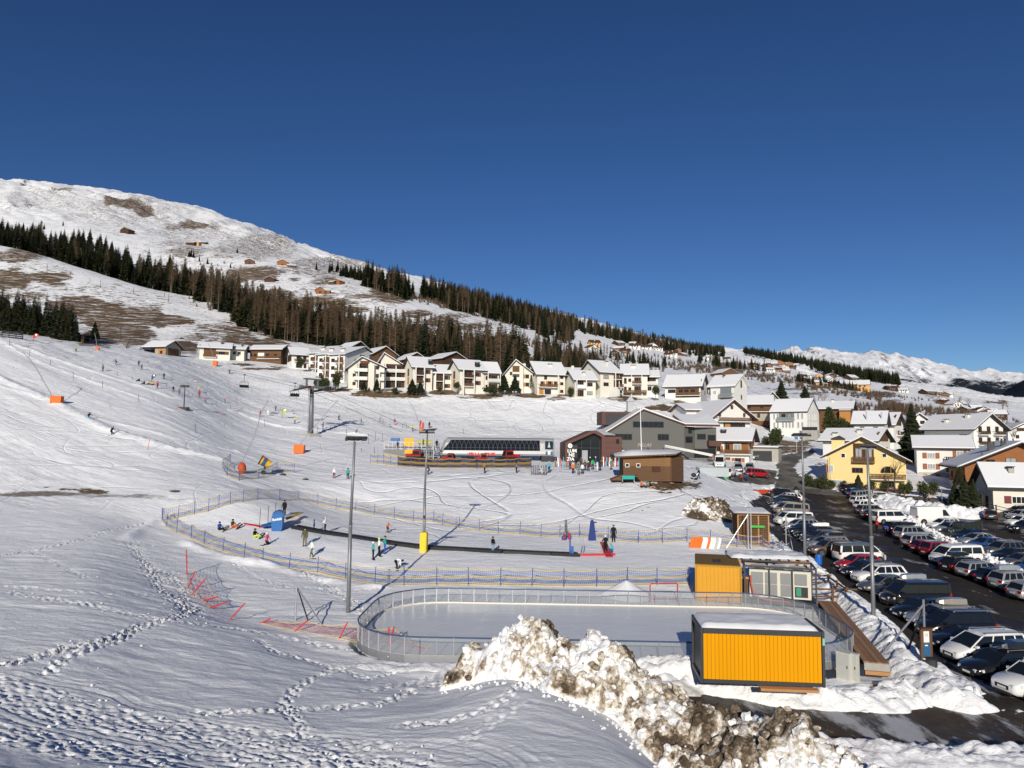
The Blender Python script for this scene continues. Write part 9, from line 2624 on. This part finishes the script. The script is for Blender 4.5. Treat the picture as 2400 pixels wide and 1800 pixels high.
def hoops():
 for k,(px,py) in enumerate(((948,1004),(893,992),(779,1010),(739,1012))):
  g=G(px,py);r=MB().path([(-.5,0,-.1),(-.5,0,1.1),(-.3,0,1.4),(.3,0,1.4),(.5,0,1.1),(.5,0,-.1)],.04,5).build("training_hoop",M_FLOOD,None,loc=g)
  tag(r,"thin dark training hoop on the snow, %s of four from the right"%ORD[k],"hoop","training hoops on the piste")
 for k in range(9):
  px=1246+k*4.3;g=G(px,1113)
  tag(MB().box(-.05,.05,-.02,.02,-.2,1.5).build("planted_ski",M_BLACK,None,loc=g),"planted dark ski, %s from left, beside the bending white skier"%ORD[k],"ski","skis planted in the snow").rotation_euler=(0,random.uniform(-.1,.1),0)
 for k,(x0,x1,n) in enumerate(((1300,1330,5),(1408,1430,6),(1434,1462,6))):
  p=G((x0+x1)/2,1094);w=(x1-x0)*mpp(p.y)
  r=thing("ski_rack",("wooden ski rack left of the white letters" if k==0 else "ski rack crowded with skis by the glass doors" if k==1 else "ski rack nearest the timber hut"),"ski rack",p,0,"ski racks before the visitor centre")
  MB().box(-w/2,w/2,-.06,.06,.9,1.0).build("crossbar",W_ORANGE,r)
  for s in (-1,1):MB().prism([(-.5,-.2),(-.4,-.2),(.05,1.1),(-.05,1.1)],'x',s*w/2-.05,s*w/2+.05).build("leg",W_ORANGE,r);MB().prism([(.5,-.2),(.4,-.2),(-.05,1.1),(.05,1.1)],'x',s*w/2-.05+.11,s*w/2+.05+.11).build("leg",W_ORANGE,r)
  for j in range(n):
   x=-w/2+w*(j+.5)/n
   MB().box(x-.06,x+.06,-.3,-.26,0,1.65).build("ski",[M_BLACK,M_SIGNW,cloth("red"),cloth("cyan")][j%4],r).rotation_euler=(-.2,random.uniform(-.1,.1),0)
 g=G(1505,1133);q=thing("folding_table","low table with teal cloth and gear under the hut's front wall","table",P(1472,1128,99.5))
 MB().box(-.9,.9,-.4,.4,.75,.8).build("top",MATS["cloth_teal"] if "cloth_teal" in MATS else cloth("teal"),q);MB().box(-.85,.85,-.41,-.39,.3,.75).build("cloth",cloth("teal"),q)
 for x in (-.8,.8):MB().box(x-.03,x+.03,-.3,.3,-.1,.75).build("leg",M_METAL,q)
 g=P(1478,1076,136);r=thing("parasol","closed cream parasol with snow on the hotel terrace","parasol",(g.x,147.0,P(1478,1080,147).z))
 MB().tube((0,0,-.5),(0,0,1.9),.04,n=6).build("pole",M_METAL,r);MB().ball((0,0,1.7),1.1,12,5,sc=(1,.8,.5)).build("canopy",W_WHITE,r,smooth=True)
 a,b=G(-30,789),G(52,797);r=thing("slat_fence","dark slatted snow fence on the skyline at the far left","fence",a)
 for k in range(4):q=MB();v=b-a;u=Vector((0,0,.3+k*.5));t=Vector((0,0,.3));q.hexa([u,v+u,v+u+Vector((0,.1,0)),u+Vector((0,.1,0)),u+t,v+u+t,v+u+t+Vector((0,.1,0)),u+t+Vector((0,.1,0))]);q.build("slat",M_FLOOD,r)
 for k in range(6):c=(b-a)*(k/5);MB().box(c.x-.08,c.x+.08,c.y+.11,c.y+.25,c.z-.5,c.z+2.3).build("post",M_FLOOD,r)
 for nm,px in (("brown post and rail fence before the cream bungalow",[(2238,1172),(2268,1180),(2300,1190),(2335,1200),(2370,1209),(2405,1218)]),("low dark fence between the yellow house hedge and the path",[(1985,1146),(2015,1150),(2045,1154),(2080,1159),(2120,1164)])):
  p=[G(*q) for q in px];r=thing("rail_fence",nm,"fence",p[0],0,"fences along the path")
  for k,q in enumerate(p):
   c=q-p[0];MB().box(c.x-.07,c.x+.07,c.y-.07,c.y+.07,c.z-.3,c.z+1.1).build("post",W_BROWN,r)
   if k:
    e=p[k-1]-p[0]
    for z in (.45,.95):MB().tube(e+Vector((0,0,z)),c+Vector((0,0,z)),.05,n=5).build("rail",W_BROWN,r)
 for px,py,tp,lb in ((2208,1176,1145,"thin wooden marker pole left of the dark conifers by the path"),(1946,1140,1072,"thin grey lamp standard at the left corner of the yellow house"),(1594,962,928,"thin pole on the slope left of the white house")):
  g=G(px,py);h=P(px,tp,g.y).z-g.z
  tag(MB().tube((0,0,-.2),(0,0,h),.06,n=6).build("slim_pole",M_POLE,None,loc=g),lb,"pole")
 g=G(1862,1040);r=thing("street_sign","small blue road sign beside the upper road","sign",P(1867,1045,168));MB().tube((0,0,-1.5),(0,0,1.6),.04,n=6).build("pole",M_METAL,r);MB().box(-.45,.35,-.06,-.045,1.5,2.1).build("panel",mat("sign_blue",(.03,.16,.42)),r)
 for k,(px,py,tp) in enumerate(sorted(((60,608,598),(110,632,618),(165,645,634),(235,675,658),(313,687,673),(385,696,686),(395,708,688),(485,722,708),(280,720,715),(225,800,778),(281,800,756)))):
  g=G(px,py);h=P(px,tp,g.y).z-g.z
  tag(MB().tube((0,0,-.5),(0,0,h),.22,.14,6).build("power_pole",W_BROWN,None,loc=g),"thin wooden pole, %s from left in the line across the grassy hillside"%ORD[k],"pole","poles across the grassy hillside")
hoops()
def person_extra():
 g=G(648,1216);person(0,0,260,"stand","black","black","black","none","person in black standing behind the blue drive box",1.75,G1,pos=(P(666,1213,g.y+1.5).x,g.y+1.5,gz(g.x,g.y+1.5)))
 g=G(1626,1125);r=thing("pram","dark pram pushed across the snow beside the steel container","pram",g)
 MB().ball((0,0,.75),.36,8,6,sc=(1.1,.8,.9)).build("hood",M_BLACK,r,smooth=True);MB().tube((.3,0,.7),(.75,0,1.05),.03,n=5).build("handle",M_METAL,r)
 for x,y in ((-.3,-.25),(-.3,.25),(.35,-.25),(.35,.25)):MB().tube((x,y-.03,.18),(x,y+.03,.18),.18,n=10).build("wheel",M_TYRE,r)
 for k,(px,py) in enumerate(((663,1114),(716,1126))):
  g=G(px,py);tag(MB().ball((0,0,.12),.5,8,6,sc=(1,.6,.4)).build("hose_coil",M_BLACK,None,smooth=True,loc=g),("dark coil lying right of the snow gun" if k==0 else "dark lump lying alone on the flat below the snow gun"),"coil")
person_extra()
def conifer(px,py,top,wpx,label,d=None,needle=0,group="conifers among the houses",seed=0,bare=.02):
 g=G(px,py) if d is None else P(px,py,d)
 s=mpp(g.y);h,r_=(py-top)*s,wpx*s/2*1.3
 rnd=random.Random(seed+int(px))
 r=thing("conifer",label,"tree",g,0,group)
 n=46 if h>9 else 28
 mb=MB();spruce_crown(mb,rnd,h,r_,h*bare+.2,n,15 if h>9 else 11,0);mb.build("crown",M_SPRUCE[needle],r,fix=False)
 MB().tube((0,0,-1.5),(0,0,h*.85),.06+h*.012,.03,6).build("trunk",M_BARK,r)
def shrub(px,py,top,wpx,label,d=None,m=M_BUSH,group="shrubs around the houses",n=700,col=False,cat="shrub"):
 g=G(px,py) if d is None else P(px,py,d)
 s=mpp(g.y);h,w=(py-top)*s,wpx*s/2
 rnd=random.Random(int(px*7+py))
 r=thing("shrub",label,cat,g,0,group)
 mb=MB()
 if col:
  for k in range(6):leafy(mb,rnd,(0,0,h*(.1+.14*k)),w*(1-.13*k),w*(1-.13*k),h*.16,n//4,max(.14,w*.13))
 else:
  for k in range(5):leafy(mb,rnd,(rnd.uniform(-.5,.5)*w,rnd.uniform(-.3,.3)*w,h*rnd.uniform(.35,.6)),w*.62,w*.55,h*.45,n//4,max(.14,min(w,h)*.15))
 mb.build("foliage",m,r,fix=False)
 MB().tube((0,0,-.8),(0,0,h*.5),.08,.04,5).build("stem",M_BARK,r)
def bare(px,py,top,label,d=None,spread=.5,multi=1,seed=0,depth=5,group="leafless trees among the houses",m=M_TWIG):
 g=G(px,py) if d is None else P(px,py,d)
 h=(py-top)*mpp(g.y)
 r=thing("bare_tree",label,"tree",g,0,group)
 t,w=twig_parts(seed+int(px),h=h*.95,spread=spread,depth=depth,trunk_r=.05+h*.012,multi=multi)
 t.build("trunk",M_BARK,r,fix=False);w.build("twigs",m,r,fix=False)
conifer(2140,1080,944,66,"huge dark spruce towering between the yellow and shuttered houses",d=163,seed=4,bare=.0)
conifer(1832,941,888,34,"dark spruce behind the stone house, left of the single round pine",d=262,seed=2)
conifer(1887,942,903,30,"single rounded pine standing on the slope above the white house",d=262,seed=3)
conifer(2250,1132,1092,24,"ragged pine above the black conifers by the timber house",needle=1,d=120)
conifer(2282,1180,1122,26,"thin snow dusted spruce beside the cream bungalow's porch",d=113,seed=7)
conifer(2262,1182,1126,46,"broad black conifer left of the cream bungalow",d=114,seed=8)
conifer(2238,1178,1134,30,"smaller black conifer at the left of the bungalow's broad one",d=116,seed=9)
shrub(1945,1004,951,38,"tall dark thuja in front of the orange timber bay",d=214,n=1500,col=True)
shrub(1972,1008,978,34,"spreading dark shrub at the foot of the tall thuja",d=212,n=700)
shrub(1990,1002,990,22,"low shrub right of the tall thuja",d=212)
shrub(1818,1046,1005,40,"big round evergreen above the concrete garage",d=163,n=1100)
shrub(1795,1046,1022,22,"ragged evergreen left of the big round one",d=166,n=500)
bare(2097,1142,1046,"brown leafless larch in front of the yellow house's right corner",d=128,spread=.35,depth=5,m=M_LARCH)
conifer(2012,1140,1112,18,"small brownish spruce before the yellow house's wall",d=131,needle=1)
for k,(px,py,t,w) in enumerate(((1893,1140,1110,26),(1912,1142,1118,24),(1930,1146,1114,26),(1950,1146,1124,22),(1975,1146,1126,24),(2045,1148,1126,26),(2070,1152,1130,24),(2112,1158,1130,22),(2130,1158,1128,20))):
 shrub(px,py,t,w,"dark hedge shrub in front of the yellow house, %s from the left"%ORD[k],group="hedge before the yellow house",n=700)
shrub(2165,1162,1128,34,"wide snow flecked pine bush left of the two walkers",n=700);shrub(2192,1160,1126,30,"rounded brown green bush just right of the two walkers",n=600)
for k,(px,py,t,w,lb) in enumerate(((748,909,880,26,"dark yew bush left of the broad brown gable"),(765,911,884,22,"round dark bush right next to the yew bush"),(742,906,886,18,"small dark bush at the left of the yew group"),(786,908,868,26,"tall dark bush against the white stepped chalet"),(925,921,906,16,"single round bush before the brown boarded chalet"),(1031,919,906,14,"small dark bush before the lower cream chalet"),(1069,911,895,16,"round olive bush in the gap left of the long roof"),(1150,921,905,44,"broad dark bush before the narrow annex"),(1337,928,905,18,"dark column bush between two cream chalets"),(704,858,838,22,"dark bush before the low brown gabled chalet"),(1536,926,903,20,"dark evergreen at the right end of the apartment row"))):
 shrub(px,py,t,w,lb,d=226 if px>720 else 258,n=800)
conifer(853,911,892,13,"small pointed conifer before the broad brown gable, left one",d=226);conifer(883,912,885,15,"taller pointed conifer before the broad brown gable, right one",d=226)
conifer(966,917,887,24,"green conifer at the corner of the chalet with black chimney",d=226,seed=1);conifer(985,917,893,18,"smaller conifer right of the green corner conifer",d=226)
conifer(1182,912,878,26,"snow tipped conifer left of the steep dark gable",d=226,seed=2);conifer(1207,912,878,24,"conifer in front of the steep dark gable",d=225,seed=5)
conifer(1060,905,840,18,"slim dark spruce between the lower chalet and the long roof",d=252,seed=3);conifer(1175,905,850,20,"dark spruce behind the right end of the long roof",d=250,seed=6)
shrub(1245,910,876,14,"narrow dark thuja column between two cream chalets",d=228,n=500,col=True)
bare(300,836,780,"large spreading leafless tree at the top of the piste",d=246,spread=.6,multi=2,depth=6)
conifer(221,802,752,24,"single dark spruce on the brown grass left of the large leafless tree",d=330)
for k,(px,py,t,sp,d) in enumerate(((1622,910,858,.6,300),(1645,912,870,.65,292),(1662,912,888,.7,290),(1600,906,866,.5,305),(1900,942,912,.45,380),(1915,944,908,.45,380),(1930,944,914,.5,380),(2005,958,930,.6,300),(1945,955,932,.5,320),(2376,1034,984,.35,205),(2245,946,918,.6,420),(2270,948,925,.6,420),(2350,958,934,.55,440),(2362,958,938,.55,440),(2190,986,970,.7,250),(2230,985,972,.7,250),(1790,985,938,.45,236),(1758,960,920,.5,250))):
 bare(px,py,t,"leafless grey tree, %s"%["largest in the clump above the timber chalet","middle of the clump above the timber chalet","right of the clump above the timber chalet","left of the clump above the timber chalet","left in the trio above the orange bay","middle of the trio above the orange bay","right in the trio above the orange bay","alone on the brown grass above the yellow house","alone at the foot of the trio","slim one before the far right white house","bigger of the round pair on the far meadow","smaller of the round pair on the far meadow","left of the pair by the valley road","right of the pair by the valley road","low one left behind the long barn","low one right behind the long barn","white stemmed one before the old stone house","behind the white three storey house"][k],d=d,spread=sp,multi=2,depth=5,seed=k)
def thicket(name,label,spots,seed):
 rnd=random.Random(seed);mb=MB()
 for px0,px1,d0,d1,n,h in spots:
  for k in range(n):
   p=at(rnd.uniform(px0,px1),rnd.uniform(d0,d1));hh=h*rnd.uniform(.5,1.2)
   for j in range(16):
    a=rnd.random()*6.28;sp=hh*.35*rnd.random()
    q=Vector((p.x+math.cos(a)*sp,p.y+math.sin(a)*sp,p.z+hh*rnd.uniform(.5,1)))
    e=Vector((.08+hh*.012,0,0))
    b=Vector((p.x+rnd.uniform(-.2,.2)*hh,p.y+rnd.uniform(-.2,.2)*hh,p.z-.2))
    mb.tri(b-e,b+e,q,j%2)
 tag(mb.build(name,[M_SCRUB,M_LARCH],fix=False),label,"undergrowth",kind='stuff')
thicket("slope_undergrowth","brown leafless scrub growing in the folds of the far slope",[(1230,1420,330,560,170,5),(1400,1560,480,640,60,4),(1560,1700,560,760,90,5),(1740,1900,600,860,150,5),(1870,2070,560,740,170,5),(2070,2240,640,720,40,4),(1430,1700,600,780,90,5),(1900,2000,300,420,50,4),(1990,2140,380,480,60,4),(1600,1680,285,310,20,5),(2160,2260,232,262,30,4),(2060,2330,430,540,260,5),(2280,2400,350,520,40,4),(1560,1640,300,330,20,3),(900,1040,620,700,70,6),(1040,1200,640,800,60,6),(1150,1230,300,340,40,5),(430,640,470,620,60,5),(330,560,700,800,40,4),(170,200,280,320,20,4)],3)
